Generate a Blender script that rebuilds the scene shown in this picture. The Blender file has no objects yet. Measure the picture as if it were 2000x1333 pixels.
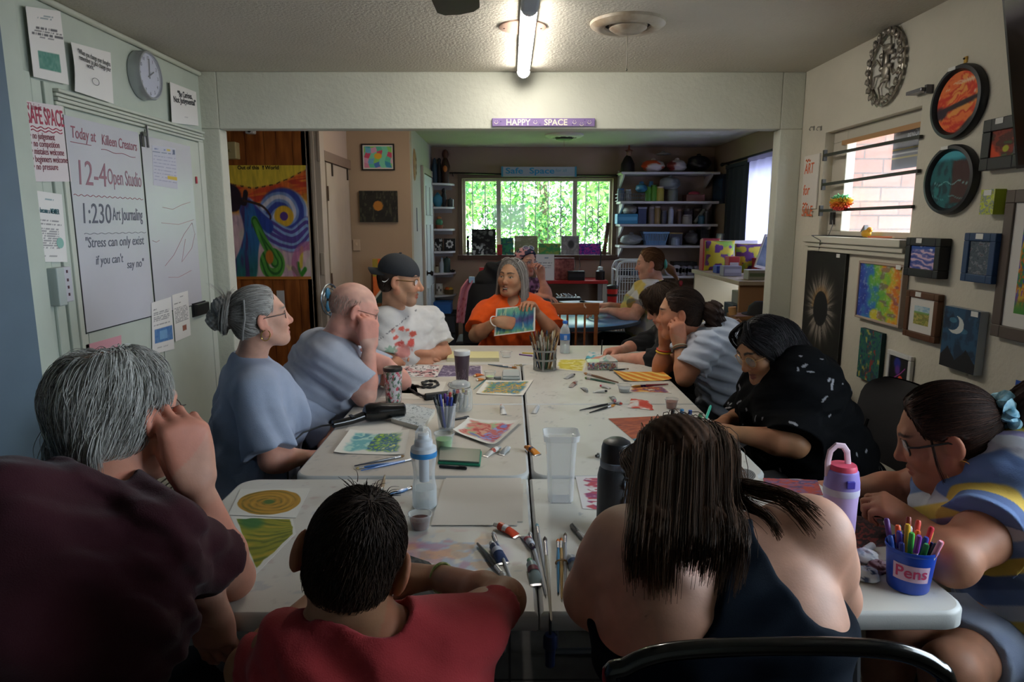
import bpy,math,random
import numpy as np
from mathutils import Matrix,Vector
random.seed(7)
C=bpy.context.scene.collection
PI=math.pi
F_PX=1333.0
PITCH=math.radians(9.83);YAW=math.radians(-0.215)
CAM=np.array((0.0,0.0,1.54))
# ------ camera and measuring helpers
def _rot():
 m=Matrix.Rotation(YAW,3,'Z')@Matrix.Rotation(PI/2-PITCH,3,'X')
 return np.array(m)
CR=_rot()
def ray(px,py):
 return CR@np.array(((px-1000)/F_PX,(666.5-py)/F_PX,-1.0))
def onX(px,py,X):
 d=ray(px,py);return CAM+d*((X-CAM[0])/d[0])
def onY(px,py,Y):
 d=ray(px,py);return CAM+d*((Y-CAM[1])/d[1])
def onZ(px,py,Z):
 d=ray(px,py);return CAM+d*((Z-CAM[2])/d[2])
def pxm(p):
 q=CR.T@(np.array(p)-CAM);return F_PX/-q[2]
def V(*a):return np.array(a,float)
def nrm(v):
 v=np.asarray(v,float);return v/max(np.linalg.norm(v),1e-9)
 # ------ noise
def _h(i,j,s):
 n=(i*374761393+j*668265263+s*982451653)&0x7fffffff
 n=((n^(n>>13))*1274126177)&0x7fffffff
 return((n^(n>>16))&0xffff)/65535.0
def vn(x,y,s=0):
 x=np.asarray(x,float);y=np.asarray(y,float)
 xi=np.floor(x).astype(np.int64);yi=np.floor(y).astype(np.int64)
 a=x-xi;b=y-yi;a=a*a*(3-2*a);b=b*b*(3-2*b)
 return(_h(xi,yi,s)*(1-a)+_h(xi+1,yi,s)*a)*(1-b)+(_h(xi,yi+1,s)*(1-a)+_h(xi+1,yi+1,s)*a)*b
def fbm(x,y,s=0,o=3):
 t=0;amp=.5;f=1
 for k in range(o):
  t=t+amp*vn(np.asarray(x)*f,np.asarray(y)*f,s+k*17);amp*=.5;f*=2.03
 return t/(1-.5**o)
def ss(a,b,x):
 t=np.clip((x-a)/(b-a),0,1);return t*t*(3-2*t)
def lin(c):
 c=np.asarray(c,float);return np.where(c<=.04045,c/12.92,((c+.055)/1.055)**2.4)
def rgb(h):
 return np.array([int(h[i:i+2],16)/255 for i in(0,2,4)])
def mixc(base,col,m):
 m=np.clip(np.asarray(m),0,1)[...,None];return base*(1-m)+np.asarray(col)*m
 # ------ materials
_mats={}
def M(h,rough=.5,metal=0.,noise=0.,ns=8.,bump=0.,bs=60.,spec=.5,sheen=0.,emit=None,es=0.,stretch=None,col2=None,coat=0.,sss=0.):
 key=(h,rough,metal,noise,ns,bump,bs,spec,sheen,emit,es,stretch,col2,coat,sss)
 if key in _mats:return _mats[key]
 m=bpy.data.materials.new('mat_'+h);m.use_nodes=True;nt=m.node_tree;b=nt.nodes['Principled BSDF']
 c=(*lin(rgb(h)),1)if h!='vcol' else(1,1,1,1)
 b.inputs['Base Color'].default_value=c
 b.inputs['Roughness'].default_value=rough;b.inputs['Metallic'].default_value=metal
 b.inputs['Specular IOR Level'].default_value=spec
 if coat:b.inputs['Coat Weight'].default_value=coat
 if sheen:b.inputs['Sheen Weight'].default_value=sheen
 if sss:
  b.inputs['Subsurface Weight'].default_value=sss;b.inputs['Subsurface Radius'].default_value=(.9,.35,.2);b.inputs['Subsurface Scale'].default_value=.008
 if emit:
  b.inputs['Emission Color'].default_value=(*lin(rgb(emit)),1);b.inputs['Emission Strength'].default_value=es
 tc=None
 def coords(scale):
  nonlocal tc
  if tc is None:tc=nt.nodes.new('ShaderNodeTexCoord')
  n=nt.nodes.new('ShaderNodeTexNoise');n.inputs['Scale'].default_value=scale;n.inputs['Detail'].default_value=4
  if stretch:
   mp=nt.nodes.new('ShaderNodeMapping');mp.inputs['Scale'].default_value=stretch
   nt.links.new(tc.outputs['Object'],mp.inputs[0]);nt.links.new(mp.outputs[0],n.inputs['Vector'])
  else:nt.links.new(tc.outputs['Object'],n.inputs['Vector'])
  return n
 src=None
 if h=='vcol':
  a=nt.nodes.new('ShaderNodeAttribute');a.attribute_name='Col';src=a.outputs['Color']
  nt.links.new(src,b.inputs['Base Color'])
 if noise or col2:
  n=coords(ns);r=nt.nodes.new('ShaderNodeValToRGB')
  r.color_ramp.elements[0].position=.35;r.color_ramp.elements[1].position=.65
  if src is None:
   l=lin(rgb(h));l2=lin(rgb(col2))if col2 else l*(1-noise)
   r.color_ramp.elements[0].color=(*l2,1);r.color_ramp.elements[1].color=(*np.clip(l*(1+noise*.3),0,1),1)
   nt.links.new(n.outputs['Fac'],r.inputs[0]);nt.links.new(r.outputs[0],b.inputs['Base Color'])
  else:
   r.color_ramp.elements[0].color=(1-noise,)*3+(1,)
   mx=nt.nodes.new('ShaderNodeMix');mx.data_type='RGBA';mx.blend_type='MULTIPLY';mx.inputs[0].default_value=1
   nt.links.new(n.outputs['Fac'],r.inputs[0]);nt.links.new(src,mx.inputs[6]);nt.links.new(r.outputs[0],mx.inputs[7])
   nt.links.new(mx.outputs[2],b.inputs['Base Color'])
 if bump:
  n=coords(bs);bp=nt.nodes.new('ShaderNodeBump');bp.inputs['Strength'].default_value=bump;bp.inputs['Distance'].default_value=.01
  nt.links.new(n.outputs['Fac'],bp.inputs['Height']);nt.links.new(bp.outputs[0],b.inputs['Normal'])
 _mats[key]=m;return m
def GLASS(h='ffffff',clear=.85,rough=.05):
 """thin see-through sheet: part of the light goes straight through, the rest mirrors or scatters"""
 key=('glass',h,clear,rough)
 if key in _mats:return _mats[key]
 m=bpy.data.materials.new('mat_clear_'+h);m.use_nodes=True;nt=m.node_tree;N=nt.nodes
 out=N['Material Output'];p=N['Principled BSDF']
 p.inputs['Base Color'].default_value=(*lin(rgb(h)),1);p.inputs['Roughness'].default_value=rough;p.inputs['Specular IOR Level'].default_value=.8
 t=N.new('ShaderNodeBsdfTransparent');t.inputs[0].default_value=(*np.clip(lin(rgb(h))*.3+.7,0,1),1)
 lw=N.new('ShaderNodeLayerWeight');lw.inputs[0].default_value=.25
 ma=N.new('ShaderNodeMath');ma.operation='MULTIPLY_ADD';ma.inputs[1].default_value=.55;ma.inputs[2].default_value=1-clear;ma.use_clamp=True
 nt.links.new(lw.outputs['Facing'],ma.inputs[0])
 mx=N.new('ShaderNodeMixShader');nt.links.new(ma.outputs[0],mx.inputs[0]);nt.links.new(t.outputs[0],mx.inputs[1]);nt.links.new(p.outputs[0],mx.inputs[2])
 nt.links.new(mx.outputs[0],out.inputs[0]);_mats[key]=m;return m
VC=M('vcol',.75);VCG=M('vcol',.4);SKIN=M('vcol',.55,noise=.1,ns=30,bump=.04,bs=260,spec=.35,sss=.08)
# ------ object helpers
def wloc(o):
 p=np.zeros(3)
 while o is not None:p=p+np.array(o.location);o=o.parent
 return p
def tag(o,label=None,cat=None,group=None,kind=None):
 if label:o['label']=label
 if cat:o['category']=cat
 if group:o['group']=group
 if kind:o['kind']=kind
 return o
def thing(name,label,cat,loc,group=None,kind=None):
 o=bpy.data.objects.new(name,None);o.empty_display_size=.05;o.location=[float(x)for x in loc];C.objects.link(o)
 return tag(o,label,cat,group,kind)
class MB:
 def __init__(s):s.v=[];s.f=[];s.c=[];s.n=0;s.hascol=False;s.flat=True
 def add(s,v,f,col=None):
  v=np.asarray(v,float).reshape(-1,3)
  s.v.append(v);s.f+=[tuple(int(i)+s.n for i in q)for q in f];s.n+=len(v)
  if col is None:s.c.append(np.ones((len(v),3)))
  else:
   s.hascol=True;s.c.append(np.broadcast_to(np.asarray(col,float),(len(v),3)).copy())
  return s
 def box(s,lo,hi,R=None,at=None,col=None):
  lo=np.asarray(lo,float);hi=np.asarray(hi,float)
  v=np.array([[(lo,hi)[(k>>i)&1][i]for i in range(3)]for k in range(8)])
  if R is not None:v=v@np.asarray(R).T
  if at is not None:v=v+np.asarray(at)
  return s.add(v,[(0,2,3,1),(4,5,7,6),(0,1,5,4),(2,6,7,3),(0,4,6,2),(1,3,7,5)],col)
 def tube(s,pts,r,n=8,cap=True,col=None,flat=1.,up=None):
  s.flat=False
  P=np.asarray(pts,float);k=len(P);r=np.broadcast_to(np.asarray(r,float),(k,))
  T=np.gradient(P,axis=0);T/=np.maximum(np.linalg.norm(T,axis=1),1e-9)[:,None]
  a=np.asarray(up,float)if up is not None else(V(0,0,1)if abs(T[0][2])<.9 else V(1,0,0))
  vs=[];prev=a
  ang=np.arange(n)*2*PI/n
  for i in range(k):
   u=prev-T[i]*np.dot(prev,T[i]);u=nrm(u);prev=u;w=np.cross(T[i],u)
   vs.append(P[i]+r[i]*(np.cos(ang)[:,None]*u*flat+np.sin(ang)[:,None]*w))
  v=np.concatenate(vs);f=[]
  for i in range(k-1):
   for j in range(n):f.append((i*n+j,i*n+(j+1)%n,(i+1)*n+(j+1)%n,(i+1)*n+j))
  if cap:f.append(tuple(range(n-1,-1,-1)));f.append(tuple((k-1)*n+j for j in range(n)))
  if col is not None and np.ndim(col)==2:col=np.repeat(np.asarray(col),n,axis=0)
  return s.add(v,f,col)
 def cyl(s,a,b,ra,rb=None,n=16,col=None):return s.tube([a,b],[ra,ra if rb is None else rb],n,col=col)
 def lathe(s,prof,at,ax=(0,0,1),n=24,col=None,sx=1.,xd=None):
  s.flat=False
  ax=nrm(ax);u=nrm(np.cross(ax,(0,1,0)))if abs(ax[1])<.9 else V(1,0,0)
  if xd is not None:u=nrm(np.asarray(xd)-ax*np.dot(xd,ax))
  w=np.cross(ax,u);at=np.asarray(at,float);vs=[];cs=[]
  ang=np.arange(n)*2*PI/n
  for i,(r,z)in enumerate(prof):vs.append(at+ax*z+max(r,1e-5)*(np.cos(ang)[:,None]*u*sx+np.sin(ang)[:,None]*w))
  f=[]
  for i in range(len(prof)-1):
   for j in range(n):f.append((i*n+j,i*n+(j+1)%n,(i+1)*n+(j+1)%n,(i+1)*n+j))
  if col is not None and np.ndim(col)==2:col=np.repeat(np.asarray(col),n,axis=0)
  return s.add(np.concatenate(vs),f,col)
 def ell(s,c,r,R=None,n=16,m=10,col=None):
  s.flat=False
  th=np.linspace(0,PI,m+1);ph=np.arange(n)*2*PI/n
  v=np.stack([np.outer(np.sin(th),np.cos(ph)),np.outer(np.sin(th),np.sin(ph)),np.outer(np.cos(th),np.ones(n))],-1).reshape(-1,3)*np.asarray(r,float)
  if R is not None:v=v@np.asarray(R).T
  f=[(i*n+j,(i+1)*n+j,(i+1)*n+(j+1)%n,i*n+(j+1)%n)for i in range(m)for j in range(n)]
  return s.add(v+np.asarray(c,float),f,col)
 def prism(s,poly,ext,col=None):
  P=np.asarray(poly,float);k=len(P);E=np.asarray(ext,float)
  v=np.concatenate([P,P+E]);f=[tuple(range(k-1,-1,-1)),tuple(range(k,2*k))]
  f+=[(i,(i+1)%k,k+(i+1)%k,k+i)for i in range(k)]
  return s.add(v,f,col)
 def grid(s,Pt,col=None,flip=False):
  s.flat=False
  nu,nv=Pt.shape[:2];idx=np.arange(nu*nv).reshape(nu,nv)
  a,b,c,d=idx[:-1,:-1].ravel(),idx[1:,:-1].ravel(),idx[1:,1:].ravel(),idx[:-1,1:].ravel()
  f=np.stack([a,b,c,d]if not flip else[d,c,b,a],1)
  return s.add(Pt.reshape(-1,3),f.tolist(),None if col is None else np.asarray(col).reshape(-1,3))
 def build(s,name,mat,parent=None,smooth=None,bevel=0,label=None,seg=2):
  v=np.concatenate(s.v);base=wloc(parent)if parent is not None else np.array([(v[:,0].min()+v[:,0].max())/2,(v[:,1].min()+v[:,1].max())/2,v[:,2].min()])
  v=v-base
  me=bpy.data.meshes.new(name);me.from_pydata(v.tolist(),[],s.f)
  if s.hascol:
   a=me.color_attributes.new('Col','FLOAT_COLOR','POINT');c=np.ones((len(v),4));c[:,:3]=lin(np.clip(np.concatenate(s.c),0,1));a.data.foreach_set('color',c.ravel())
  o=bpy.data.objects.new(name,me);C.objects.link(o);me.materials.append(mat)
  if parent is not None:o.parent=parent
  else:o.location=base.tolist()
  smooth=(0 if s.flat else 40)if smooth is None else smooth
  if smooth:
   me.polygons.foreach_set('use_smooth',[True]*len(me.polygons));me.set_sharp_from_angle(angle=math.radians(smooth))
  if bevel:
   b=o.modifiers.new('bevel','BEVEL');b.width=bevel;b.segments=seg;b.limit_method='ANGLE';b.angle_limit=math.radians(50)
  if label:o['label']=label
  return o
def BX(*a,**k):return MB().box(*a,**k)
def TB(*a,**k):return MB().tube(*a,**k)
def rotz(a):c,s=math.cos(a),math.sin(a);return np.array([[c,-s,0],[s,c,0],[0,0,1.]])
def frame(x,y=None,z=None):
 """columns = unit axes from a main x axis and a hint for z"""
 x=nrm(x);z=np.asarray(z if z is not None else(0,0,1),float);y=nrm(np.cross(z,x));z=np.cross(x,y)
 return np.stack([x,y,z],1)
def text(name,s,at,xd,up,h,mat,parent,ext=.0006,align='LEFT',sx=1.,shear=0.,thick=0.,w=None):
 """raised lettering of cap height h; w fits it to a width"""
 cu=bpy.data.curves.new(name,'FONT');cu.body=s;cu.size=h*1.38;cu.extrude=ext;cu.align_x=align;cu.shear=shear;cu.offset=thick;cu.resolution_u=3
 o=bpy.data.objects.new(name,cu);me=bpy.data.meshes.new_from_object(o);bpy.data.objects.remove(o);bpy.data.curves.remove(cu)
 n=len(me.vertices);v=np.empty(n*3);me.vertices.foreach_get('co',v);v=v.reshape(-1,3)
 if w:sx=w/max(np.ptp(v[:,0]),1e-6)
 x=nrm(xd);u=nrm(np.asarray(up)-x*np.dot(up,x));nn=np.cross(x,u)
 v=(v*np.array((sx,1,1)))@np.stack([x,u,nn])+np.asarray(at,float)-(wloc(parent)if parent is not None else 0)
 me.vertices.foreach_set('co',v.ravel());me.materials.clear();me.materials.append(mat);me.update();me.name=name
 o=bpy.data.objects.new(name,me);C.objects.link(o)
 if parent is not None:o.parent=parent
 return o
def sheet(mb,A,B,D,E,n,fn,thick=.001,warp=None,m=None):
 """a sheet with corners A (u0 v0), B (u1 v0), D (u1 v1), E (u0 v1); painted by fn(u, v); its back and rim are plain"""
 m=m or n
 A,B,D,E=(np.asarray(q,float)for q in(A,B,D,E))
 u,v=np.meshgrid(np.linspace(0,1,n),np.linspace(0,1,m),indexing='ij')
 U=u[...,None];W=v[...,None]
 P=A*(1-U)*(1-W)+B*U*(1-W)+D*U*W+E*(1-U)*W
 N=nrm(np.cross(B-A,E-A))
 if warp is not None:P=P+N*warp(u,v)[...,None]
 col=fn(u,v)
 mb.grid(P,col)
 Q=P-N*thick
 mb.grid(Q,np.full_like(Q,.85)if thick<.004 else np.clip(col*.0+np.array((.75,.72,.68)),0,1),flip=True)
 for sl in((slice(None),0),(slice(None),-1),(0,slice(None)),(-1,slice(None))):
  a=P[sl];b=Q[sl];mb.grid(np.stack([a,b],1),np.full((len(a),2,3),.85)if thick<.004 else np.stack([col[sl],col[sl]],1))
 return mb
 # ------ the setting
SKY=11.5;EXPO=0.45;TUBE=34.0
XL,XR,YP,ZC=-1.88,1.80,4.34,2.44
YN,YB,XBR,XBL=-1.3,8.5,2.48,-2.9
def struct(name,mb,mat,parent=None,**k):
 o=mb.build(name,mat,parent,**k)
 if parent is None:o['kind']='structure'
 return o
PLASTER=M('d3d4c6',.85,noise=.06,ns=3,bump=.35,bs=45)
PLASTER_R=M('d3ccba',.85,noise=.06,ns=3,bump=.3,bs=45)
CEIL=M('c8c2b4',.9,noise=.05,ns=2,bump=.5,bs=70)
GREENISH=M('c3cdc2',.6,noise=.08,ns=4)
TAN=M('a48f7b',.85,noise=.05,ns=2);TAN_D=M('a68f7c',.85,noise=.06,ns=2)
WHITE=M('d9d9d4');TRIMW=M('cfcabd',.6)
def wallY(mb,y0,y1,x0,x1,z0,z1,holes=()):
 """slab between y0 and y1 with rectangular holes (xa, xb, za, zb), cut into boxes"""
 xs=sorted({x0,x1,*[h[0]for h in holes],*[h[1]for h in holes]});zs=sorted({z0,z1,*[h[2]for h in holes],*[h[3]for h in holes]})
 for a,b in zip(xs,xs[1:]):
  for c,d in zip(zs,zs[1:]):
   if any(h[0]-1e-6<=a and b<=h[1]+1e-6 and h[2]-1e-6<=c and d<=h[3]+1e-6 for h in holes):continue
   mb.box((a,y0,c),(b,y1,d))
 return mb
def wallX(mb,x0,x1,y0,y1,z0,z1,holes=()):
 ys=sorted({y0,y1,*[h[0]for h in holes],*[h[1]for h in holes]});zs=sorted({z0,z1,*[h[2]for h in holes],*[h[3]for h in holes]})
 for a,b in zip(ys,ys[1:]):
  for c,d in zip(zs,zs[1:]):
   if any(h[0]-1e-6<=a and b<=h[1]+1e-6 and h[2]-1e-6<=c and d<=h[3]+1e-6 for h in holes):continue
   mb.box((x0,a,c),(x1,b,d))
 return mb
fl=M('6f6862',.55,noise=.3,ns=6)
struct('floor',BX((XBL-.2,YN-.2,-.1),(XBR+.3,YB+.2,0)),fl)
g=MB()
for k in range(-5,8):g.box((k*.42-.004,YN,0),(k*.42+.004,YB,.0012))
for k in range(-2,20):g.box((XBL,k*.42-.004,0),(XBR,k*.42+.004,.0012))
struct('trim_1',g,M('3a3531',.8))
struct('ceiling',BX((XBL-.2,YN-.2,ZC),(XBR+.3,YB+.2,ZC+.15)),CEIL)
WB=(.5,2.05,1.0,2.15)
struct('wall_near',wallY(MB(),YN-.15,YN,XL-.2,XR+.2,0,ZC),PLASTER)
struct('wall_left',BX((XL-.12,YN,0),(XL,YP,ZC)),GREENISH)
W2=(3.10,4.02,1.465,2.045)
struct('wall_right',wallX(MB(),XR,XR+.16,YN,YP+.11,0,ZC,[W2,WB]),PLASTER_R)
OX0,OX1,OZ=-1.772,1.662,2.107
struct('wall_partition',wallY(MB(),YP,YP+.11,XL-.12,XR,0,ZC,[(OX0,OX1,0,OZ)]),PLASTER,bevel=.006)
struct('wall_partition_right',BX((XR+.001,YP+.001,0),(XBR+.2,YP+.11,ZC)),TAN)
struct('wall_partition_left',BX((XBL-.1,YP+.001,0),(XL-.121,YP+.11,ZC)),TAN)
struct('wall_far_left',BX((XBL-.1,YP+.11,0),(XBL,5.6,ZC)),TAN)
pm=MB();x=XBL
k=0
while x<-1.60:
 wd=(.095,.13,.105,.15)[k%4];pm.box((x,5.6,0),(min(x+wd-.008,-1.585),5.70,ZC));(pm.box((x+wd-.009,5.606,0),(x+wd,5.70,ZC))if x+wd<-1.59 else None);x+=wd;k+=1
struct('wall_wood',pm,M('b0672c',.45,stretch=(3,3,.35),ns=9,col2='84461a'))
DX=-1.53
struct('wall_door_side',wallX(MB(),DX-.12,DX,5.6,6.65,0,ZC),M('bba794',.85))
struct('wall_pictures',BX((DX-.12,6.65,0),(-.94,6.78,ZC)),M('b09a82',.85,noise=.05,ns=2))
struct('wall_inner',BX((-1.06,6.781,0),(-.94,YB,ZC)),M('b9b3a8',.85))
W1=(-.575,1.262,1.15,2.07)
struct('wall_back',wallY(MB(),YB,YB+.18,-1.06,XBR+.2,0,ZC,[W1]),TAN_D)
W3=(5.55,7.35,.9,2.12)
struct('wall_back_right',wallX(MB(),XBR,XBR+.16,YP+.11,YB,0,ZC,[W3]),M('94806c',.85,noise=.05,ns=2))
# --- doors and casings of the back room
t=MB();t.box((-1.585,5.585,0),(-1.50,5.72,ZC));t.box((-1.575,5.575,0),(-1.545,5.585,ZC))
struct('trim_2',t,M('b3a595',.6),bevel=.006)
t=MB();t.box((-1.522,5.579,2.02),(-1.498,5.592,ZC-.01));t.box((-1.532,5.57,1.12),(-1.50,5.585,1.3))
struct('trim_3',t,M('a89a8a',.6),bevel=.004)
d=thing('door_1',None,None,(DX,6.2,0),kind='structure')
BX((DX,5.80,.01),(DX+.022,6.58,2.03)).build('door_panel',M('b7a893',.55,noise=.05),d,bevel=.004)
t=MB();t.box((DX,5.72,2.04),(DX+.03,6.66,2.12));t.build('head_casing',M('86705f',.6),d)
t=MB();t.box((DX,5.735,0),(DX+.012,5.79,2.04));t.box((DX,6.59,0),(DX+.012,6.645,2.04));t.build('door_casing',M('a3927f',.6),d)
for z in(1.72,1.0,.3):BX((DX+.022,5.792,z),(DX+.03,5.812,z+.12)).build('hinge',M('6b5648',.4,.5),d)
for y in(5.95,6.5):BX((DX+.022,y,1.93),(DX+.034,y+.02,2.035)).build('hook',M('3b322b'),d)
d=thing('door_2',None,None,(-.94,7.9,0),kind='structure')
BX((-.94,7.52,.01),(-.915,8.34,2.06)).build('door_panel',M('c9cccc'),d,bevel=.003)
pn=MB()
for(a,b)in((7.62,7.88),(7.98,8.24)):
 for(c,e)in((.2,.82),(.98,1.52),(1.62,1.94)):pn.box((-.915,a,c),(-.905,b,e))
pn.build('raised_panels',M('c3c6c6'),d,bevel=.004)
t=MB();t.box((-.94,7.44,0),(-.91,7.52,2.14));t.box((-.94,8.34,0),(-.91,8.42,2.14));t.box((-.94,7.52,2.07),(-.91,8.34,2.14))
t.build('door_casing',M('b5ab9c',.6),d,bevel=.004)
kb=MB();kb.lathe([(0,.0),(.028,.001),(.028,.008),(.011,.012),(.011,.035),(.027,.045),(.03,.058),(.022,.07),(0,.073)],(-.915,7.585,.99),(1,0,0),16)
kb.build('door_knob',M('2b2522',.25,.8),d)
# --- window_1 in the back wall: sliding sash, three panes
w1=thing('window_1',None,None,(.34,YB,1.15),kind='structure')
fr=MB();x0,x1,z0,z1=W1;y=YB+.07
wallY(fr,y,y+.06,x0,x1,z0,z1,[(x0+.035,-.16,z0+.03,z1-.03),(-.105,.78,z0+.03,z1-.03),(.835,x1-.03,z0+.03,z1-.03)])
fr.build('window_frame',M('b9b5a6',.45),w1,bevel=.004)
for(a,b)in((x0+.035,-.16),(-.105,.78),(.835,x1-.03)):
 BX((a,y+.028,z0+.03),(b,y+.032,z1-.03)).build('pane',GLASS('f4fffb',.96,.03),w1)
BX((x0-.06,YB-.075,z0-.055),(x1+.09,YB+.07,z0)).build('window_sill',M('5a4136',.5,noise=.15),w1,bevel=.006)
t=MB();t.box((x0-.05,YB-.02,z1),(x1+.05,YB,z1+.05));t.box((x0-.05,YB-.02,z0),(x0,YB,z1));t.box((x1,YB-.02,z0),(x1+.05,YB,z1));t.build('window_casing',M('6d5a4b',.6),w1)
# --- window_2 in the right wall
w2=thing('window_2',None,None,(XR,3.55,1.465),kind='structure')
y0,y1,z0,z1=W2;xx=XR+.05
fr=MB();wallX(fr,xx,xx+.05,y0,y1,z0,z1,[(y0+.03,y1-.16,z0+.03,z1-.06)]);fr.build('window_frame',M('c9c2b2',.45),w2,bevel=.004)
fr=MB();fr.box((xx-.012,y0+.02,z1-.082),(xx,y1-.12,z1-.058));fr.build('wooden_stop',M('b88a5c',.6),w2)
BX((xx+.022,y0+.03,z0+.03),(xx+.026,y1-.16,z1-.06)).build('pane',GLASS('f6f8ff',.95,.03),w2)
sm=MB();sm.box((XR-.06,y0-.03,z0-.035),(XR+.10,y1+.07,z0));sm.box((XR-.045,y0-.03,z0-.06),(XR,y1+.07,z0-.035));sm.box((XR-.03,y0-.03,z0-.085),(XR,y1+.07,z0-.06))
sm.build('window_sill',M('d4cdbb',.55),w2,bevel=.004)
# --- window_3 (curtained) in the right wall of the back room
w3=thing('window_3',None,None,(XBR,6.4,.9),kind='structure')
y0,y1,z0,z1=W3;fr=MB();wallX(fr,XBR+.06,XBR+.11,y0,y1,z0,z1,[(y0+.05,6.42,z0+.05,z1-.05),(6.48,y1-.05,z0+.05,z1-.05)]);fr.build('window_frame',M('b9b5b0'),w3)
for(a,b)in((y0+.05,6.42),(6.48,y1-.05)):BX((XBR+.083,a,z0+.05),(XBR+.087,b,z1-.05)).build('pane',GLASS('f4f6ff',.95,.03),w3)
# --- window_4 in the right wall beside the photographer
w4=thing('window_4',None,None,(XR,WB[0]/2+WB[1]/2,WB[2]),kind='structure');y0,y1,z0,z1=WB;ym=(y0+y1)/2
fr=MB();wallX(fr,XR+.08,XR+.13,y0,y1,z0,z1,[(y0+.04,ym-.03,z0+.04,z1-.04),(ym+.03,y1-.04,z0+.04,z1-.04)]);fr.build('window_frame',WHITE,w4)
for(a,b)in((y0+.04,ym-.03),(ym+.03,y1-.04)):BX((XR+.10,a,z0+.04),(XR+.104,b,z1-.04)).build('pane',GLASS('f4f8ff',.95,.03),w4)
# --- left wall: blue end section, board-and-batten strip, cupboard doors with casing
MB_=MB();MB_.box((XL,YN,0),(XL+.035,2.64,ZC));struct('wall_left_near',MB_,M('64788a',.6,noise=.12,ns=3))
t=MB();t.box((XL,2.64,0),(XL+.03,2.745,ZC));t.box((XL,2.752,0),(XL+.016,2.80,2.12));t.box((XL,2.806,0),(XL+.012,2.865,2.1));t.box((XL,2.871,0),(XL+.02,2.90,2.1));t.box((XL,2.905,0),(XL+.012,2.935,2.1))
struct('trim_4',t,GREENISH,bevel=.004)
t=MB();t.box((XL,2.748,.0),(XL+.004,2.752,2.42));struct('trim_5',t,M('262a2a',.8))
t=MB()
for(dz,dx)in((0,.02),(.016,.03),(.034,.024),(.05,.036)):t.box((XL,2.935,2.02+dz),(XL+dx,4.30,2.02+dz+.014))
t.box((XL,4.235,0),(XL+.022,4.30,2.02));t.box((XL,2.935,0),(XL+.02,2.985,2.02))
struct('trim_6',t,M('cbd0c4',.55),bevel=.004)
t=MB();t.tube([(XL+.012,2.75,2.425),(XL+.012,4.33,2.425)],.014,10);struct('trim_7',t,M('c6cabc',.6))
for k,(a,b)in enumerate(((2.99,3.622),(3.63,4.232))):
 d=thing('door_%d'%(3+k),None,None,(XL,(a+b)/2,0),kind='structure')
 BX((XL,a,.03),(XL+.018,b,2.012)).build('door_panel',M('c4ccc2',.55,noise=.06,ns=4),d,bevel=.002)
struct('trim_8',BX((XL,3.623,.03),(XL+.006,3.629,2.012)),M('1d2020',.8))
struct('baseboard_right',BX((XR-.014,YN,0),(XR,YP,.09)),M('b8b0a0',.6))
struct('baseboard_left',BX((XL,2.645,0),(XL+.04,2.98,.09)),M('b8c0b6',.6))
# --- outside: lawn, brick wall, trees
BX((-14,YB+.2,-.3),(16,34,-.12)).build('lawn',M('6d9a3e',.9,noise=.3,ns=2))['kind']='structure'
def brick(name,wx=None):
 m=bpy.data.materials.new('mat_brick');m.use_nodes=True;nt=m.node_tree;b=nt.nodes['Principled BSDF'];b.inputs['Roughness'].default_value=.9
 tc=nt.nodes.new('ShaderNodeTexCoord');mp=nt.nodes.new('ShaderNodeMapping');mp.inputs['Rotation'].default_value=(0,PI/2,PI/2)
 sx=nt.nodes.new('ShaderNodeSeparateXYZ');cx=nt.nodes.new('ShaderNodeCombineXYZ');nt.links.new(tc.outputs['Object'],sx.inputs[0]);nt.links.new(sx.outputs['X'],cx.inputs['X']);nt.links.new(sx.outputs['Z'],cx.inputs['Y'])
 br=nt.nodes.new('ShaderNodeTexBrick');br.inputs['Scale'].default_value=1;br.inputs['Brick Width'].default_value=.24;br.inputs['Row Height'].default_value=.085;br.inputs['Mortar Size'].default_value=.006
 br.inputs['Color1'].default_value=(*lin(rgb('b07c72')),1);br.inputs['Color2'].default_value=(*lin(rgb('9c665c')),1);br.inputs['Mortar'].default_value=(*lin(rgb('6a605c')),1)
 nt.links.new(cx.outputs[0],br.inputs['Vector']);nt.links.new(br.outputs['Color'],b.inputs['Base Color']);return m
struct('wall_brick_outside',BX((1.965,4.29,-.2),(2.85,4.339,2.75)),brick('b'))
BX((XR+.165,-4,-.3),(14,YP+.1,-.12)).build('paving',M('a59c92',.9,noise=.15))['kind']='structure'
rs=np.random.RandomState(3)
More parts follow.
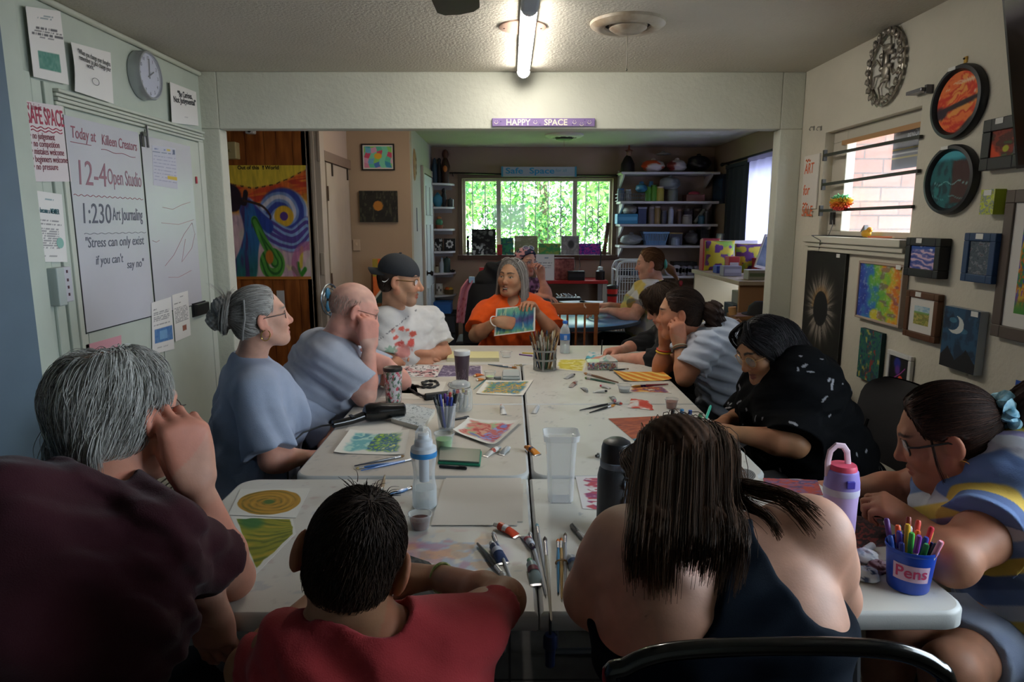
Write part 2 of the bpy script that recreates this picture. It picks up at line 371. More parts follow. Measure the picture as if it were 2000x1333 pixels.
for k,(tx,ty,r,hh,lab)in enumerate(((-2.3,14,1.7,2.7,'leafy green tree seen through the left pane of the back window'),(.9,19.5,2.2,3.3,'large leafy tree seen through the middle pane of the back window'),(3.6,15,1.9,2.9,'dense green tree seen through the right pane of the back window'),(-6.4,22,2.6,3.6,'tree farthest left beyond the lawn outside the back window'),(8.6,23,3.0,3.6,'tree farthest right beyond the lawn outside the back window'),(1.2,29,4.4,3.6,'broad tree behind the others outside the back window'))):
 t=thing('tree',lab,'tree',(tx,ty,-.12),'trees beyond the lawn')
 n=15000;dirs=rs.normal(size=(n,3));dirs/=np.linalg.norm(dirs,axis=1)[:,None];r*=1.18;rad=r*rs.uniform(.45,1.0,n)**.6*(.75+.35*vn(dirs[:,0]*3+k,dirs[:,2]*3,k))
 c=V(tx,ty,hh)+dirs*rad[:,None]*np.array((1.05,.9,1.25));c[:,2]=np.maximum(c[:,2],.35)
 s=rs.uniform(.04,.10,n);a=rs.normal(size=(n,3));a/=np.linalg.norm(a,axis=1)[:,None];b=np.cross(a,rs.normal(size=(n,3)));b/=np.linalg.norm(b,axis=1)[:,None]
 q=np.stack([c-a*s[:,None],c+b*s[:,None]*.5,c+a*s[:,None],c-b*s[:,None]*.5],1).reshape(-1,3)
 cc=mixc(np.broadcast_to(rgb('6c9a4a'),(n,3)),rgb('a6c878'),rs.uniform(0,1,n));cc=mixc(cc,rgb('37683a'),rs.uniform(0,1,n)>.7)
 MB().add(q,np.arange(4*n).reshape(-1,4).tolist(),np.repeat(cc,4,axis=0)).build('crown',VC,t)
 TB([(tx,ty,-.12),(tx+.1,ty,hh*.5),(tx,ty,hh)],[.2,.15,.07],10).build('trunk',M('4d3b2c',.9),t)
 # --- lamps of the room, plus one added out of sight
tl=thing('tube_light','lit white tube lamp mounted along the ceiling above the tables','ceiling light',(.083,3.6,2.40))
BX((.045,2.99,2.415),(.121,4.215,ZC)).build('housing',M('b9bcbf',.4),tl,bevel=.006)
nl=9;ang=np.linspace(PI,2*PI,nl);pr=np.stack([.083+.034*np.cos(ang),np.zeros(nl),2.414+.034*np.sin(ang)],1)
MB().prism(pr+V(0,3.0,0),(0,1.205,0)).build('diffuser',M('ffffff',.5,emit='fdf7ec',es=TUBE),tl)
for y in(2.975,4.203):
 q=pr.copy();q=V(.083,0,2.414)+(q-V(.083,0,2.414))*1.12
 MB().prism(q+V(0,y,0),(0,.022,0)).build('end_cap',M('dfe2e4',.4),tl,label='translucent end cap')
tb=thing('tube_light','ceiling tube lamp of the back room, above the round table behind the opening’s top edge','ceiling light',(-.45,5.6,2.40));BX((-.49,5.05,2.415),(-.41,6.25,ZC)).build('housing',M('b9bcbf',.4),tb,bevel=.006);MB().prism(pr+V(-.533,5.06,0),(0,1.18,0)).build('diffuser',M('ffffff',.5,emit='ffe9cf',es=TUBE*.6),tb)  # unseen lamp, added to lighten the back room walls
for y in(5.03,6.24):MB().prism(V(-.45,y,2.414)+(pr-V(.083,0,2.414))*1.12,(0,.022,0)).build('end_cap',M('dfe2e4',.4),tb)
t2=thing('light_housing','grey unlit lamp housing running on from the near end of the lit tube','ceiling light',(.083,2.4,2.40))
BX((.047,1.75,2.385),(.119,2.965,ZC)).build('housing',M('9aa7b4',.4),t2,bevel=.012)
def portal(name,loc,rot,sx,sy):
 L=bpy.data.lights.new(name,'AREA');L.shape='RECTANGLE';L.size=sx;L.size_y=sy;L.energy=1;L.cycles.is_portal=True
 o=bpy.data.objects.new(name,L);o.location=loc;o.rotation_euler=rot;C.objects.link(o)
portal('window_portal',(.34,YB+.2,1.61),(-PI/2,0,0),1.85,.95)
portal('window_portal',(XR+.17,3.55,1.755),(0,PI/2,0),.6,.95)
portal('window_portal',(XBR+.17,6.45,1.5),(0,PI/2,0),1.25,1.85)
portal('window_portal',(XR+.17,1.275,1.575),(0,PI/2,0),1.15,1.55)
# ------ smooth bodies: distance fields turned into one continuous mesh
class Prim:
 __slots__=('op','k','f','c','R')
 def __init__(s,op,k,f,c,R):s.op,s.k,s.f,s.c,s.R=op,k,f,np.asarray(c,float),R
def cone(a,b,ra,rb,k=.02,op='u'):
 a=np.asarray(a,float);b=np.asarray(b,float);ab=b-a;L2=max(float(ab@ab),1e-9)
 def f(p):
  q=p-a;t=np.clip((q@ab)/L2,0,1);q=q-t[...,None]*ab
  return np.sqrt((q*q).sum(-1))-(ra+(rb-ra)*t)
 return Prim(op,k,f,(a+b)/2,np.sqrt(L2)/2+max(ra,rb))
def ball(c,r,k=.02,op='u'):return cone(c,c,r,r,k,op)
def ellip(c,r,R=None,k=.02,op='u'):
 c=np.asarray(c,float);r=np.asarray(r,float);R=np.eye(3)if R is None else np.asarray(R,float)
 def f(p):
  q=(p-c)@R;k0=np.sqrt(((q/r)**2).sum(-1));k1=np.sqrt(((q/(r*r))**2).sum(-1))
  return k0*(k0-1)/np.maximum(k1,1e-6)
 return Prim(op,k,f,c,r.max())
def flat(c,n,k=.004,op='i'):
 """half space: keeps the side opposite to n"""
 c=np.asarray(c,float);n=nrm(n)
 return Prim(op,k,lambda p:(p-c)@n,c,9.)
def off(pr,d,k=None):
 return Prim(pr.op,pr.k if k is None else k,(lambda p,f=pr.f:f(p)-d),pr.c,pr.R+d)
def cut(pr,*planes):
 """a part of a body cut off by flat ends: (point, outward normal) pairs"""
 pl=[(np.asarray(c,float),nrm(n))for c,n in planes]
 def f(p):
  d=pr.f(p)
  for c,n in pl:d=np.maximum(d,(p-c)@n)
  return d
 return Prim(pr.op,pr.k,f,pr.c,pr.R)
def slab(c,half,R,rad=.01,k=.02,op='u'):
 c=np.asarray(c,float);h=np.asarray(half,float)-rad
 def f(p):
  q=np.abs((p-c)@R)-h
  return np.sqrt((np.maximum(q,0)**2).sum(-1))+np.minimum(q.max(-1),0)-rad
 return Prim(op,k,f,c,np.linalg.norm(half))
def _smin(a,b,k):
 h=np.maximum(k-np.abs(a-b),0)/max(k,1e-9);return np.minimum(a,b)-h*h*k*.25
def _apply(v,d,pr):
 if pr.op=='u':return _smin(v,d,pr.k)
 if pr.op=='s':return-_smin(-v,d,pr.k)
 return-_smin(-v,-d,pr.k)
def field(prims,p):
 v=np.full(p.shape[:-1],1e3)
 for pr in prims:v=_apply(v,pr.f(p),pr)
 return v
def surf(prims,h,disp=None,dmax=.0):
 """surface nets over the blocks that hold the surface; returns vertices, quads"""
 B=8;us=[q for q in prims if q.op=='u']
 lo=np.min([q.c-q.R for q in us],axis=0)-2*h-dmax;hi=np.max([q.c+q.R for q in us],axis=0)+2*h+dmax
 n=np.ceil((hi-lo)/(B*h)).astype(int)+1
 I=np.stack(np.meshgrid(*[np.arange(k)for k in n],indexing='ij'),-1).reshape(-1,3)
 Cn=lo+(I+.5)*B*h;Rb=B*h*.87
 D=np.stack([q.f(Cn)for q in prims])
 um=np.array([q.op=='u' for q in prims]);dm=D[um].min(0)
 v=np.full(len(Cn),1e3)
 for q,d in zip(prims,D):v=_apply(v,d,q)
 keep=(np.abs(v)<Rb*1.5+dmax+.01)&(dm<Rb*1.5+dmax+.03)
 I,D,dm=I[keep],D[:,keep],dm[keep]
 g=np.arange(B+1);G=np.stack(np.meshgrid(g,g,g,indexing='ij'),-1).reshape(-1,3)
 nb=len(I);vals=np.full((nb,len(G)),1e3,np.float32)
 base=lo+I*B*h
 for q,d in zip(prims,D):
  if q.op=='u':r=d<dm+2.2*Rb+2*q.k+.01
  elif q.op=='s':r=d<1.3*Rb+2*q.k
  else:r=d>-1.3*Rb-2*q.k
  r=np.nonzero(r)[0]
  if len(r)==0:continue
  p=base[r][:,None,:]+G[None]*h
  vals[r]=_apply(vals[r],q.f(p),q)
 if disp is not None:
  for s in range(0,nb,400):vals[s:s+400]+=disp(base[s:s+400][:,None,:]+G[None]*h)
 vals=vals.reshape(nb,B+1,B+1,B+1)
 off8=[(i,j,k)for i in(0,1)for j in(0,1)for k in(0,1)]
 c8=np.stack([vals[:,i:B+i,j:B+j,k:B+k]for i,j,k in off8],-1)
 neg=c8<0;act=neg.any(-1)&~neg.all(-1)
 bi,x,y,z=np.nonzero(act);cv=c8[bi,x,y,z]
 cell=I[bi]*B+np.stack([x,y,z],-1)
 acc=np.zeros((len(bi),3));cnt=np.zeros(len(bi))
 for a in range(8):
  for b in range(a+1,8):
   if sum(off8[a][t]!=off8[b][t]for t in range(3))!=1:continue
   va,vb=cv[:,a],cv[:,b];m=(va<0)!=(vb<0);t=np.where(m,va/np.where(m,va-vb,1),0)
   pa=np.array(off8[a],float);pb=np.array(off8[b],float)
   acc+=np.where(m[:,None],pa+(pb-pa)*t[:,None],0);cnt+=m
 P=lo+(cell+acc/cnt[:,None])*h
 S=(n*B+4);key=lambda c:(c[:,0]*S[1]+c[:,1])*S[2]+c[:,2]
 K=key(cell);order=np.argsort(K);Ks=K[order]
 faces=[]
 for ax in range(3):
  o=[0,0,0];o[ax]=1;ia,ib=0,off8.index(tuple(o))
  m=np.nonzero((cv[:,ia]<0)!=(cv[:,ib]<0))[0]
  u,w=(ax+1)%3,(ax+2)%3
  cc=[cell[m].copy()for _ in range(4)]
  cc[1][:,u]-=1;cc[2][:,u]-=1;cc[2][:,w]-=1;cc[3][:,w]-=1
  ids=[];ok=np.ones(len(m),bool)
  for c in cc:
   kk=key(c);pos=np.searchsorted(Ks,kk);pos=np.minimum(pos,len(Ks)-1);ok&=Ks[pos]==kk;ids.append(order[pos])
  q=np.stack(ids,1);fl=cv[m,ia]<0
  q[~fl]=q[~fl][:,::-1];faces.append(q[ok])
 Fq=np.concatenate(faces)
 for lam in(.5,-.45):
  s=np.zeros_like(P);c=np.zeros(len(P))
  for a,b in((0,1),(1,2),(2,3),(3,0)):
   for i,j in((a,b),(b,a)):
    c+=np.bincount(Fq[:,i],minlength=len(P));s+=np.stack([np.bincount(Fq[:,i],P[Fq[:,j],t],len(P))for t in range(3)],1)
  P=P+lam*(s/np.maximum(c,1)[:,None]-P)*(c>0)[:,None]
 return P,Fq
def meshobj(name,P,Fq,mat,parent=None,col=None,smooth=True):
 base=wloc(parent)if parent is not None else np.array([(P[:,0].min()+P[:,0].max())/2,(P[:,1].min()+P[:,1].max())/2,P[:,2].min()])
 me=bpy.data.meshes.new(name);k=Fq.shape[1];n=len(Fq)
 me.vertices.add(len(P));me.vertices.foreach_set('co',(P-base).astype(np.float32).ravel())
 me.loops.add(n*k);me.loops.foreach_set('vertex_index',Fq.astype(np.int32).ravel())
 me.polygons.add(n);me.polygons.foreach_set('loop_start',np.arange(0,n*k,k,dtype=np.int32));
 if smooth:me.polygons.foreach_set('use_smooth',np.ones(n,bool))
 if col is not None:
  a=me.color_attributes.new('Col','FLOAT_COLOR','POINT');c=np.ones((len(P),4),np.float32);c[:,:3]=lin(np.clip(col,0,1));a.data.foreach_set('color',c.ravel())
 me.update(calc_edges=True);me.validate()
 o=bpy.data.objects.new(name,me);C.objects.link(o);me.materials.append(mat)
 if parent is not None:o.parent=parent
 else:o.location=base.tolist()
 return o
def sdfobj(name,prims,h,mat,parent=None,colfn=None,disp=None,dmax=0.):
 P,Fq=surf(prims,h,disp,dmax)
 return meshobj(name,P,Fq,mat,parent,None if colfn is None else colfn(P))
def grad(prims,p,e=.003):
 g=np.stack([field(prims,p+e*np.eye(3)[i])-field(prims,p-e*np.eye(3)[i])for i in range(3)],-1)
 return g/np.maximum(np.linalg.norm(g,axis=-1,keepdims=True),1e-9)
def folds(amp,fr=18.,axis=(0,0,1),seed=0,amp2=None):
 """soft cloth wrinkles"""
 ax=nrm(axis);rs=np.random.RandomState(seed);K=[nrm(ax+rs.normal(size=3)*.55)*fr*4.2*rs.uniform(.6,1.5)for _ in range(5)];ph=rs.uniform(0,6.28,5)
 W=[rs.normal(size=3)*7 for _ in range(5)]
 def f(p):
  t=0
  for k,h,w in zip(K,ph,W):
   s=np.sin(p@k+h+1.3*np.sin(p@w+h*2));t=t+np.sign(s)*np.abs(s)**1.3*np.clip(np.sin(p@(w*.6)+h)+.4,0,1.2)
  return amp*1.3*(np.clip(t/1.3,-1,1)*.75-.75)
 return f
 # ------ people
def head_prims(Hc,R,s=1.,nose=1.,jaw=1.,opn=0.,ears=True,fat=0.,brow=1.,earx=1.):
 """one head: Hc = centre at ear height, R columns = right, forward, up"""
 L=lambda*q:Hc+R@(np.array(q)*s)
 def E(c,r,k=.02,op='u',Rl=None):return ellip(L(*c),np.array(r)*s,R if Rl is None else R@Rl,k*s,op)
 def K(a,b,ra,rb,k=.02,op='u'):return cone(L(*a),L(*b),ra*s,rb*s,k*s,op)
 P=[E((0,-.014,.03),(.0745,.097,.086)),E((0,.03,-.03),(.058+fat*.01,.060,.08),.035),E((0,.066,-.099*jaw),(.026+fat*.008,.022,.019),.035)]
 for x in(-1,1):
  P+=[K((x*(.054+fat*.01),0,-.052),(x*.02,.06,-.1*jaw),.019,.014,.035),E((x*.038,.062,-.026),(.024+fat*.006,.022,.024),.03)]
 P+=[K((-.036,.077,.027),(.036,.077,.027),.0115*brow,.0115*brow,.022)]
 for x in(-1,1):P+=[E((x*.033,.101,.006),(.019,.02,.0135),.016,'s')]
 for x in(-1,1):P+=[ball(L(x*.0315,.0735,.005),.0135*s,.003*s),K((x*.020,.083,.0135),(x*.044,.077,.012),.0042,.0036,.005),K((x*.021,.083,-.004),(x*.043,.077,-.004),.0035,.003,.006)]
 P+=[K((0,.084,.016),(0,.104*nose**.3,-.026),.0075,.0105*nose,.012),ball(L(0,.104*nose**.3,-.031),.0115*nose*s,.01*s)]
 for x in(-1,1):P+=[ball(L(x*.0115*nose,.094,-.035),.0082*nose*s,.008*s)]
 lz=-.012*opn
 P+=[K((-.02,.078,-.064),(0,.0885,-.0605),.0045,.0075,.008),K((.02,.078,-.064),(0,.0885,-.0605),.0045,.0075,.008),K((-.018,.077,-.069+lz),(0,.086,-.0735+lz),.0045,.0085,.008),K((.018,.077,-.069+lz),(0,.086,-.0735+lz),.0045,.0085,.008)]
 P+=[K((-.013,.094,-.0672+lz*.5),(.013,.094,-.0672+lz*.5),.0026+.0065*opn,.0026+.0065*opn,.003,'s')]
 if ears:
  for x in(-1,1):
   a=x*.45;Rl=np.array([[math.cos(a),-math.sin(a),0],[math.sin(a),math.cos(a),0],[0,0,1]])
   P+=[E((x*(.081+.012*(earx-1)*3),-.012,-.006),(.0085*earx,.0195*earx,.032*earx),.008,'u',Rl),E((x*(.091+.012*(earx-1)*3),-.004,-.002),(.0085,.011,.018),.007,'s',Rl),ball(L(x*.076,.001,-.034),.0085*s,.008*s)]
 return P
SK=dict(fair='d6a38d',pink='d6a594',tan='c29374',olive='b98768',brown='a17453',ruddy='c4917b')
def head_col(P,col,Hc,R,s,skin,brow='5a4636',lip=None,iris='4a3524',lids=0.,teeth=False,opn=0.,browz=.028,browt=.0042,stub=None):
 q=(P-Hc)@R/s;x,y,z=np.abs(q[:,0]),q[:,1],q[:,2];near=np.linalg.norm(q,axis=1)<.16
 f=near&(y>.05)
 red=rgb(skin)*np.array((1.03,.86,.84))
 blotch=np.exp(-((x-.036)/.024)**2-((z+.028)/.024)**2)*.55+np.exp(-(x/.016)**2-((z+.03)/.014)**2)*.5
 col=mixc(col,red,np.where(f,blotch,0));col=mixc(col,red,np.where(near&(x>.077),.6,0))
 if stub:col=mixc(col,rgb(stub),np.where(f&(z<-.045)&(z>-.13),.45*ss(-.04,-.06,z)*0+.35,0))
 lc=rgb(lip)if lip else rgb(skin)*np.array((.88,.62,.6));lz=-.012*opn
 up=1-ss(.8,1.25,np.sqrt((x/.0235)**2+((z+.0625)/.0058)**2));dn=1-ss(.8,1.25,np.sqrt((x/.0215)**2+((z+.0735-lz)/.0068)**2))
 col=mixc(col,lc,np.where(f&(y>.07),np.maximum(up,dn)*.85,0))
 if opn:
  inn=(x<.016)&(np.abs(z+.0672-lz*.5)<.002+.006*opn)&f&(y>.06);col=mixc(col,rgb('3a1814'),inn*1.)
  if teeth:col=mixc(col,rgb('e8e2d6'),(inn&(z>-.0672+lz*.5))*1.)
 ba=browz+.006*np.sin(np.clip((x-.012)/.04,0,1)*PI*.9);bm=(1-ss(.7,1.3,np.abs(z-ba)/(browt*(1.2-.5*np.clip((x-.012)/.04,0,1)))))*ss(.008,.015,x)*(1-ss(.048,.056,x))
 col=mixc(col,rgb(brow),np.where(f,bm*.9,0))
 ez=z-.005;hgt=.0054*(1-lids*.62);zc=-.0035*lids
 eye=(((x-.0325)/.0135)**2+((ez-zc)/hgt)**2<1)&f;ir=((x-.0325)**2+(ez-zc)**2<.0058**2)&eye
 lash=(np.abs(((x-.0325)/.0145)**2+((ez-zc)/(hgt+.0012))**2-1.05)<.3)&(ez>zc-.001)&f
 col=mixc(col,rgb('c8bfb6'),eye*.9);col=mixc(col,rgb(iris),ir*1.);col=mixc(col,rgb('0c0806'),(((x-.0325)**2+(ez-zc)**2<.0026**2)&eye)*1.);col=mixc(col,rgb('2a1c16'),lash*.8)
 return col
def hand_prims(W,d,n,side,curl=(.3,.35,.4,.5),thumb=(.5,.3),s=1.,spread=.06,tcurl=.3):
 """wrist W, d towards the knuckles, n out of the palm, side = towards the thumb"""
 d=nrm(d);n=nrm(np.asarray(n)-d*np.dot(n,d));t=nrm(np.asarray(side)-d*np.dot(side,d)-n*np.dot(side,n))
 P=[];xs=(.030,.010,-.011,-.030);ls=((.042,.026,.021),(.046,.029,.022),(.043,.027,.021),(.033,.021,.019));L0=(.092,.095,.090,.082)
 if np.ndim(curl)==1:curl=[(c,c*1.15,c*.7)for c in curl]
 for i in range(4):
  kx=W+t*xs[i]*.72*s;kn=W+(d*L0[i]+t*xs[i])*s-n*.002*s
  P.append(cone(kx,kn,.0135*s,.0105*s,.018*s))
  p=kn;a=0;dd=nrm(d+t*(xs[i]*spread/.03));r=.0095*s*(1 if i!=3 else.86)
  for j in range(3):
   a+=curl[i][j];v=dd*math.cos(a)+n*math.sin(a);q=p+v*ls[i][j]*s
   P.append(cone(p,q,r,r*.9,.004*s));p=q;r*=.9
 P.append(ellip(W+(d*.05+n*.006)*s,np.array((.040,.052,.0155))*s,np.stack([t,d,-n],1),.02*s))
 b0=W+(d*.018+t*.022+n*.006)*s;dv=nrm(d*math.cos(thumb[0])+t*math.sin(thumb[0])+n*thumb[1])
 k1=b0+dv*.040*s;P.append(cone(b0,k1,.0155*s,.0115*s,.014*s))
 a=tcurl;dv2=nrm(dv*math.cos(a)+n*math.sin(a)*.7+(d-t)*math.sin(a)*.5);k2=k1+dv2*.032*s;P.append(cone(k1,k2,.0108*s,.0098*s,.004*s))
 dv3=nrm(dv2*math.cos(a)+n*math.sin(a)*.7+(d-t)*math.sin(a)*.4);P.append(cone(k2,k2+dv3*.024*s,.0098*s,.008*s,.004*s))
 return P
def arm_prims(S,E,W,r=1.,rw=1.):
 """upper arm, elbow and forearm"""
 S,E,W=(np.asarray(q,float)for q in(S,E,W));m=S+(E-S)*.45;f=E+(W-E)*.28
 return[cone(S,m,.056*r,.052*r,.03),cone(m,E,.052*r,.041*r,.03),ball(E,.041*r,.02),cone(E,f,.040*r,.044*r,.025),cone(f,W,.044*r,.027*rw,.025)]
def band(c,lat,w,r,k=.04):
 lat=nrm(lat);e=lat*max(w-r,.001);return cone(np.asarray(c)-e,np.asarray(c)+e,r,r,k)
def leg_prims(H,K,A,r=1.):
 H,K,A=(np.asarray(q,float)for q in(H,K,A));c=K+(A-K)*.3;fd=nrm(np.array((K-H)*np.array((1,1,0))))
 return[cone(H,K,.088*r,.062*r,.04),cone(K,c,.06*r,.057*r,.03),cone(c,A,.057*r,.038,.03)],[cone(A-V(0,0,.02),A+fd*.15-V(0,0,.045),.042,.034,.03)]
def flow_strands(name,base,seeds,flow,mat,parent,colfn,L=.06,seg=6,lift=(.001,.007),r=.0011,jit=.25,fall=.0,seed=0,tip=.25,Lvar=.35,free=0.,clump=None):
 """hair: tapering strands that start on the scalp, run along flow(p) and hug the surface of base at a small height"""
 rs=np.random.RandomState(seed);n=len(seeds);p=seeds.copy();lv=rs.uniform(*lift,n);st=L/seg*rs.uniform(1-Lvar,1+Lvar,n)
 jn=rs.normal(size=(n,3))*jit;pts=[]
 for i in range(seg+1):
  g=grad(base,p);d0=field(base,p);t=i/seg
  target=lv*(.3+.7*min(1,t*2.5))if i else lv*.1
  mv=(target-d0)*(1-free*t);p=p+g*mv[:,None];pts.append(p.copy())
  f=flow(p)+jn*(.4+.6*t);f[:,2]-=fall;f=f-g*(f*g).sum(1)[:,None]*(1-free*t);f/=np.maximum(np.linalg.norm(f,axis=1),1e-9)[:,None]
  p=p+f*st[:,None]
 tubes(name,np.stack(pts,1),r*np.linspace(1,tip,seg+1),mat,parent,colfn(seeds,rs))
def tubes(name,Pt,rad,mat,parent,col):
 """many thin three-sided tapering strands in one mesh; Pt (n, k, 3)"""
 n,k,_=Pt.shape;T=np.gradient(Pt,axis=1);T/=np.maximum(np.linalg.norm(T,axis=2,keepdims=True),1e-9)
 a=np.cross(T,np.array((.31,.52,.79)));a/=np.maximum(np.linalg.norm(a,axis=2,keepdims=True),1e-9);b=np.cross(T,a)
 rad=np.broadcast_to(rad,(n,k))[...,None,None]
 ang=np.arange(3)*2*PI/3;ring=Pt[:,:,None,:]+rad*(np.cos(ang)[:,None]*a[:,:,None,:]+np.sin(ang)[:,None]*b[:,:,None,:])
 idx=np.arange(n*k*3).reshape(n,k,3);F=[]
 for j in range(3):
  j2=(j+1)%3;F.append(np.stack([idx[:,:-1,j],idx[:,:-1,j2],idx[:,1:,j2],idx[:,1:,j]],-1).reshape(-1,4))
 c=np.repeat(col,k*3,axis=0)if col.ndim==2 else np.repeat(col.reshape(-1,3),3,axis=0)
 return meshobj(name,ring.reshape(-1,3),np.concatenate(F),mat,parent,c)
def scalp_points(Hc,R,s,keep,n,seed=0,r=(.0745,.097,.086),c=(0,-.014,.03)):
 """random points on the skull where keep(q) holds, q in head coordinates"""
 rs=np.random.RandomState(seed);d=rs.normal(size=(n*4,3));d/=np.linalg.norm(d,axis=1)[:,None]
 q=d*np.array(r)+np.array(c);q=q[keep(q)][:n];return Hc+(q*s)@R.T
def streak(base,dark,light,amt=.5):
 b,d,l=rgb(base),rgb(dark),rgb(light)
 def f(p,rs):
  n=len(p);u=rs.uniform(0,1,n);v=vn(p[:,0]*60+p[:,2]*45,p[:,1]*60,3)
  c=mixc(np.broadcast_to(b,(n,3)),d,(v>.55)*amt*rs.uniform(.4,1,n));return mixc(c,l,(u>.72)*amt*rs.uniform(.3,1,n))
 return f
def hair_surface_col(streakfn,base,dark,light,pole,Hc,R):
 """colour of the hair under the strands: fine streaks running away from a pole"""
 b,d,l=rgb(base),rgb(dark),rgb(light)
 def f(P):
  q=(P-Hc)@R-np.asarray(pole);a=np.arctan2(q[:,0],q[:,2]*.6+q[:,1]*.8);rr=np.linalg.norm(q,axis=1)
  v=vn(a*38,rr*14,5)*.6+vn(a*90,rr*25,9)*.4
  c=mixc(np.broadcast_to(b,(len(P),3)),d,ss(.55,.75,v)*.9);return mixc(c,l,ss(.42,.25,v)*.8)
 return f
HAIR=M('vcol',.62,spec=.2)
def glasses(parent,Hc,R,s,rim='2a1f1a',rnd=1.,rr=.0011,rx=.024,rz=.0195,temple=None,lens='f6faff',half=False,y=.094,z=.002,metal=0.):
 """spectacles worn on the head: two rims, bridge, temples and two lenses"""
 L=lambda*q:Hc+R@(np.array(q)*s);m=MB()
 for x in(-1,1):
  th=np.linspace(0,2*PI,25);e=2/(2+rnd*0)
  cx,sz=np.cos(th),np.sin(th);pw=.75 if rnd<1 else 1.
  px=np.sign(cx)*np.abs(cx)**pw*rx;pz=np.sign(sz)*np.abs(sz)**pw*rz
  pts=[L(x*.0335+a,y-abs(x*.0335+a)*.18-.002,z+b)for a,b in zip(px,pz)]
  m.tube(pts,rr*s,6)
  m.tube([L(x*(.0335+rx),y-.012,z+.006),L(x*.071,y-.016,z+.008),L(x*.079,.06,z+.007),L(x*.0815,.0,z+.006),L(x*.081,-.02,z-.004)],rr*1.05*s,6)
 m.tube([L(-.0335+rx,y-.004,z+.004),L(0,y+.001,z+.007),L(.0335-rx,y-.004,z+.004)],rr*s,6)
 g=m.build('glasses',M(rim,.35,metal),parent)
 for x in(-1,1):
  th=np.linspace(0,2*PI,17)[:-1];ln=MB();ln.prism([L(x*.0335+math.cos(t)*rx*.97,y-abs(x*.0335+math.cos(t)*rx*.97)*.18-.0025,z+math.sin(t)*rz*.97)for t in th],R@V(0,.001,0))
  ln.build('lens',GLASS(lens,.93,.02),g)
 return g
def headframe(fwd,up=(0,0,1),roll=0.):
 f=nrm(fwd);r=nrm(np.cross(f,up));u=np.cross(r,f);c,s=math.cos(roll),math.sin(roll)
 return np.stack([r*c+u*s,f,u*c-r*s],1)
def face_dir(az,el=0.):
 """az in degrees, 0 = towards the back window (+Y), 90 = right (+X); el up"""
 a,e=math.radians(az),math.radians(el);return V(math.sin(a)*math.cos(e),math.cos(a)*math.cos(e),math.sin(e))
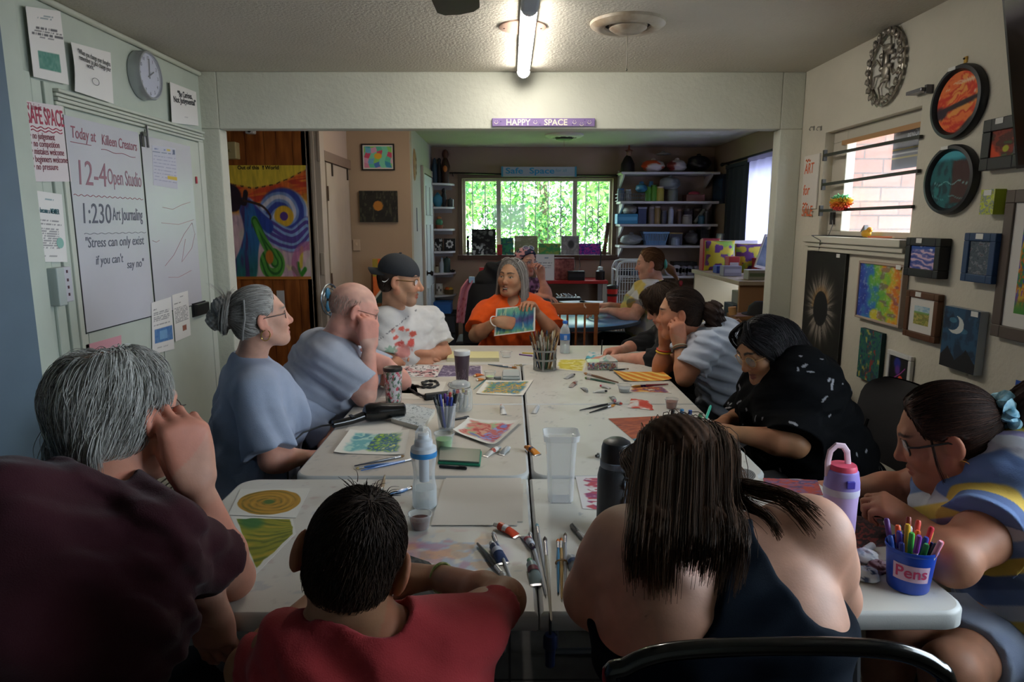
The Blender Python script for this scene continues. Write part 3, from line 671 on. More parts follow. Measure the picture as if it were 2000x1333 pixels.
 # ------ the thirteen people round the tables
J=onY
UP=V(0,0,1)
JEANS=M('242c3d',.85,noise=.2,ns=12,bump=.1,bs=300);DARKP=M('1a1b20',.85,noise=.2,ns=12);SHOE=M('2a2a2c',.6)
CLOTH=M('vcol',.9,noise=.08,ns=20,bump=.2,bs=420,spec=.2,sheen=.1)
CLOTHS=M('vcol',.9,noise=.1,ns=14,bump=.12,bs=300,spec=.08)
def plain(h,h2=None,amt=.3):
 def f(P):
  c=np.broadcast_to(rgb(h),(len(P),3)).copy()
  return mixc(c,rgb(h2),amt*vn(P[:,0]*25+P[:,2]*12,P[:,1]*25+P[:,2]*20,4))if h2 else c
 return f
def human(label,az,Hc,hd,N,SL,SR,aL,aR,hL,hR,levels,skin,top,pants,knees,ankles,h=.004,hs=1.,bust=0.,ar=1.,neckr=.055,face={},hsc=1.,bdx=0.,extra=(),neckup=(0,-.03,-.07),body_f=None,legr=1.,ts=1.):
 """one seated person: skin body in one mesh, with top, trousers and shoes as children"""
 root=thing('person',label,'person',(levels[0][0][0],levels[0][0][1],0),'people at the workshop')
 R,s=hd;lat=nrm(SR-SL);F=np.cross(UP,lat);F=nrm(F*np.array((1,1,0)))
 if body_f is not None:F=nrm(body_f)
 T=[band(c,lat,w,r)for c,w,r in levels]
 mid=levels[-1][0]
 sh=[cone(SL,N-UP*.085*ts,.056*ar,.058*ts,.035),cone(SR,N-UP*.085*ts,.056*ar,.058*ts,.035),cone(SL,N-UP*.035*ts,.038*ar,.044*ts,.04),cone(SR,N-UP*.035*ts,.038*ar,.044*ts,.04),cone((SL*.75+mid*.25),mid,.06*ts,.085*ts,.045),cone((SR*.75+mid*.25),mid,.06*ts,.085*ts,.045)]
 if bust:
  for x in(-1,1):sh.append(ellip(mid+lat*x*.085+F*(.08+.02*bust)-UP*.09,V(.075,.065,.085)*bust,np.stack([lat,F,UP],1),.05))
 nk=Hc+R@(V(*neckup)*s)
 neck=[cone(N-UP*.05,nk,neckr*1.08,neckr*.98,.03)]
 hp=head_prims(Hc,R,s,**hs if isinstance(hs,dict)else{})
 arms=arm_prims(*aL,r=ar,rw=1.)+arm_prims(*aR,r=ar,rw=1.)
 hands=[]
 for sp,W,sd in((hL,aL[2],-1),(hR,aR[2],1)):
  if sp is None:hands.append(ball(W,.03,.02));continue
  sp=dict(sp);d=nrm(sp.pop('d'));n=sp.pop('n');side=np.cross(d,n)*sd
  hands+=hand_prims(np.asarray(W)+d*.012,d,n,side,s=hsc,**sp)
 lg,shoes=[],[]
 for k,(K_,A_)in enumerate(zip(knees,ankles)):
  hp0=levels[0][0]+lat*(-.095 if k==0 else.095)*1.0-UP*.02
  a,b=leg_prims(hp0,K_,A_,legr);lg+=a;shoes.append(b)
 body=T+sh+neck+hp+arms+lg+hands+list(extra)
 def cf(P):
  c=np.broadcast_to(rgb(SK.get(skin,skin)),(len(P),3)).copy()
  v=vn(P[:,0]*40,P[:,2]*40+P[:,1]*31,2);c=c*(.95+.1*v)[:,None]
  c=head_col(P,c,Hc,R,s,SK.get(skin,skin),**face)
  for W in(aL[2],aR[2]):
   dd=np.linalg.norm(P-W,axis=1);c=mixc(c,rgb(SK.get(skin,skin))*np.array((1.02,.88,.86)),.45*ss(.05,.1,dd)*(1-ss(.19,.21,dd)))
  return c
 bo=sdfobj('body',body,h,SKIN,root,cf)
 # ---- top
 lo_=top.get('loose',.010);g=[off(q,lo_)for q in T]+[off(q,lo_)for q in sh]
 cuts=[]
 for(S,E,W),sd in((aL,0),(aR,1)):
  t=top['sleeve']if np.ndim(top['sleeve'])==0 else top['sleeve'][sd]
  if t<=0:continue
  r0,r1=[q*.87 for q in top.get('sr',(.07,.074))];S,E,W=(np.asarray(q,float)for q in(S,E,W))
  if t<=1:
   e=S+(E-S)*t;d=nrm(E-S);g.append(cut(cone(S-d*.01,e+d*.08,r0*ar,r1*ar*1.06,.03),(e,d)))
  else:
   g.append(cone(S,E,r0*ar,r1*ar,.03));e=E+(W-E)*(t-1);d=nrm(W-E);g.append(cut(cone(E,e+d*.05,r1*ar,top.get('cuff',.042),.025),(e,d)))
 ng=top.get('neck',.005)
 g.append(cone(N+UP*.04*ts,nk+UP*.03,neckr*1.05+ng,neckr+ng+.012,.006,'s'))
 if top.get('vneck'):g.append(cone(N+F*.06+UP*.02,N+F*.16-UP*top['vneck'],.05,.015,.01,'s'))
 g+=top.get('more',[])
 g.append(flat(levels[0][0]-UP*top.get('len',.12),-UP))
 sdfobj(top.get('name','shirt'),g,top.get('h',.0065),top.get('mat',CLOTH),root,top['col'],folds(top.get('fold',.006),top.get('fr',15),top.get('fax',(.3,.2,1)),top.get('seed',1)),.02)
 # ---- trousers or shorts and shoes
 pg=[off(T[0],.004)];hem=pants.get('hem',.93)
 for k,A_ in enumerate(ankles):
  a=lg[k*3:(k+1)*3];K_=np.asarray(knees[k],float)
  if hem>.5:pg+=[off(a[0],.012),off(a[1],.012),cut(off(a[2],.016),(K_+(np.asarray(A_)-K_)*hem,nrm(np.asarray(A_)-K_)))]
  else:hp0=levels[0][0];pg+=[cut(off(a[0],.02),(hp0+(K_-hp0)*.75,nrm(K_-hp0)))]
 pg.append(flat(levels[0][0]+UP*.09,UP))
 sdfobj(pants.get('name','trousers'),pg,.012,pants['mat'],root,pants.get('col'))
 for b in shoes:sdfobj('shoe',[*b],.012,SHOE,root)
 return dict(root=root,R=R,Hc=Hc,s=s,N=N,F=F,lat=lat,nk=nk,head=hp,body=body,garment=g,shell=T+sh)
def hairmass(p,name,prims,h,col,disp=None,mat=HAIR,dmax=.006):return sdfobj(name,prims,h,mat,p['root'],col,disp,dmax)
def hl(p):return lambda*q:p['Hc']+p['R']@(np.array(q)*p['s'])
def capprims(p,t=.010,face=.052,low=-.03,k=.01,back=-.06,tilt=.35,ear=True):
 """hair lying on the skull: a thin shell, open over the face and round the ears"""
 L=hl(p);R=p['R'];s=p['s']
 P=[ellip(L(0,-.014,.03),(V(.0745,.097,.086)+t)*s,R,.02),ellip(L(0,-.045,-.035),V(.058+t*.6,.05+t*.6,.05)*s,R,.03)]
 P.append(flat(L(0,face,.055),R@nrm(V(0,1,-tilt)),.02))
 for x in(-1,1):
  P.append(ellip(L(x*.085,.028,-.035),V(.05,.032,.055)*s,R,.012,'s'))
  if ear:P.append(ellip(L(x*.085,-.008,-.012),V(.028,.024,.036)*s,R,.008,'s'))
 P.append(flat(L(0,back,-.075),R@nrm(V(0,.25,-1)),.02))
 return P
def strands_on(p,name,base,keep,n,flow,col,**k):
 seeds=scalp_points(p['Hc'],p['R'],p['s'],keep,n,k.pop('sd',1))
 return flow_strands(name,base,seeds,flow,HAIR,p['root'],col,**k)
def radial(p,pole,g=(0,0,-.2)):
 L=hl(p);c=L(*pole);gv=p['R']@np.array(g)
 return lambda q:(q-c)/np.maximum(np.linalg.norm(q-c,axis=1),1e-6)[:,None]+gv
def toward(p,tgt,g=(0,0,0)):
 L=hl(p);c=L(*tgt);gv=p['R']@np.array(g)
 return lambda q:(c-q)/np.maximum(np.linalg.norm(c-q,axis=1),1e-6)[:,None]+gv
def locks(name,p,roots,paths,n,r,col,spread=.01,seed=0,k=10,curl=0.):
 """bundles of loose hair along given paths (lists of points); ends fan out"""
 rs=np.random.RandomState(seed);A=[];cs=[]
 for P in paths:
  P=np.asarray(P,float);t=np.linspace(0,len(P)-1,k);i=np.minimum(t.astype(int),len(P)-2);f=(t-i)[:,None]
  p0=P[np.maximum(i-1,0)];p1=P[i];p2=P[i+1];p3=P[np.minimum(i+2,len(P)-1)]
  Q=.5*((2*p1)+(-p0+p2)*f+(2*p0-5*p1+4*p2-p3)*f*f+(-p0+3*p1-3*p2+p3)*f**3)
  o=rs.normal(size=(n,1,3))*spread*rs.uniform(.3,1,(n,1,1));w=(.35+.65*np.sin(np.linspace(.25,1.9,k)))[None,:,None]
  wig=rs.normal(size=(n,1,3))*curl*np.sin(np.linspace(0,9,k)+0)[None,:,None]
  ln=rs.uniform(.82,1.,(n,1));tt=np.linspace(0,1,k)[None]*ln*(k-1);ii=np.minimum(tt.astype(int),k-2);ff=(tt-ii)[...,None]
  A.append(Q[ii]*(1-ff)+Q[ii+1]*ff+o*w+wig);cs.append(col(A[-1][:,0],rs))
 A=np.concatenate(A)
 return tubes(name,A,r*np.linspace(1,.3,k)[None],HAIR,p['root'],np.concatenate(cs))
FIST=[(1.1,1.5,.9)]*4
# ---- 1  grey-haired man in maroon, near left corner, seen from behind, hand at his ear
def man_maroon():
 Hc=J(236,812,1.28);R=headframe(face_dir(20,-8),roll=.10);s=1.08
 N=J(205,945,1.17);SL=J(10,985,1.02);SR=J(305,1045,1.13)
 ER=onZ(452,1128,.785);WR=J(384,948,1.25);EL=V(-.93,1.22,.80);WL=J(398,1160,1.26)
 lv=[(V(-.86,.93,.50),.20,.15),(V(-.85,.95,.66),.20,.155),(J(125,1200,1.04),.19,.135),(J(140,1105,1.07),.175,.10)]
 p=human('grey-haired man in a maroon T-shirt, elbow on the table, hand at his ear',20,Hc,(R,s),N,SL,SR,(SL,EL,WL),(SR,ER,WR),dict(d=(.08,.12,-1),n=(.15,1,.1),curl=(.25,.35,.42,.5),thumb=(.45,.2)),dict(d=(-.16,.02,1),n=(-.7,.65,-.1),curl=[(.75,.9,.6),(.8,.95,.6),(.85,1.0,.6),(.9,1.05,.6)],thumb=(.25,.35),spread=.03),lv,'ruddy',dict(sleeve=.56,sr=(.068,.08),col=plain('3c1820','2e1018',.5),fold=.008,seed=4,name='shirt'),dict(mat=DARKP),[V(-.98,1.36,.52),V(-.72,1.38,.52)],[V(-.98,1.36,.09),V(-.72,1.40,.09)],h=.0042,ar=1.02,neckr=.060,hsc=1.12,face=dict(brow='8a857c'),hs=dict(fat=.3))
 p['skin_wr']=None
 base=capprims(p,.013,.045,back=-.09)
 col=streak('bab8b3','7c7a75','e0deda',.8)
 hc=hair_surface_col(None,'a8a69f','7c7b75','c6c4be',(0,-.02,.11),Hc,R)
 tops=lambda q:~((np.hypot(q[:,0],(q[:,1]+.035)*.8)<.032)&(q[:,2]>.05))&(q[:,1]<.055-.25*(q[:,2]-.05)*0)&~((np.abs(q[:,0])>.055)&(q[:,1]>-.0)&(q[:,2]<.0))&(q[:,2]>-.055)
 base2=base+[ellip(hl(p)(0,-.04,.125),V(.034,.044,.028)*s,R,.02,'s')]
 hairmass(p,'hair',base2,.004,hc)
 strands_on(p,'hair_strands',base2,tops,3600,radial(p,(0,-.02,.13),(0,-.3,-.5)),col,L=.085,seg=7,lift=(.001,.012),r=.0010,jit=.28,Lvar=.45)
 locks('hair_strands',p,None,[[hl(p)(x,-.085,-.01),hl(p)(x*1.02,-.098,-.05),hl(p)(x*.98,-.092,-.085)]for x in(-.05,-.03,-.01,.01,.03,.05)],90,.001,col,.012,3)
 glasses(p['root'],Hc,R,s,'3a3532')
man_maroon()
# ---- 2  woman with a grey bun
def woman_bun():
 J=lambda a,b,Y:onY(a,b,Y+(-.15));O=np.array((.0,-.15,0))
 Hc=J(511,621,2.75);R=headframe(face_dir(62,7));s=.98
 N=J(484,694,2.78);lat=nrm(face_dir(150));SR=J(502,772,2.62);SL=SR-lat*.31-UP*.015
 ER=J(532,898,2.52);WR=J(598,893,2.62);EL=V(-.78,3.0,.62)+O;WL=V(-.74,2.78,.60)+O
 Fd=face_dir(62)
 lv=[(V(-1.08,2.80,.48)+O,.23,.16),(V(-1.04,2.80,.62)+O,.215,.16),(V(-1.01,2.79,.76)+O,.205,.145),(V(-1.0,2.79,.88)+O,.185,.115)]
 p=human('woman with a grey hair bun, gold hoop earring and pale blue T-shirt, in profile',60,Hc,(R,s),N,SL,SR,(SL,EL,WL),(SR,ER,WR),dict(d=(.3,-.9,0),n=(0,0,-1)),dict(d=(.8,.5,-.1),n=(0,0,-1),curl=(.5,.5,.5,.5)),lv,'fair',dict(sleeve=.86,sr=(.078,.092),col=plain('a3aec4','929db5',.4),fold=.009,seed=8,len=.10),dict(mat=DARKP),[V(-.62,2.9,.50),V(-.58,2.65,.50)],[V(-.62,2.9,.09),V(-.58,2.65,.09)],bust=.95,neckr=.056,face=dict(brow='8d8378',lip='b8786e',lids=.3),hs=dict(fat=.9,jaw=.96),ar=1.05)
 L=hl(p);b0=J(443,612,2.72)
 base=capprims(p,.011,.046,back=-.1,ear=True)
 hc=hair_surface_col(None,'a5a19c','736e69','cac7c1',(0,-.115,.045),Hc,R)
 hairmass(p,'hair',base,.0045,hc)
 col=streak('aaa6a1','6f6a64','e2dfda',.85)
 strands_on(p,'hair_strands',base,lambda q:(q[:,1]<.065)&(q[:,2]>-.05)&~((np.abs(q[:,0])>.05)&(q[:,1]>-.02)&(q[:,2]<.01)),2600,toward(p,(0,-.13,.04),(0,0,0)),col,L=.11,seg=7,lift=(.001,.006),r=.0011,jit=.12)
 fr=frame(b0-Hc);bun=[ellip(b0,V(.05,.062,.062),fr,.01),ellip(b0+V(.0,-.03,.028),V(.042,.038,.04),None,.012),ellip(b0+V(-.03,-.02,-.022),V(.04,.042,.042),None,.012)]
 def bc(P):
  q=P-b0;a=np.arctan2(q[:,2],q[:,0]);v=vn(a*9+q[:,1]*60,np.linalg.norm(q,axis=1)*90+a*5,2)
  return mixc(np.broadcast_to(rgb('8f8a85'),(len(P),3)),rgb('bab6b0'),ss(.4,.8,v))*(.8+.3*vn(a*30,q[:,1]*200,4))[:,None]
 sdfobj('hair_bun',bun,.004,HAIR,p['root'],bc,lambda P:.0022*np.sin((P-b0)@V(260,40,160)+3*np.sin((P-b0)@V(30,60,50))),.004)
 th=np.linspace(0,2*PI,40);u=fr[:,1];w=fr[:,2]
 pa=[[b0+(math.cos(t+k)*u+math.sin(t+k)*w)*(.03+.011*k%.045)*1.1+fr[:,0]*(.045-.012*k)for t in np.linspace(0,4.5,8)]for k in range(6)]
 locks('hair_strands',p,None,pa,60,.001,col,.008,5)
 locks('hair_strands',p,None,[[b0+V(0,0,.05),b0+V(-.01+.02*k,0,.085),b0+V(-.03+.03*k,.01*k,.105-.01*k)]for k in range(-1,3)],8,.0008,col,.006,6)
 TB([L(.079,-.06,.09),L(.086,-.07,.02),L(.078,-.085,-.03),L(.05,-.09,-.065)],.0035,6).build('hair_tie',M('8f8c88',.6),p['root'])
 e=L(.083,-.008,-.058);t=np.linspace(0,2*PI,25);m=MB();m.tube([e+(R@V(0,.4,0))*0+nrm(R[:,1])*math.cos(a)*.0165+UP*math.sin(a)*.02 for a in t],.0016,6,cap=False);m.build('earring',M('d8b55a',.2,1.),p['root'],label='gold hoop earring')
 glasses(p['root'],Hc,R,s,'2a1f1c',.8,.0016,rz=.016)
 ptx=J(409,764,2.66)
 return p
woman_bun()
# ---- 3  bald man leaning on his fist
def man_bald():
 J=lambda a,b,Y:onY(a,b,Y+(.13));O=np.array((-.035,.13,0))
 Hc=J(692,609,2.95);R=headframe(face_dir(68,-20),roll=.08);s=1.1
 N=J(652,655,2.97);lat=nrm(face_dir(152));SR=J(648,706,2.80);SL=SR-lat*.38+V(.03,0,.0)
 ER=J(712,772,2.80);WR=J(722,678,2.86);EL=J(782,748,3.12);WL=J(760,714,3.0)
 lv=[(V(-.92,2.98,.50)+O,.24,.17),(V(-.87,2.97,.64)+O,.235,.18),(V(-.84,2.96,.78)+O,.23,.17),(V(-.81,2.96,.91)+O,.20,.135)]
 p=human('bald man in a pale grey T-shirt and glasses leaning his face on a fist',65,Hc,(R,s),N,SL,SR,(SL,EL,WL),(SR,ER,WR),dict(d=(-1,-.45,.12),n=(-.35,.8,.1),curl=(.45,.5,.5,.55),thumb=(.5,.2)),dict(d=(-.02,.05,1),n=(-.65,.7,0),curl=[(1.0,1.3,.8)]*4,thumb=(.2,.4),spread=.02),lv,'pink',dict(sleeve=.78,sr=(.085,.098),col=plain('adb3c2','9ba2b4',.4),fold=.005,fr=19,seed=12,len=.09),dict(mat=DARKP),[V(-.56,3.32,.50),V(-.52,3.05,.50)],[V(-.56,3.3,.09),V(-.52,3.05,.09)],bust=.8,ar=1.12,neckr=.064,face=dict(brow='9a8a7c',lids=.4,stub=None),hs=dict(fat=1.),hsc=1.12)
 base=capprims(p,.003,.02,back=-.08,tilt=.9)+[ellip(hl(p)(0,.0,.085),V(.08,.11,.055)*s,R,.012,'s')]
 strands_on(p,'hair',[ellip(hl(p)(0,-.014,.03),V(.0755,.098,.087)*s,R,.02)],lambda q:(q[:,2]<.05)&(q[:,2]>-.04)&(q[:,1]<-.0)&~((np.abs(q[:,0])>.06)&(q[:,1]>-.03)&(q[:,2]<.02)),900,radial(p,(0,-.03,.2)),streak('b09c90','8d7c72','cabdb4',.6),L=.014,seg=3,lift=(.0005,.002),r=.0007)
 glasses(p['root'],Hc,R,s,'4a3028',.8,.0012,rz=.015)
man_bald()
# ---- 4  man with a black cap worn backwards
def man_cap():
 Hc=J(782,548,3.85);R=headframe(face_dir(92,-7));s=1.12
 N=J(768,597,3.93);SR=J(752,628,3.80);SL=J(842,626,4.10)
 ER=J(742,712,3.74);WR=J(800,703,3.86);EL=J(866,690,4.04);WL=J(842,693,3.90)
 lv=[(V(-.62,4.02,.50),.2,.16),(V(-.62,4.0,.64),.2,.165),(V(-.62,3.99,.78),.2,.155),(V(-.62,3.98,.90),.185,.125)]
 N2=N
 def col(P):
  c=np.broadcast_to(rgb('d3d1cf'),(len(P),3)).copy()
  for(px,py,r,hx)in((788,640,.014,'d0493c'),(797,643,.010,'c8503f'),(807,652,.018,'c84a3a'),(785,669,.020,'c23a34'),(804,669,.022,'c84038'),(790,684,.045,'d98a84'),(778,654,.012,'d0493c'),(770,678,.03,'7fa08c'),(775,640,.012,'d58a80')):
   t=J(px,py,3.85);d=np.hypot(P[:,0]-t[0],P[:,2]-t[2]);c=mixc(c,rgb(hx),(P[:,1]<3.98)*.85*ss(1.15,.75,d/r+.7*(vn(P[:,0]*130,P[:,2]*130,3)-.5)))
  l=np.abs((P[:,2]-J(770,640,3.85)[2])-(P[:,0]-J(770,640,3.85)[0])*.75);c=mixc(c,rgb('55565c'),(P[:,1]<3.98)*.8*(l<.004)*(vn(P[:,0]*160,P[:,2]*160,8)>.45)*(np.abs(P[:,0]-J(778,640,3.85)[0])<.09))
  return c
 p=human('man in a black cap worn backwards and a white T-shirt with red paint prints',110,Hc,(R,s),N,SL,SR,(SL,EL,WL),(SR,ER,WR),dict(d=(-.85,-.3,.05),n=(.1,-.6,-.8),curl=(.5,.5,.5,.5),thumb=(.7,-.1)),dict(d=(1,.15,-.05),n=(.1,.7,-.7),curl=(.4,.45,.5,.5)),lv,'tan',dict(sleeve=.70,sr=(.078,.09),col=col,fold=.004,fr=20,seed=21,h=.006,len=.1),dict(mat=DARKP),[V(-.44,3.62,.50),V(-.68,3.58,.50)],[V(-.44,3.62,.09),V(-.68,3.58,.09)],ar=1.05,neckr=.062,face=dict(brow='3a2d26',stub='7a6253'),hs=dict(fat=.7,nose=1.15),hsc=1.08)
 L=hl(p)
 base=capprims(p,.008,.01,back=-.085)
 hairmass(p,'hair',base,.005,plain('3b302a','5a4c42',.5))
 strands_on(p,'hair_strands',base,lambda q:(q[:,2]<.02)&(q[:,2]>-.05)&(q[:,1]<-.02),500,radial(p,(0,-.03,.2)),streak('42352d','2a211c','6a5a4e',.6),L=.03,seg=4,r=.001)
 tl=math.radians(-14);Rc=R@np.array([[1,0,0],[0,math.cos(tl),-math.sin(tl)],[0,math.sin(tl),math.cos(tl)]])
 cap=[ellip(L(0,-.012,.045),V(.085,.108,.088)*s,Rc,.02),flat(L(0,-.01,.03),Rc@V(0,.22,-1),.006),off(ellip(L(0,-.012,.045),V(.085,.108,.088)*s,Rc,.02),-.006)]
 cap[-1].op='s';cap=cap[:2]
 co_=sdfobj('cap',cap,.004,M('22262c',.85,bump=.15,bs=300),p['root'])
 Lc=lambda*q:Hc+Rc@(np.array(q)*s)
 br=MB();rows=[]
 for t in np.linspace(0,1,7):
  rows.append([Lc(x*(.074-.022*t**2),-.098-.075*t+.035*(x*x),.028-.022*t-.018*x*x)for x in np.linspace(-1,1,13)])
 g_=np.array(rows);br.grid(g_);br.grid(g_-Rc@V(0,0,.004),flip=True);br.build('cap_brim',M('1e2126',.85),co_)
 sw=MB();th=np.linspace(0,1,9);c0=L(.088,-.062,-.004);sw.tube([c0+(R@V(0,.035*t-.012,(.010*(2*t-.55)**2-.004)))*1. for t in th],[.0008,.002,.0026,.0028,.0025,.002,.0016,.001,.0006],6);sw.build('cap_logo',M('e8e8e8'),co_,label='white curved tick mark on the cap')
 MB().ell(L(0,-.012,.136),V(.008,.008,.004)*s).build('cap_button',M('22262c',.85),co_)
 glasses(p['root'],Hc,R,s,'6a4a22',.7,.0024,rz=.0165)
 return p
man_cap()
# ---- 5  woman in orange showing a painting
def woman_orange():
 Hc=J(1000,542,4.78);R=headframe(face_dir(-152,2),roll=.05);s=1.06
 N=J(1003,589,4.82);SR=J(948,612,4.80);SL=J(1058,611,4.80)
 ER=J(930,655,4.66);WR=J(970,628,4.50);EL=J(1082,652,4.70);WL=J(1044,606,4.585)
 lv=[(V(.04,4.88,.50),.25,.18),(V(.04,4.86,.62),.25,.18),(V(.04,4.85,.76),.235,.17),(V(.04,4.84,.90),.205,.135)]
 p=human('woman in an orange T-shirt with long grey hair showing a painting and talking',180,Hc,(R,s),N,SL,SR,(SL,EL,WL),(SR,ER,WR),dict(d=(-.35,-.75,.5),n=(-.2,-.5,-1),curl=(.55,.6,.6,.6),thumb=(.6,.1)),dict(d=(1,-.05,-.12),n=(.1,.9,-.35),curl=[(.15,.2,.1),(1.,1.1,.7),(1.,1.2,.7),(1.,1.2,.7)],thumb=(.4,.3)),lv,'b88a6a',dict(sleeve=.72,sr=(.085,.098),col=plain('ee5f1e','d8480e',.4),fold=.007,seed=31,len=.1,vneck=.03),dict(mat=DARKP),[V(-.08,4.42,.5),V(.2,4.42,.5)],[V(-.08,4.45,.09),V(.2,4.45,.09)],bust=1.15,ar=1.1,neckr=.058,face=dict(brow='4a3c34',opn=1.,teeth=True,lip='9a5648',lids=.15),hs=dict(fat=.9,opn=1.,ears=False),hsc=1.05)
 L=hl(p);base=capprims(p,.012,.05,back=-.12,ear=False,tilt=.25)
 col=streak('9a9591','645b56','d4d0cc',.85)
 mass=base[:2]+[cone(L(-.062,-.02,.02),L(-.085,-.03,-.13),.03*s,.028*s,.03),cone(L(.062,-.02,.02),L(.085,-.03,-.13),.03*s,.028*s,.03),cone(L(-.085,-.03,-.13),L(-.09,-.01,-.2),.026,.016,.03),cone(L(.085,-.03,-.13),L(.095,-.01,-.22),.026,.016,.03),cone(L(0,-.07,0),L(0,-.085,-.2),.06,.04,.04),base[2]]
 hairmass(p,'hair',mass,.006,hair_surface_col(None,'7b7672','4c4541','a8a4a0',(0,.0,.12),Hc,R))
 paths=[]
 for x in(-1,1):
  for y0 in(.03,.01,-.02,-.05):
   paths.append([L(x*.01,y0+.01,.122),L(x*.06,y0+.012,.09),L(x*.088,y0*.8,.02),L(x*.092,y0*.7-.01,-.06),L(x*.1,y0*.5,-.15),L(x*.098,y0*.5+.01,-.225)])
 locks('hair_strands',p,None,paths,70,.0016,col,.011,7,12)
 Rg=R@np.array([[1,0,0],[0,math.cos(.75),-math.sin(.75)],[0,math.sin(.75),math.cos(.75)]])
 g_=glasses(p['root'],Hc+R@V(0,-.03,.055),Rg,s*1.02,'d9d6d0',.8,.0018,rx=.026,rz=.02,lens='8a8580')
 for x in(-1,1):MB().ell(L(x*.086,.0,-.045),(.005,.005,.007)).build('earring',M('e0dcd0',.25,.9),p['root'])
 bw=WR+V(-.012,.0,.0);fr=frame(WR-ER)
 m=MB();m.tube([bw+fr[:,1]*math.cos(t)*.036+fr[:,2]*math.sin(t)*.036 for t in np.linspace(0,2*PI,21)],.004,6,cap=False);m.build('bracelet',M('dcd8d2',.4),p['root'])
woman_orange()
# ---- 6  woman with a head scarf behind her
def woman_scarf():
 Hc=J(1027,511,6.2);R=headframe(face_dir(140,-8));s=1.0
 N=J(1024,545,6.25);SR=J(1005,562,6.30);SL=J(1052,560,6.15)
 ER=J(1003,600,6.05);WR=J(1050,578,5.98);EL=J(1068,577,6.0);WL=J(1058,545,6.0)
 lv=[(V(.16,6.3,.50),.2,.15),(V(.16,6.28,.64),.2,.15),(V(.16,6.27,.78),.19,.14),(V(.16,6.26,.90),.18,.12)]
 def col(P):
  v=vn(P[:,0]*45,P[:,2]*45,2);c=np.broadcast_to(rgb('3f2848'),(len(P),3));c=mixc(c,rgb('7d5a8a'),ss(.5,.7,v));return mixc(c,rgb('b9a6c0'),ss(.8,.9,vn(P[:,0]*70,P[:,2]*70,9)))
 p=human('woman in a purple top and dark head scarf behind the woman in orange',140,Hc,(R,s),N,SL,SR,(SL,EL,WL),(SR,ER,WR),dict(d=(-.1,-.05,1),n=(-.6,-.7,0),curl=(.7,.8,.8,.8)),dict(d=(1,-.2,-.1),n=(0,0,-1)),lv,'fair',dict(sleeve=.6,col=col,fold=.005,seed=41,h=.008),dict(mat=DARKP),[V(.3,5.9,.5),V(.1,5.88,.5)],[V(.3,5.9,.09),V(.1,5.9,.09)],h=.005,face=dict(brow='5a4a40'))
 base=capprims(p,.011,.045,back=-.1,ear=False)
 hairmass(p,'hair',base+[cone(hl(p)(-.05,-.06,-.02),hl(p)(-.05,-.07,-.14),.035,.03,.03)],.006,plain('2b2320','4a3d38',.6))
 sc_=[ellip(hl(p)(0,-.008,.045),V(.089,.112,.082),R,.02),flat(hl(p)(0,.03,.04),R@V(0,.75,-.66),.004),]
 sdfobj('head_scarf',sc_,.005,VC,p['root'],lambda P:mixc(np.broadcast_to(rgb('27304a'),(len(P),3)),rgb('c98f96'),ss(.55,.6,vn(P[:,0]*40,P[:,2]*60,3))))
 glasses(p['root'],Hc,R,s,'2a2a2e',.8,.0016);Rg=R@np.array([[1,0,0],[0,math.cos(.9),-math.sin(.9)],[0,math.sin(.9),math.cos(.9)]])
 glasses(p['root'],Hc+R@V(0,-.03,.06),Rg,1.02,'dfe4ea',.8,.002,rx=.027,rz=.021,lens='8fa8d8')
woman_scarf()
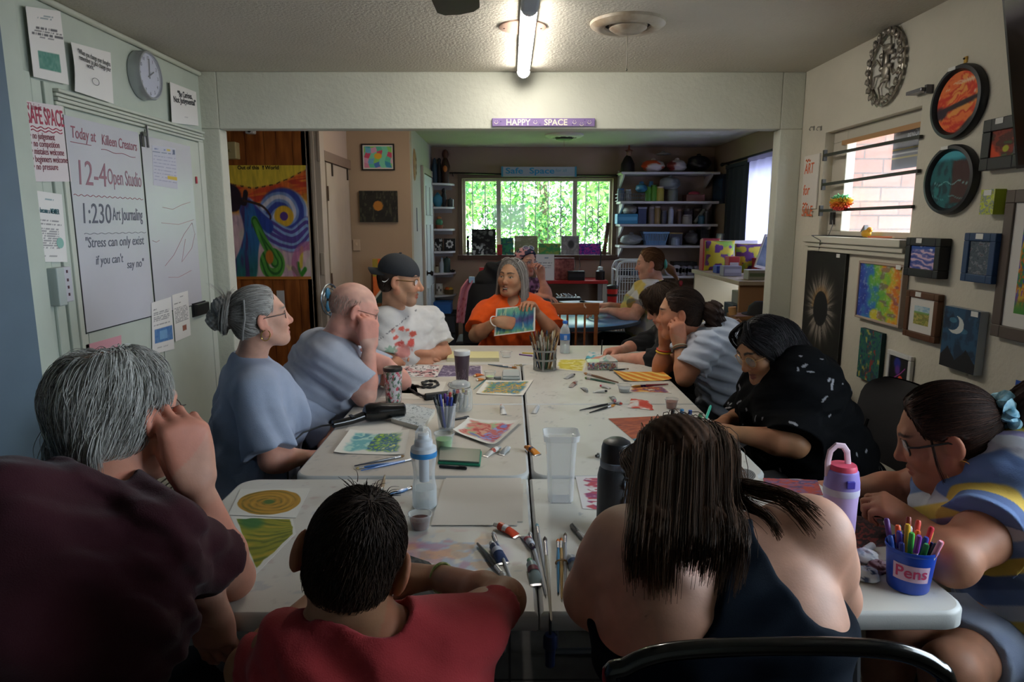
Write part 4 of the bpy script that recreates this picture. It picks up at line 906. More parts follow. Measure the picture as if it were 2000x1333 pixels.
# ---- 7  woman in a tie-dye T-shirt at the round table
def woman_tiedye():
 Hc=J(1268,515,5.95);R=headframe(face_dir(-85,-7));s=1.08
 N=J(1284,549,5.98);SL=J(1268,577,5.78);SR=J(1292,575,6.16)
 EL=J(1236,618,5.66);WL=J(1187,607,5.72);ER=J(1245,612,6.2);WR=J(1190,596,6.0)
 lv=[(V(1.30,6.0,.50),.25,.20),(V(1.26,5.98,.62),.24,.20),(V(1.22,5.97,.75),.23,.185),(V(1.22,5.97,.90),.2,.14)]
 def col(P):
  c=np.broadcast_to(rgb('d3d6d4'),(len(P),3));n1=fbm(P[:,0]*9,P[:,2]*9,3);n2=fbm(P[:,0]*11,P[:,2]*11,8);n3=fbm(P[:,0]*8,P[:,2]*8,14)
  c=mixc(c,rgb('d9c46a'),ss(.58,.66,n1));c=mixc(c,rgb('9fbb9a'),ss(.56,.66,n2)*.8);return mixc(c,rgb('98a4c8'),ss(.58,.68,n3)*.6)
 p=human('woman in a pale tie-dye T-shirt with a teal scrunchie, at the round blue table',-85,Hc,(R,s),N,SL,SR,(SL,EL,WL),(SR,ER,WR),dict(d=(-1,.1,-.05),n=(0,0,-1),curl=(.4,.4,.4,.4)),dict(d=(-1,-.1,0),n=(0,0,-1)),lv,'fair',dict(sleeve=.62,sr=(.095,.108),col=col,fold=.007,seed=51,h=.008),dict(mat=DARKP),[V(.86,5.85,.5),V(.86,6.1,.5)],[V(.86,5.85,.09),V(.86,6.1,.09)],h=.005,bust=1.3,ar=1.25,neckr=.06,face=dict(brow='8a6a50'),hs=dict(fat=1.))
 L=hl(p);base=capprims(p,.012,.05,back=-.1)
 hairmass(p,'hair',base,.005,hair_surface_col(None,'6b4a33','4a3122','92704f',(0,-.115,-.01),Hc,R))
 col2=streak('6f4d36','4a3122','9a7858',.7)
 strands_on(p,'hair_strands',base,lambda q:(q[:,1]<.06)&(q[:,2]>-.05)&~((np.abs(q[:,0])>.05)&(q[:,1]>-.02)&(q[:,2]<.01)),900,toward(p,(0,-.13,-.02)),col2,L=.1,seg=6,lift=(.001,.005),r=.0014,jit=.12)
 k0=L(0,-.125,-.02)
 sdfobj('ponytail',[cone(k0,k0+V(.05,-.01,-.05),.026,.03,.02),cone(k0+V(.05,-.01,-.05),k0+V(.11,-.01,-.13),.03,.012,.03)],.005,HAIR,p['root'],plain('6b4a33','8d6b4c',.6),lambda P:.002*np.sin(P@V(90,400,90)),.004)
 m=MB();m.tube([k0+(R[:,0]*math.cos(t)+R[:,2]*math.sin(t))*.03 for t in np.linspace(0,2*PI,25)],.014,8,cap=False);m.build('scrunchie',M('4fa596',.8),p['root'],label='teal scrunchie')
woman_tiedye()
# ---- 8  young person in black, writing
def youth_black():
 Hc=J(1294,596,4.05);R=headframe(face_dir(-88,-30));s=1.0
 N=J(1322,634,4.10);SL=J(1312,668,3.93);SR=J(1300,655,4.26)
 EL=J(1282,705,3.82);WL=J(1212,700,3.93);ER=J(1238,680,4.32);WR=J(1212,684,4.16)
 lv=[(V(1.16,4.1,.50),.19,.15),(V(1.13,4.1,.64),.18,.15),(V(1.08,4.1,.78),.18,.14),(V(1.03,4.1,.89),.17,.12)]
 p=human('young person in a black sweater with short dark hair, bent over writing',-88,Hc,(R,s),N,SL,SR,(SL,EL,WL),(SR,ER,WR),dict(d=(-1,.15,-.08),n=(.0,.1,-1),curl=(.12,.12,.12,.15),thumb=(.5,.1)),dict(d=(-.85,-.3,-.1),n=(.25,-.6,-.75),curl=(.75,.85,.9,.95),thumb=(.3,.5)),lv,'fair',dict(sleeve=(1.22,1.25),sr=(.082,.074),cuff=.05,col=plain('17181b','24262a',.4),fold=.006,seed=61,name='sweater'),dict(mat=DARKP),[V(.78,3.98,.5),V(.78,4.2,.5)],[V(.78,3.98,.09),V(.78,4.2,.09)],face=dict(brow='2a211c',lids=.75,lip='b06a62'),hs=dict(ears=False))
 L=hl(p);base=capprims(p,.018,.05,back=-.08,ear=False)
 col=streak('38291f','1f1611','5d4735',.7)
 mass=base+[]
 mass=base[:2]+[ellip(L(0,.06,.085),V(.066,.035,.032),R,.02),cone(L(-.06,.05,.05),L(-.073,.03,-.03),.02,.012,.02),cone(L(.06,.05,.05),L(.073,.03,-.03),.02,.012,.02)]+[base[-1]]
 cutf=ellip(L(0,.105,-.04),V(.064,.06,.10),R,.01,'s');mass=mass[:-1]+[cutf,mass[-1]]
 hairmass(p,'hair',mass,.005,hair_surface_col(None,'36281f','1f1712','57432f',(0,-.03,.12),Hc,R))
 strands_on(p,'hair_strands',mass,lambda q:(q[:,2]>-.03),1500,radial(p,(0,-.02,.14),(0,.2,-.4)),col,L=.09,seg=6,lift=(.001,.014),r=.0014,jit=.35)
 pen=thing('pen','dark pen held in the writing hand of the young person in black','pen',WR+V(-.1,-.02,.01));a=WR+V(-.125,-.045,-.03);TB([a,a+V(.03,.02,.05),a+V(.012,.012,.095)][:1]+[a+V(.004,.006,.10)],[.003,.004],8).build('barrel',M('20242a',.4),pen)
 MB().cyl(a+V(-.002,-.001,-.008),a,.0008,.003,8).build('tip',M('b0b0b0',.3,.8),pen)
youth_black()
# ---- 9  woman in white, chin in her hands
def woman_white():
 Hc=J(1327,612,3.55);R=headframe(face_dir(-76,-6));s=1.07
 N=J(1356,652,3.58);SL=J(1378,680,3.40);SR=J(1372,668,3.76)
 EL=J(1338,738,3.34);WL=J(1327,676,3.43);ER=J(1291,722,3.62);WR=J(1298,672,3.60)
 lv=[(V(1.20,3.60,.50),.2,.16),(V(1.19,3.60,.64),.195,.155),(V(1.16,3.59,.78),.19,.145),(V(1.13,3.58,.90),.18,.125)]
 p=human('woman in a white T-shirt with a dark ponytail resting her face in both hands',-76,Hc,(R,s),N,SL,SR,(SL,EL,WL),(SR,ER,WR),dict(d=(-.12,.1,1),n=(-.2,.95,.1),curl=[(.9,1.2,.8)]*4,thumb=(.3,.3),spread=.03),dict(d=(-.05,-.1,1),n=(.5,-.8,0),curl=(.25,.3,.3,.3)),lv,'olive',dict(sleeve=.66,sr=(.074,.088),col=plain('c3c9d6','b3bac9',.4),fold=.008,seed=71,h=.006,fr=18),dict(mat=DARKP),[V(.8,3.48,.5),V(.8,3.72,.5)],[V(.8,3.5,.09),V(.8,3.72,.09)],face=dict(brow='2c211b',lids=.3),bust=.9,hs=dict(fat=.3))
 L=hl(p);base=capprims(p,.011,.05,back=-.09)
 hairmass(p,'hair',base,.0045,hair_surface_col(None,'2f211b','191210','4f3a2e',(0,-.12,.02),Hc,R))
 col=streak('33251e','1a1310','5d4536',.7)
 strands_on(p,'hair_strands',base,lambda q:(q[:,1]<.062)&(q[:,2]>-.05)&~((np.abs(q[:,0])>.05)&(q[:,1]>-.015)&(q[:,2]<.01)),1500,toward(p,(0,-.13,.0)),col,L=.1,seg=6,lift=(.001,.004),r=.0012,jit=.12)
 k0=L(0,-.122,.01)
 def wob(P):return.008*np.sin(P@V(120,70,90))*np.sin(P@V(60,110,-80)+1)+.003*np.sin(P@V(330,200,260))
 sdfobj('ponytail',[cone(k0,k0+V(.035,-.01,-.01),.03,.045,.02),cone(k0+V(.035,-.01,-.01),k0+V(.06,-.01,-.09),.05,.045,.03),cone(k0+V(.06,-.01,-.09),k0+V(.07,-.02,-.17),.04,.02,.03)],.005,HAIR,p['root'],plain('2b1e19','4a3529',.6),wob,.012)
 locks('hair_strands',p,None,[[k0,k0+V(.05+.01*i,-.02+.01*j,-.03),k0+V(.075+.012*i,-.03+.015*j,-.1),k0+V(.075+.015*i,-.03+.015*j,-.18)]for i in(-1,0,1)for j in(-1,0,1)],26,.0013,col,.012,9,12,.004)
 for W,E,h_,lab in((WL,EL,'1d1a1a','black cord bracelet'),(WR,ER,'d8b51e','yellow wristband')):
  fr=frame(W-E);b=W+(E-W)*.12 if W is WL else W+(E-W)*.30;m=MB();rr=.034 if W is WL else.038;m.tube([b+fr[:,1]*math.cos(t)*rr+fr[:,2]*math.sin(t)*rr for t in np.linspace(0,2*PI,21)],.0045,6,cap=False);m.build('bracelet',M(h_,.5),p['root'],label=lab)
 fr=frame(WR-ER);b=WR+(ER-WR)*.22;m=MB();m.tube([b+fr[:,1]*math.cos(t)*.036+fr[:,2]*math.sin(t)*.036 for t in np.linspace(0,2*PI,21)],.004,6,cap=False);m.build('bracelet',M('c8402c'),p['root'],label='red wristband')
 fr=frame(WL-EL);b=WL+(EL-WL)*.02;m=MB();m.tube([b+fr[:,1]*math.cos(t)*.033+fr[:,2]*math.sin(t)*.033 for t in np.linspace(0,2*PI,21)],.004,6,cap=False);m.build('bracelet',M('b9aa90'),p['root'],label='beaded pale bracelet')
woman_white()
# ---- 10  woman with long black hair and round glasses
def woman_black():
 Hc=J(1492,682,2.68);R=headframe(face_dir(-108,-26),roll=-.06);s=1.05
 N=J(1522,745,2.74);SL=J(1578,800,2.54);SR=J(1490,775,2.92)
 EL=J(1552,868,2.44);WL=J(1432,846,2.50);ER=J(1452,822,2.92);WR=J(1418,822,2.70)
 lv=[(V(1.28,2.66,.50),.25,.19),(V(1.23,2.66,.63),.24,.19),(V(1.17,2.66,.76),.23,.175),(V(1.14,2.67,.90),.205,.14)]
 def col(P):
  c=np.broadcast_to(rgb('0f1012'),(len(P),3)).copy();rs=np.random.RandomState(5)
  for k in range(120):
   o=P[rs.randint(len(P))];d=nrm(rs.normal(size=3));q=P-o;t=q@d;r=np.linalg.norm(q-t[:,None]*d,axis=1);c=mixc(c,rgb('8f8f94'),((r<.003+.0012*(k%3))&(np.abs(t)<.02))*1.)
  return c
 p=human('woman with long black hair, wire glasses and a flecked black shirt, writing',-100,Hc,(R,s),N,SL,SR,(SL,EL,WL),(SR,ER,WR),dict(d=(-1,.1,-.02),n=(.1,.55,-.85),curl=(.7,.8,.85,.9),thumb=(.35,.4)),dict(d=(-.8,-.5,-.1),n=(.2,-.5,-.85),curl=(.6,.7,.8,.8),thumb=(.35,.4)),lv,'brown',dict(sleeve=.93,sr=(.085,.1),col=col,fold=.008,seed=81,vneck=.07,h=.0045,mat=CLOTHS,len=.1),dict(mat=DARKP),[V(.86,2.52,.5),V(.86,2.8,.5)],[V(.86,2.5,.09),V(.86,2.8,.09)],face=dict(brow='15100e',lids=.8,lip='7d4640'),bust=1.1,ar=1.15,hs=dict(fat=.6,ears=False),neckr=.057)
 L=hl(p);col2=streak('1a1719','0a0a0b','464044',.7)
 mass=[ellip(L(0,-.016,.034),V(.082,.104,.093)*s,R,.02),ellip(L(0,-.06,-.03),V(.075,.06,.07)*s,R,.03)]
 mass+=[ellip(L(0,.118,-.03),V(.064,.075,.115)*s,R,.012,'s')]
 b0=L(0,-.10,.0)
 mass+=[cone(b0,N-p['F']*.095+UP*.05,.062,.075,.05),cone(N-p['F']*.095+UP*.05,N-p['F']*.14-UP*.13,.075,.05,.05),cone(L(-.07,.01,.0),L(-.082,-.02,-.11),.022,.02,.03),cone(L(.07,.01,.0),L(.078,-.03,-.10),.02,.016,.03)]
 hairmass(p,'hair',mass,.005,hair_surface_col(None,'121013','08080a','242024',(0,-.0,.12),Hc,R),lambda P:.0012*np.sin(P@(R@V(330,60,0))),mat=M('vcol',.45,spec=.35))
 fr_=[]
 for x in(-1,1):
  for y0 in(.05,.035):fr_.append([L(x*.008,y0-.01,.130),L(x*.05,y0+.03,.10),L(x*.080,y0+.014,.04),L(x*.088,y0-.02,-.03),L(x*.09,y0-.04,-.1)])
 locks('hair_strands',p,None,fr_,45,.0012,col2,.007,10,12)
 def fl(P):q=(P-Hc)@R;k=np.clip(q[:,2]/.1,0,1)[:,None];return R[:,0]*(np.sign(q[:,:1])*k)+R[:,1]*(-.45)+V(0,0,-1)*(1.25-k)
 strands_on(p,'hair_strands',mass,lambda q:(q[:,2]>.0)&(q[:,1]<.075),2600,fl,col2,L=.30,seg=11,lift=(.001,.008),r=.0013,jit=.1,sd=3)
 glasses(p['root'],Hc,R,s,'b98d5a',1.,.0013,rx=.0245,rz=.023,lens='b9b2aa',y=.1,z=-.002,metal=.8)
 mk=thing('marker','slim teal marker in the hand of the black-haired woman','marker',J(1385,812,2.63));a=J(1378,820,2.60);b=J(1388,793,2.66)
 TB([a,a+(b-a)*.9,b],[.0055,.0055,.004],10).build('barrel',M('3fb59a',.4),mk);MB().cyl(a-(b-a)*.12,a,.002,.0045,8).build('nib',M('2a2a2a'),mk)
 mk=thing('marker','short green marker cap end in the other hand of the black-haired woman','marker',J(1366,822,2.62));a=J(1362,830,2.60);b=J(1369,810,2.61)
 TB([a,b],[.009,.009],10).build('barrel',M('4c7a56'),mk);MB().cyl(b,b+(b-a)*.15,.0075,.0075,10).build('end_plug',M('31553c'),mk)
woman_black()
# ---- 11  woman in a striped dress, right end of the table
def woman_striped():
 Hc=J(1842,852,1.72);R=headframe(face_dir(-66,-20),roll=.02);s=1.08
 N=J(1893,945,1.72);SL=J(1958,1010,1.56);SR=J(1838,945,1.96)
 EL=onZ(1862,1100,.785);WL=J(1800,1030,1.62);ER=J(1752,958,2.02);WR=J(1660,953,2.03)
 lv=[(V(1.42,1.64,.50),.24,.18),(V(1.39,1.65,.63),.23,.18),(V(1.34,1.66,.76),.22,.165),(V(1.30,1.68,.88),.195,.135)]
 F=nrm(V(-.9,.35,0))
 def col(P):
  u=P[:,2]*1.0+(P[:,1]-1.65)*.35+.25*np.maximum(.9-P[:,2],0)*0;u=P[:,2]+.55*(P[:,1]-1.6)-.10*(P[:,0]-1.3);k=((u+.004*np.sin(P[:,0]*20))/.042)
  i=np.floor(k).astype(int);pal=np.array([rgb(h)for h in('d8b55a','6f86b5','b9b9c2','8e84a8','d0b05a','c2c4cc','7085b0','5f6f96')])
  k2=(P[:,0]+.7*P[:,1]-.2*P[:,2])/.042;j=np.floor(k2).astype(int);up=P[:,2]>.86
  w_=lambda k_:(lambda f_:pal[np.floor(k_).astype(int)%8]*(1-f_)+pal[(np.floor(k_).astype(int)+1)%8]*f_)(ss(.86,1.,k_-np.floor(k_))[:,None]);c=np.where(up[:,None],w_(k2),w_(k));low=P[:,2]<.56
  return np.where(low[:,None],mixc(np.broadcast_to(rgb('8c98b4'),(len(P),3)),rgb('b4bccc'),ss(.4,.6,vn(P[:,0]*9,P[:,1]*60,3))),c)
 p=human('woman in a yellow and blue striped dress with a blue scrunchie',-70,Hc,(R,s),N,SL,SR,(SL,EL,WL),(SR,ER,WR),dict(d=(-.6,.3,.35),n=(-.3,.5,-.8),curl=[(.9,1.2,.8)]*4,thumb=(.3,.4)),dict(d=(-1,-.05,-.05),n=(.05,.1,-1),curl=(.3,.35,.35,.4),thumb=(.5,.1)),lv,'b07c62',dict(sleeve=.45,sr=(.085,.1),col=col,fold=.004,seed=91,name='dress',len=.16,neck=.02,vneck=.06,h=.0042,mat=CLOTHS),dict(mat=CLOTHS,hem=.3,name='skirt',col=plain('8c98b4','b4bccc',.7)),[V(1.0,1.62,.52),V(1.02,1.42,.52)],[V(.98,1.62,.09),V(1.0,1.42,.09)],h=.0042,face=dict(brow='2c1f1a',lids=.4,lip='9c5348'),bust=1.25,ar=1.15,hs=dict(fat=.8),neckr=.058,hsc=1.0)
 L=hl(p);base=capprims(p,.014,.052,back=-.1,tilt=.3)
 hairmass(p,'hair',base,.004,hair_surface_col(None,'30201b','1a1110','52362c',(0,-.13,.03),Hc,R))
 col2=streak('33221c','1a1110','6a4636',.7)
 strands_on(p,'hair_strands',base,lambda q:(q[:,1]<.066)&(q[:,2]>-.05)&~((np.abs(q[:,0])>.055)&(q[:,1]>-.01)&(q[:,2]<.005)),3600,toward(p,(0,-.15,.03)),col2,L=.13,seg=8,lift=(.001,.006),r=.0011,jit=.12,sd=4)
 k0=L(0,-.133,.03);bk=-R[:,1]
 wob=lambda P:.004*np.sin(P@V(60,260,50))+.003*np.sin(P@V(30,420,120))
 sdfobj('ponytail',[cone(k0,k0+bk*.06+V(.02,0,.01),.028,.05,.03),cone(k0+bk*.06+V(.02,0,.01),k0+bk*.11+V(.05,-.02,-.1),.052,.058,.04),cone(k0+bk*.11+V(.05,-.02,-.1),k0+bk*.1+V(.06,-.04,-.23),.055,.02,.04)],.005,HAIR,p['root'],plain('2b1d19','4b3229',.6),wob,.01)
 locks('hair_strands',p,None,[[k0,k0+bk*.06+V(.03,.012*j,.045+.015*i),k0+bk*.13+V(.05,.015*j-.02,-.06+.02*i),k0+bk*.13+V(.06+.02*i,.015*j-.04,-.22)]for i in(-1,0,1)for j in(-2,0,2)],50,.0012,col2,.013,12,12)
 locks('hair_strands',p,None,[[L(-.07,.03,.03),L(-.083,.035,-.04),L(-.08,.03,-.10)]],14,.001,col2,.004,13)
 fr=np.stack([R[:,0],R[:,2]],1);m=MB();rs=np.random.RandomState(2)
 ring=[k0+bk*.008+(R[:,0]*math.cos(t)+R[:,2]*math.sin(t))*.034*(1+.12*math.sin(7*t))+bk*.007*math.sin(5*t)for t in np.linspace(0,2*PI,57)]
 m.tube(ring,[.015+.006*math.sin(i*1.7)+.004*math.sin(i*.9)for i in range(57)],10,cap=False);m.build('scrunchie',M('5f9fbd',.7,col2='a9d3e2',ns=70),p['root'],label='pale blue scrunchie')
 e=L(-.083,-.004,-.062);t=np.linspace(0,2*PI,29);m=MB();m.tube([e+nrm(R[:,1]*.9+R[:,0]*.3)*math.cos(a)*.027+UP*math.sin(a)*.027 for a in t],.0015,6,cap=False);m.build('earring',M('c9a15c',.25,1.),p['root'],label='thin hoop earring')
 glasses(p['root'],Hc,R,s,'1d1a1b',.6,.0024,rx=.026,rz=.021)
woman_striped()
# ---- 12  woman in a dark tank top, seen from behind
def woman_tank():
 Hc=J(1322,955,1.33);R=headframe(face_dir(-4,-40),roll=-.05);s=1.0
 N=J(1400,1035,1.19);SL=J(1228,1072,1.12);SR=J(1578,1050,1.14)
 EL=J(1163,1165,1.13);WL=V(.27,1.42,.80);ER=J(1618,1165,1.19);WR=V(.50,1.45,.80)
 lv=[(V(.44,.83,.50),.24,.18),(V(.43,.88,.64),.235,.18),(J(1405,1230,1.07),.215,.135),(J(1402,1145,1.11),.19,.10)]
 e_=[ellip(J(1270,1150,1.04),(.075,.08,.11),None,.05)]
 LX=lambda px,py,Y=1.0:J(px,py,Y)
 holes=[ellip(J(1200,1045,1.0),V(.195,.40,.195),None,.008,'s'),ellip(J(1760,1025,1.0),V(.21,.40,.195),None,.008,'s')]
 p=human('long-haired woman in a dark navy tank top, seen from behind',0,Hc,(R,s),N,SL,SR,(SL,EL,WL),(SR,ER,WR),dict(d=(.3,1,0),n=(0,0,-1),curl=(.4,.4,.4,.4)),dict(d=(-.4,1,0),n=(0,0,-1),curl=(.5,.5,.5,.5)),lv,'c08f78',dict(sleeve=0,col=plain('0f1722','0a1018',.5),fold=.003,seed=101,name='tank_top',loose=.008,more=holes,neck=.03,h=.0045,mat=M('vcol',.9,bump=.1,bs=500,spec=.08)),dict(mat=M('1c2940',.85,noise=.2,ns=12)),[V(.33,1.28,.52),V(.58,1.3,.52)],[V(.33,1.28,.09),V(.58,1.3,.09)],h=.004,ar=1.22,neckr=.056,extra=e_)
 L=hl(p);col2=streak('45301f','261a12','75523a',.75)
 b1=J(1335,1000,1.17);b2=J(1342,1072,1.03)
 mass=[ellip(L(0,-.016,.03),V(.090,.112,.10)*s,R,.02),cone(L(-.02,-.09,.03),b1,.085,.088,.05),cone(b1+V(-.03,0,0),b2+V(-.055,0,.03),.06,.04,.05),cone(b1+V(.03,0,0),b2+V(.035,0,.03),.06,.04,.05),flat(b2-V(0,0,.012),V(0,-.35,-1),.01)]
 hairmass(p,'hair',mass,.0045,hair_surface_col(None,'3c291d','241810','4f3728',(.0,.02,.12),Hc,R),lambda P:.0013*np.sin(P@V(300,30,40)+3*np.sin(P@V(9,20,30))),mat=M('vcol',.85,spec=.08))
 rs=np.random.RandomState(8);paths=[]
 for x in np.linspace(-.078,.078,13):
  t0=L(x*.5,.02,.116-3*x*x);paths.append([t0,L(x*.9,-.06,.131-5.5*x*x),L(x*1.15,-.135+3*x*x,.06-2*x*x),b1+V(x*1.05-.02,-.112+5*x*x,.062-3*x*x),(b1+b2)/2+V(x*1.05-.02,-.092,.05),b2+V(x*1.05-.02,-.075,.035),b2+V(x*1.0-.018,-.06,-.03+.012*rs.normal())])
 for x in(-.1,-.095,.095,.1):paths.append([L(x*.3,.04,.12),L(x,.0,.07),L(x*1.02,-.07,.0),b1+V(x*.95,.0,.0),b2+V(x*.8,-.01,.0)])
 locks('hair_strands',p,None,paths,150,.0012,col2,.011,14,14)
 sw=[]
 for(x1,y1,x2,y2,x3,y3)in((1470,955,1545,970,1612,1035),(1470,965,1535,985,1588,1050),(1450,975,1500,1010,1528,1050),(1480,948,1560,975,1605,1010),(1440,985,1500,1012,1522,1058)):
  sw.append([L(.07,-.04,.03),J(1405,935,1.25),J(x1,y1,1.12),J(x2,y2,1.06),J(x3,y3,1.045)])
 locks('hair_strands',p,None,sw,55,.0012,col2,.006,15,12)
 locks('hair_strands',p,None,[[b1+V(.05,-.05,-.03),J(1400,1030,1.0),J(1470,1043,.975)]],10,.001,col2,.004,16)
def rotY(a):c,s=math.cos(a),math.sin(a);return np.array([[c,0,s],[0,1,0],[-s,0,c]])
woman_tank()
# ---- 13  boy in a red T-shirt, seen from behind
def boy_red():
 Hc=J(690,1088,.99);R=headframe(face_dir(-6,-10),roll=-.28);s=.89
 N=J(742,1215,.93);SL=J(580,1275,.93);SR=J(912,1238,1.0)
 ER=J(985,1172,1.16);WR=J(858,1128,1.36);EL=J(488,1306,1.05);WL=J(618,1178,1.24)
 c0=J(740,1345,.90)
 lv=[(V(-.19,.72,.50),.17,.125),(V(-.19,.76,.62),.165,.125),(V(-.185,.80,.72),.16,.12),(c0+V(0,.02,-.04),.15,.09)]
 p=human('boy in a red T-shirt with short dark hair, seen from behind at the near table',0,Hc,(R,s),N,SL,SR,(SL,EL,WL),(SR,ER,WR),dict(d=(.5,.5,.3),n=(.6,0,.3),curl=(.7,.8,.8,.8)),dict(d=(-1,.25,-.05),n=(-.1,.1,-1),curl=(.5,.55,.6,.6)),lv,'a6775a',dict(sleeve=.52,sr=(.058,.072),col=plain('b03a3e','8f2a30',.5),fold=.006,seed=111,h=.005),dict(mat=M('23262c',.85)),[V(-.28,1.06,.5),V(-.08,1.06,.5)],[V(-.28,1.05,.09),V(-.08,1.05,.09)],h=.0042,ar=.80,neckr=.047,hsc=.86,ts=.78,hs=dict(earx=1.22))
 L=hl(p);base=capprims(p,.006,.05,back=-.095)
 hairmass(p,'hair',base,.0035,hair_surface_col(None,'2b201a','1a130f','43332a',(0,-.03,.12),Hc,R))
 col2=streak('2e221b','19120e','5a4636',.6)
 strands_on(p,'hair_strands',base,lambda q:(q[:,1]<.06)&(q[:,2]>-.02)&~((np.abs(q[:,0])>.055)&(q[:,2]<.03)&(q[:,1]>-.05)),4200,radial(p,(.01,-.05,.15),(0,.25,-.1)),col2,L=.03,seg=5,lift=(.001,.006),r=.0010,jit=.35,sd=6)
 strands_on(p,'hair_strands',base,lambda q:(q[:,1]<.0)&(q[:,2]<=-.02)&(q[:,2]>-.06)&(np.abs(q[:,0])<.07),1500,radial(p,(0,-.05,.2),(0,0,-.4)),col2,L=.02,seg=4,lift=(.001,.004),r=.0009,jit=.25,sd=7)
 locks('hair_strands',p,None,[[L(x,.0,.118),L(x*1.2,-.005,.126),L(x*1.6+.004,-.014,.132)]for x in(-.03,-.01,.01,.03)],10,.0009,col2,.008,17)
 fr=frame(WR-ER);b=WR+(ER-WR)*.05;m=MB();m.tube([b+fr[:,1]*math.cos(t)*.027+fr[:,2]*math.sin(t)*.031 for t in np.linspace(0,2*PI,25)],.0032,6,cap=False);m.build('bracelet',M('7c9a4a',.5,col2='c2c98a',ns=120),p['root'],label='green braided bracelet')
boy_red()
# ------ painted surfaces
def pal(hs,fx=4,fy=4,seed=0,bg=None,warp=0.,border=0.):
 cs=np.array([rgb(h)for h in hs])
 def f(u,v):
  uu=u+warp*(fbm(u*3,v*3,seed+50)-.5);vv=v+warp*(fbm(u*3+9,v*3,seed+51)-.5)
  n=np.clip((fbm(uu*fx,vv*fy,seed,4)-.22)/.56,0,.999)*(len(cs)-1);i=n.astype(int);t=ss(.25,.75,n-i)[...,None]
  c=cs[i]*(1-t)+cs[np.minimum(i+1,len(cs)-1)]*t
  if border:
   e=np.minimum(np.minimum(u,1-u),np.minimum(v,1-v))+.02*(vn(u*14,v*14,seed)-.5);c=mixc(c,rgb(bg or 'ece8de'),1-ss(border,border+.015,e))
  return c
 return f
def rows(items,bg='eceae8',marks=()):
 """a printed sheet: rows of small unreadable print (v, u0, u1, height, colour) and flat patches (u0, u1, v0, v1, colour)"""
 def f(u,v):
  c=np.broadcast_to(rgb(bg),(*u.shape,3)).copy()
  for k,(vv,a,b,h,col)in enumerate(items):c=mixc(c,rgb(col),(np.abs(v-vv)<h/2)*(u>a)*(u<b)*(vn(u*34,v*0+k*3.7,k)>.33)*.75)
  for(a,b,d,e,col)in marks:c=mixc(c,rgb(col),(u>a)*(u<b)*(v>d)*(v<e)*(.75+.25*vn(u*25,v*25,3)))
  return c
 return f
def seg(u,v,pts):
 d=np.full(np.shape(u),9.)
 for(x0,y0),(x1,y1)in zip(pts,pts[1:]):
  t=np.clip(((u-x0)*(x1-x0)+(v-y0)*(y1-y0))/((x1-x0)**2+(y1-y0)**2+1e-9),0,1);d=np.minimum(d,np.hypot(u-x0-t*(x1-x0),v-y0-t*(y1-y0)))
 return d
def crv(P,n=8):
 P=np.array(P,float);t=np.linspace(0,len(P)-1,n*(len(P)-1)+1);i=np.minimum(t.astype(int),len(P)-2);f=(t-i)[:,None];a,b,c,d=P[np.maximum(i-1,0)],P[i],P[i+1],P[np.minimum(i+2,len(P)-1)]
 return.5*(2*b+(c-a)*f+(2*a-5*b+4*c-d)*f*f+(3*b-a-3*c+d)*f**3)
MARK={k:M(k,.6)for k in('8c3a4a','4a4d58','b04058','2b2f36','3a6a74','d8622a','f0ead6','3f8fae','5a5f66','c23a6a')}
# ------ left wall
XW=XL+.0215
def paperX(name,label,cat,px,fn,X=XW,n=40,m=60,warp=None,group=None):
 tl,tr,br,bl=(onX(a,b,X)for a,b in px)
 t=thing(name,label,cat,(X,(bl[1]+br[1])/2,min(bl[2],br[2])),group)
 sheet(MB(),bl,br,tr,tl,n,fn,.0008,warp,m).build('sheet',VC,t)
 return t,bl,br,tr,tl
def onp(q,u,v,d=.0012):
 bl,br,tr,tl=q;return bl*(1-u)*(1-v)+br*u*(1-v)+tr*u*v+tl*(1-u)*v+nrm(np.cross(br-bl,tl-bl))*d
def wr(t,q,s,u,v,h,mat,sh=0.,u1=1.,d=.0012,thick=0.):
 """lettering on a sheet from u to u1"""
 return text('lettering',s,onp(q,u,v,d),q[1]-q[0],q[3]-q[0],h,mat,t,.0004,'LEFT',1,sh,thick,(u1-u)*np.linalg.norm(q[1]-q[0]))
BL=MARK['2b2f36']
for nm,px,lab in(('whiteboard',((128,224),(279,263),(291,618),(163,652)),'left whiteboard panel on the cupboard door, handwritten with the day’s plan'),('whiteboard',((282,264),(374,288),(391,592),(296,617)),'right whiteboard panel with a calendar sheet and faint red pen marks')):
 a=[onX(*q,XL+.0185)for q in px];y0,y1=(a[0][1]+a[3][1])/2,(a[1][1]+a[2][1])/2;z0,z1=(a[2][2]+a[3][2])/2,(a[0][2]+a[1][2])/2
 t=thing(nm,lab,'whiteboard',(XL+.019,(y0+y1)/2,z0));BX((XL+.0182,y0,z0),(XL+.0212,y1,z1)).build('panel',M('cfcfd8',.25,noise=.04,ns=3),t)
 e=MB();e.box((XL+.0182,y0-.006,z0-.006),(XL+.0222,y0,z1));e.box((XL+.0182,y0,z0-.005),(XL+.0222,y1,z0));e.build('edge_strip',M('22262a'),t)
 if y0<3.5:wb=t;Q=[V(XL+.0212,y0,z0),V(XL+.0212,y1,z0),V(XL+.0212,y1,z1),V(XL+.0212,y0,z1)]
 else:wb2=t;Q2=[V(XL+.0212,y0,z0),V(XL+.0212,y1,z0),V(XL+.0212,y1,z1),V(XL+.0212,y0,z1)]
R1,R2=M('a0606e',.6),M('666a78',.6)
wr(wb,Q,'Today at',.06,.905,.052,R1,.15,.36);wr(wb,Q,'Killeen Creators',.44,.90,.048,R1,.15,.95)
wr(wb,Q,'12-4',.06,.695,.11,M('a07684',.6),.1,.42);wr(wb,Q,'Open Studio',.47,.71,.075,M('a07684',.6),.1,.97)
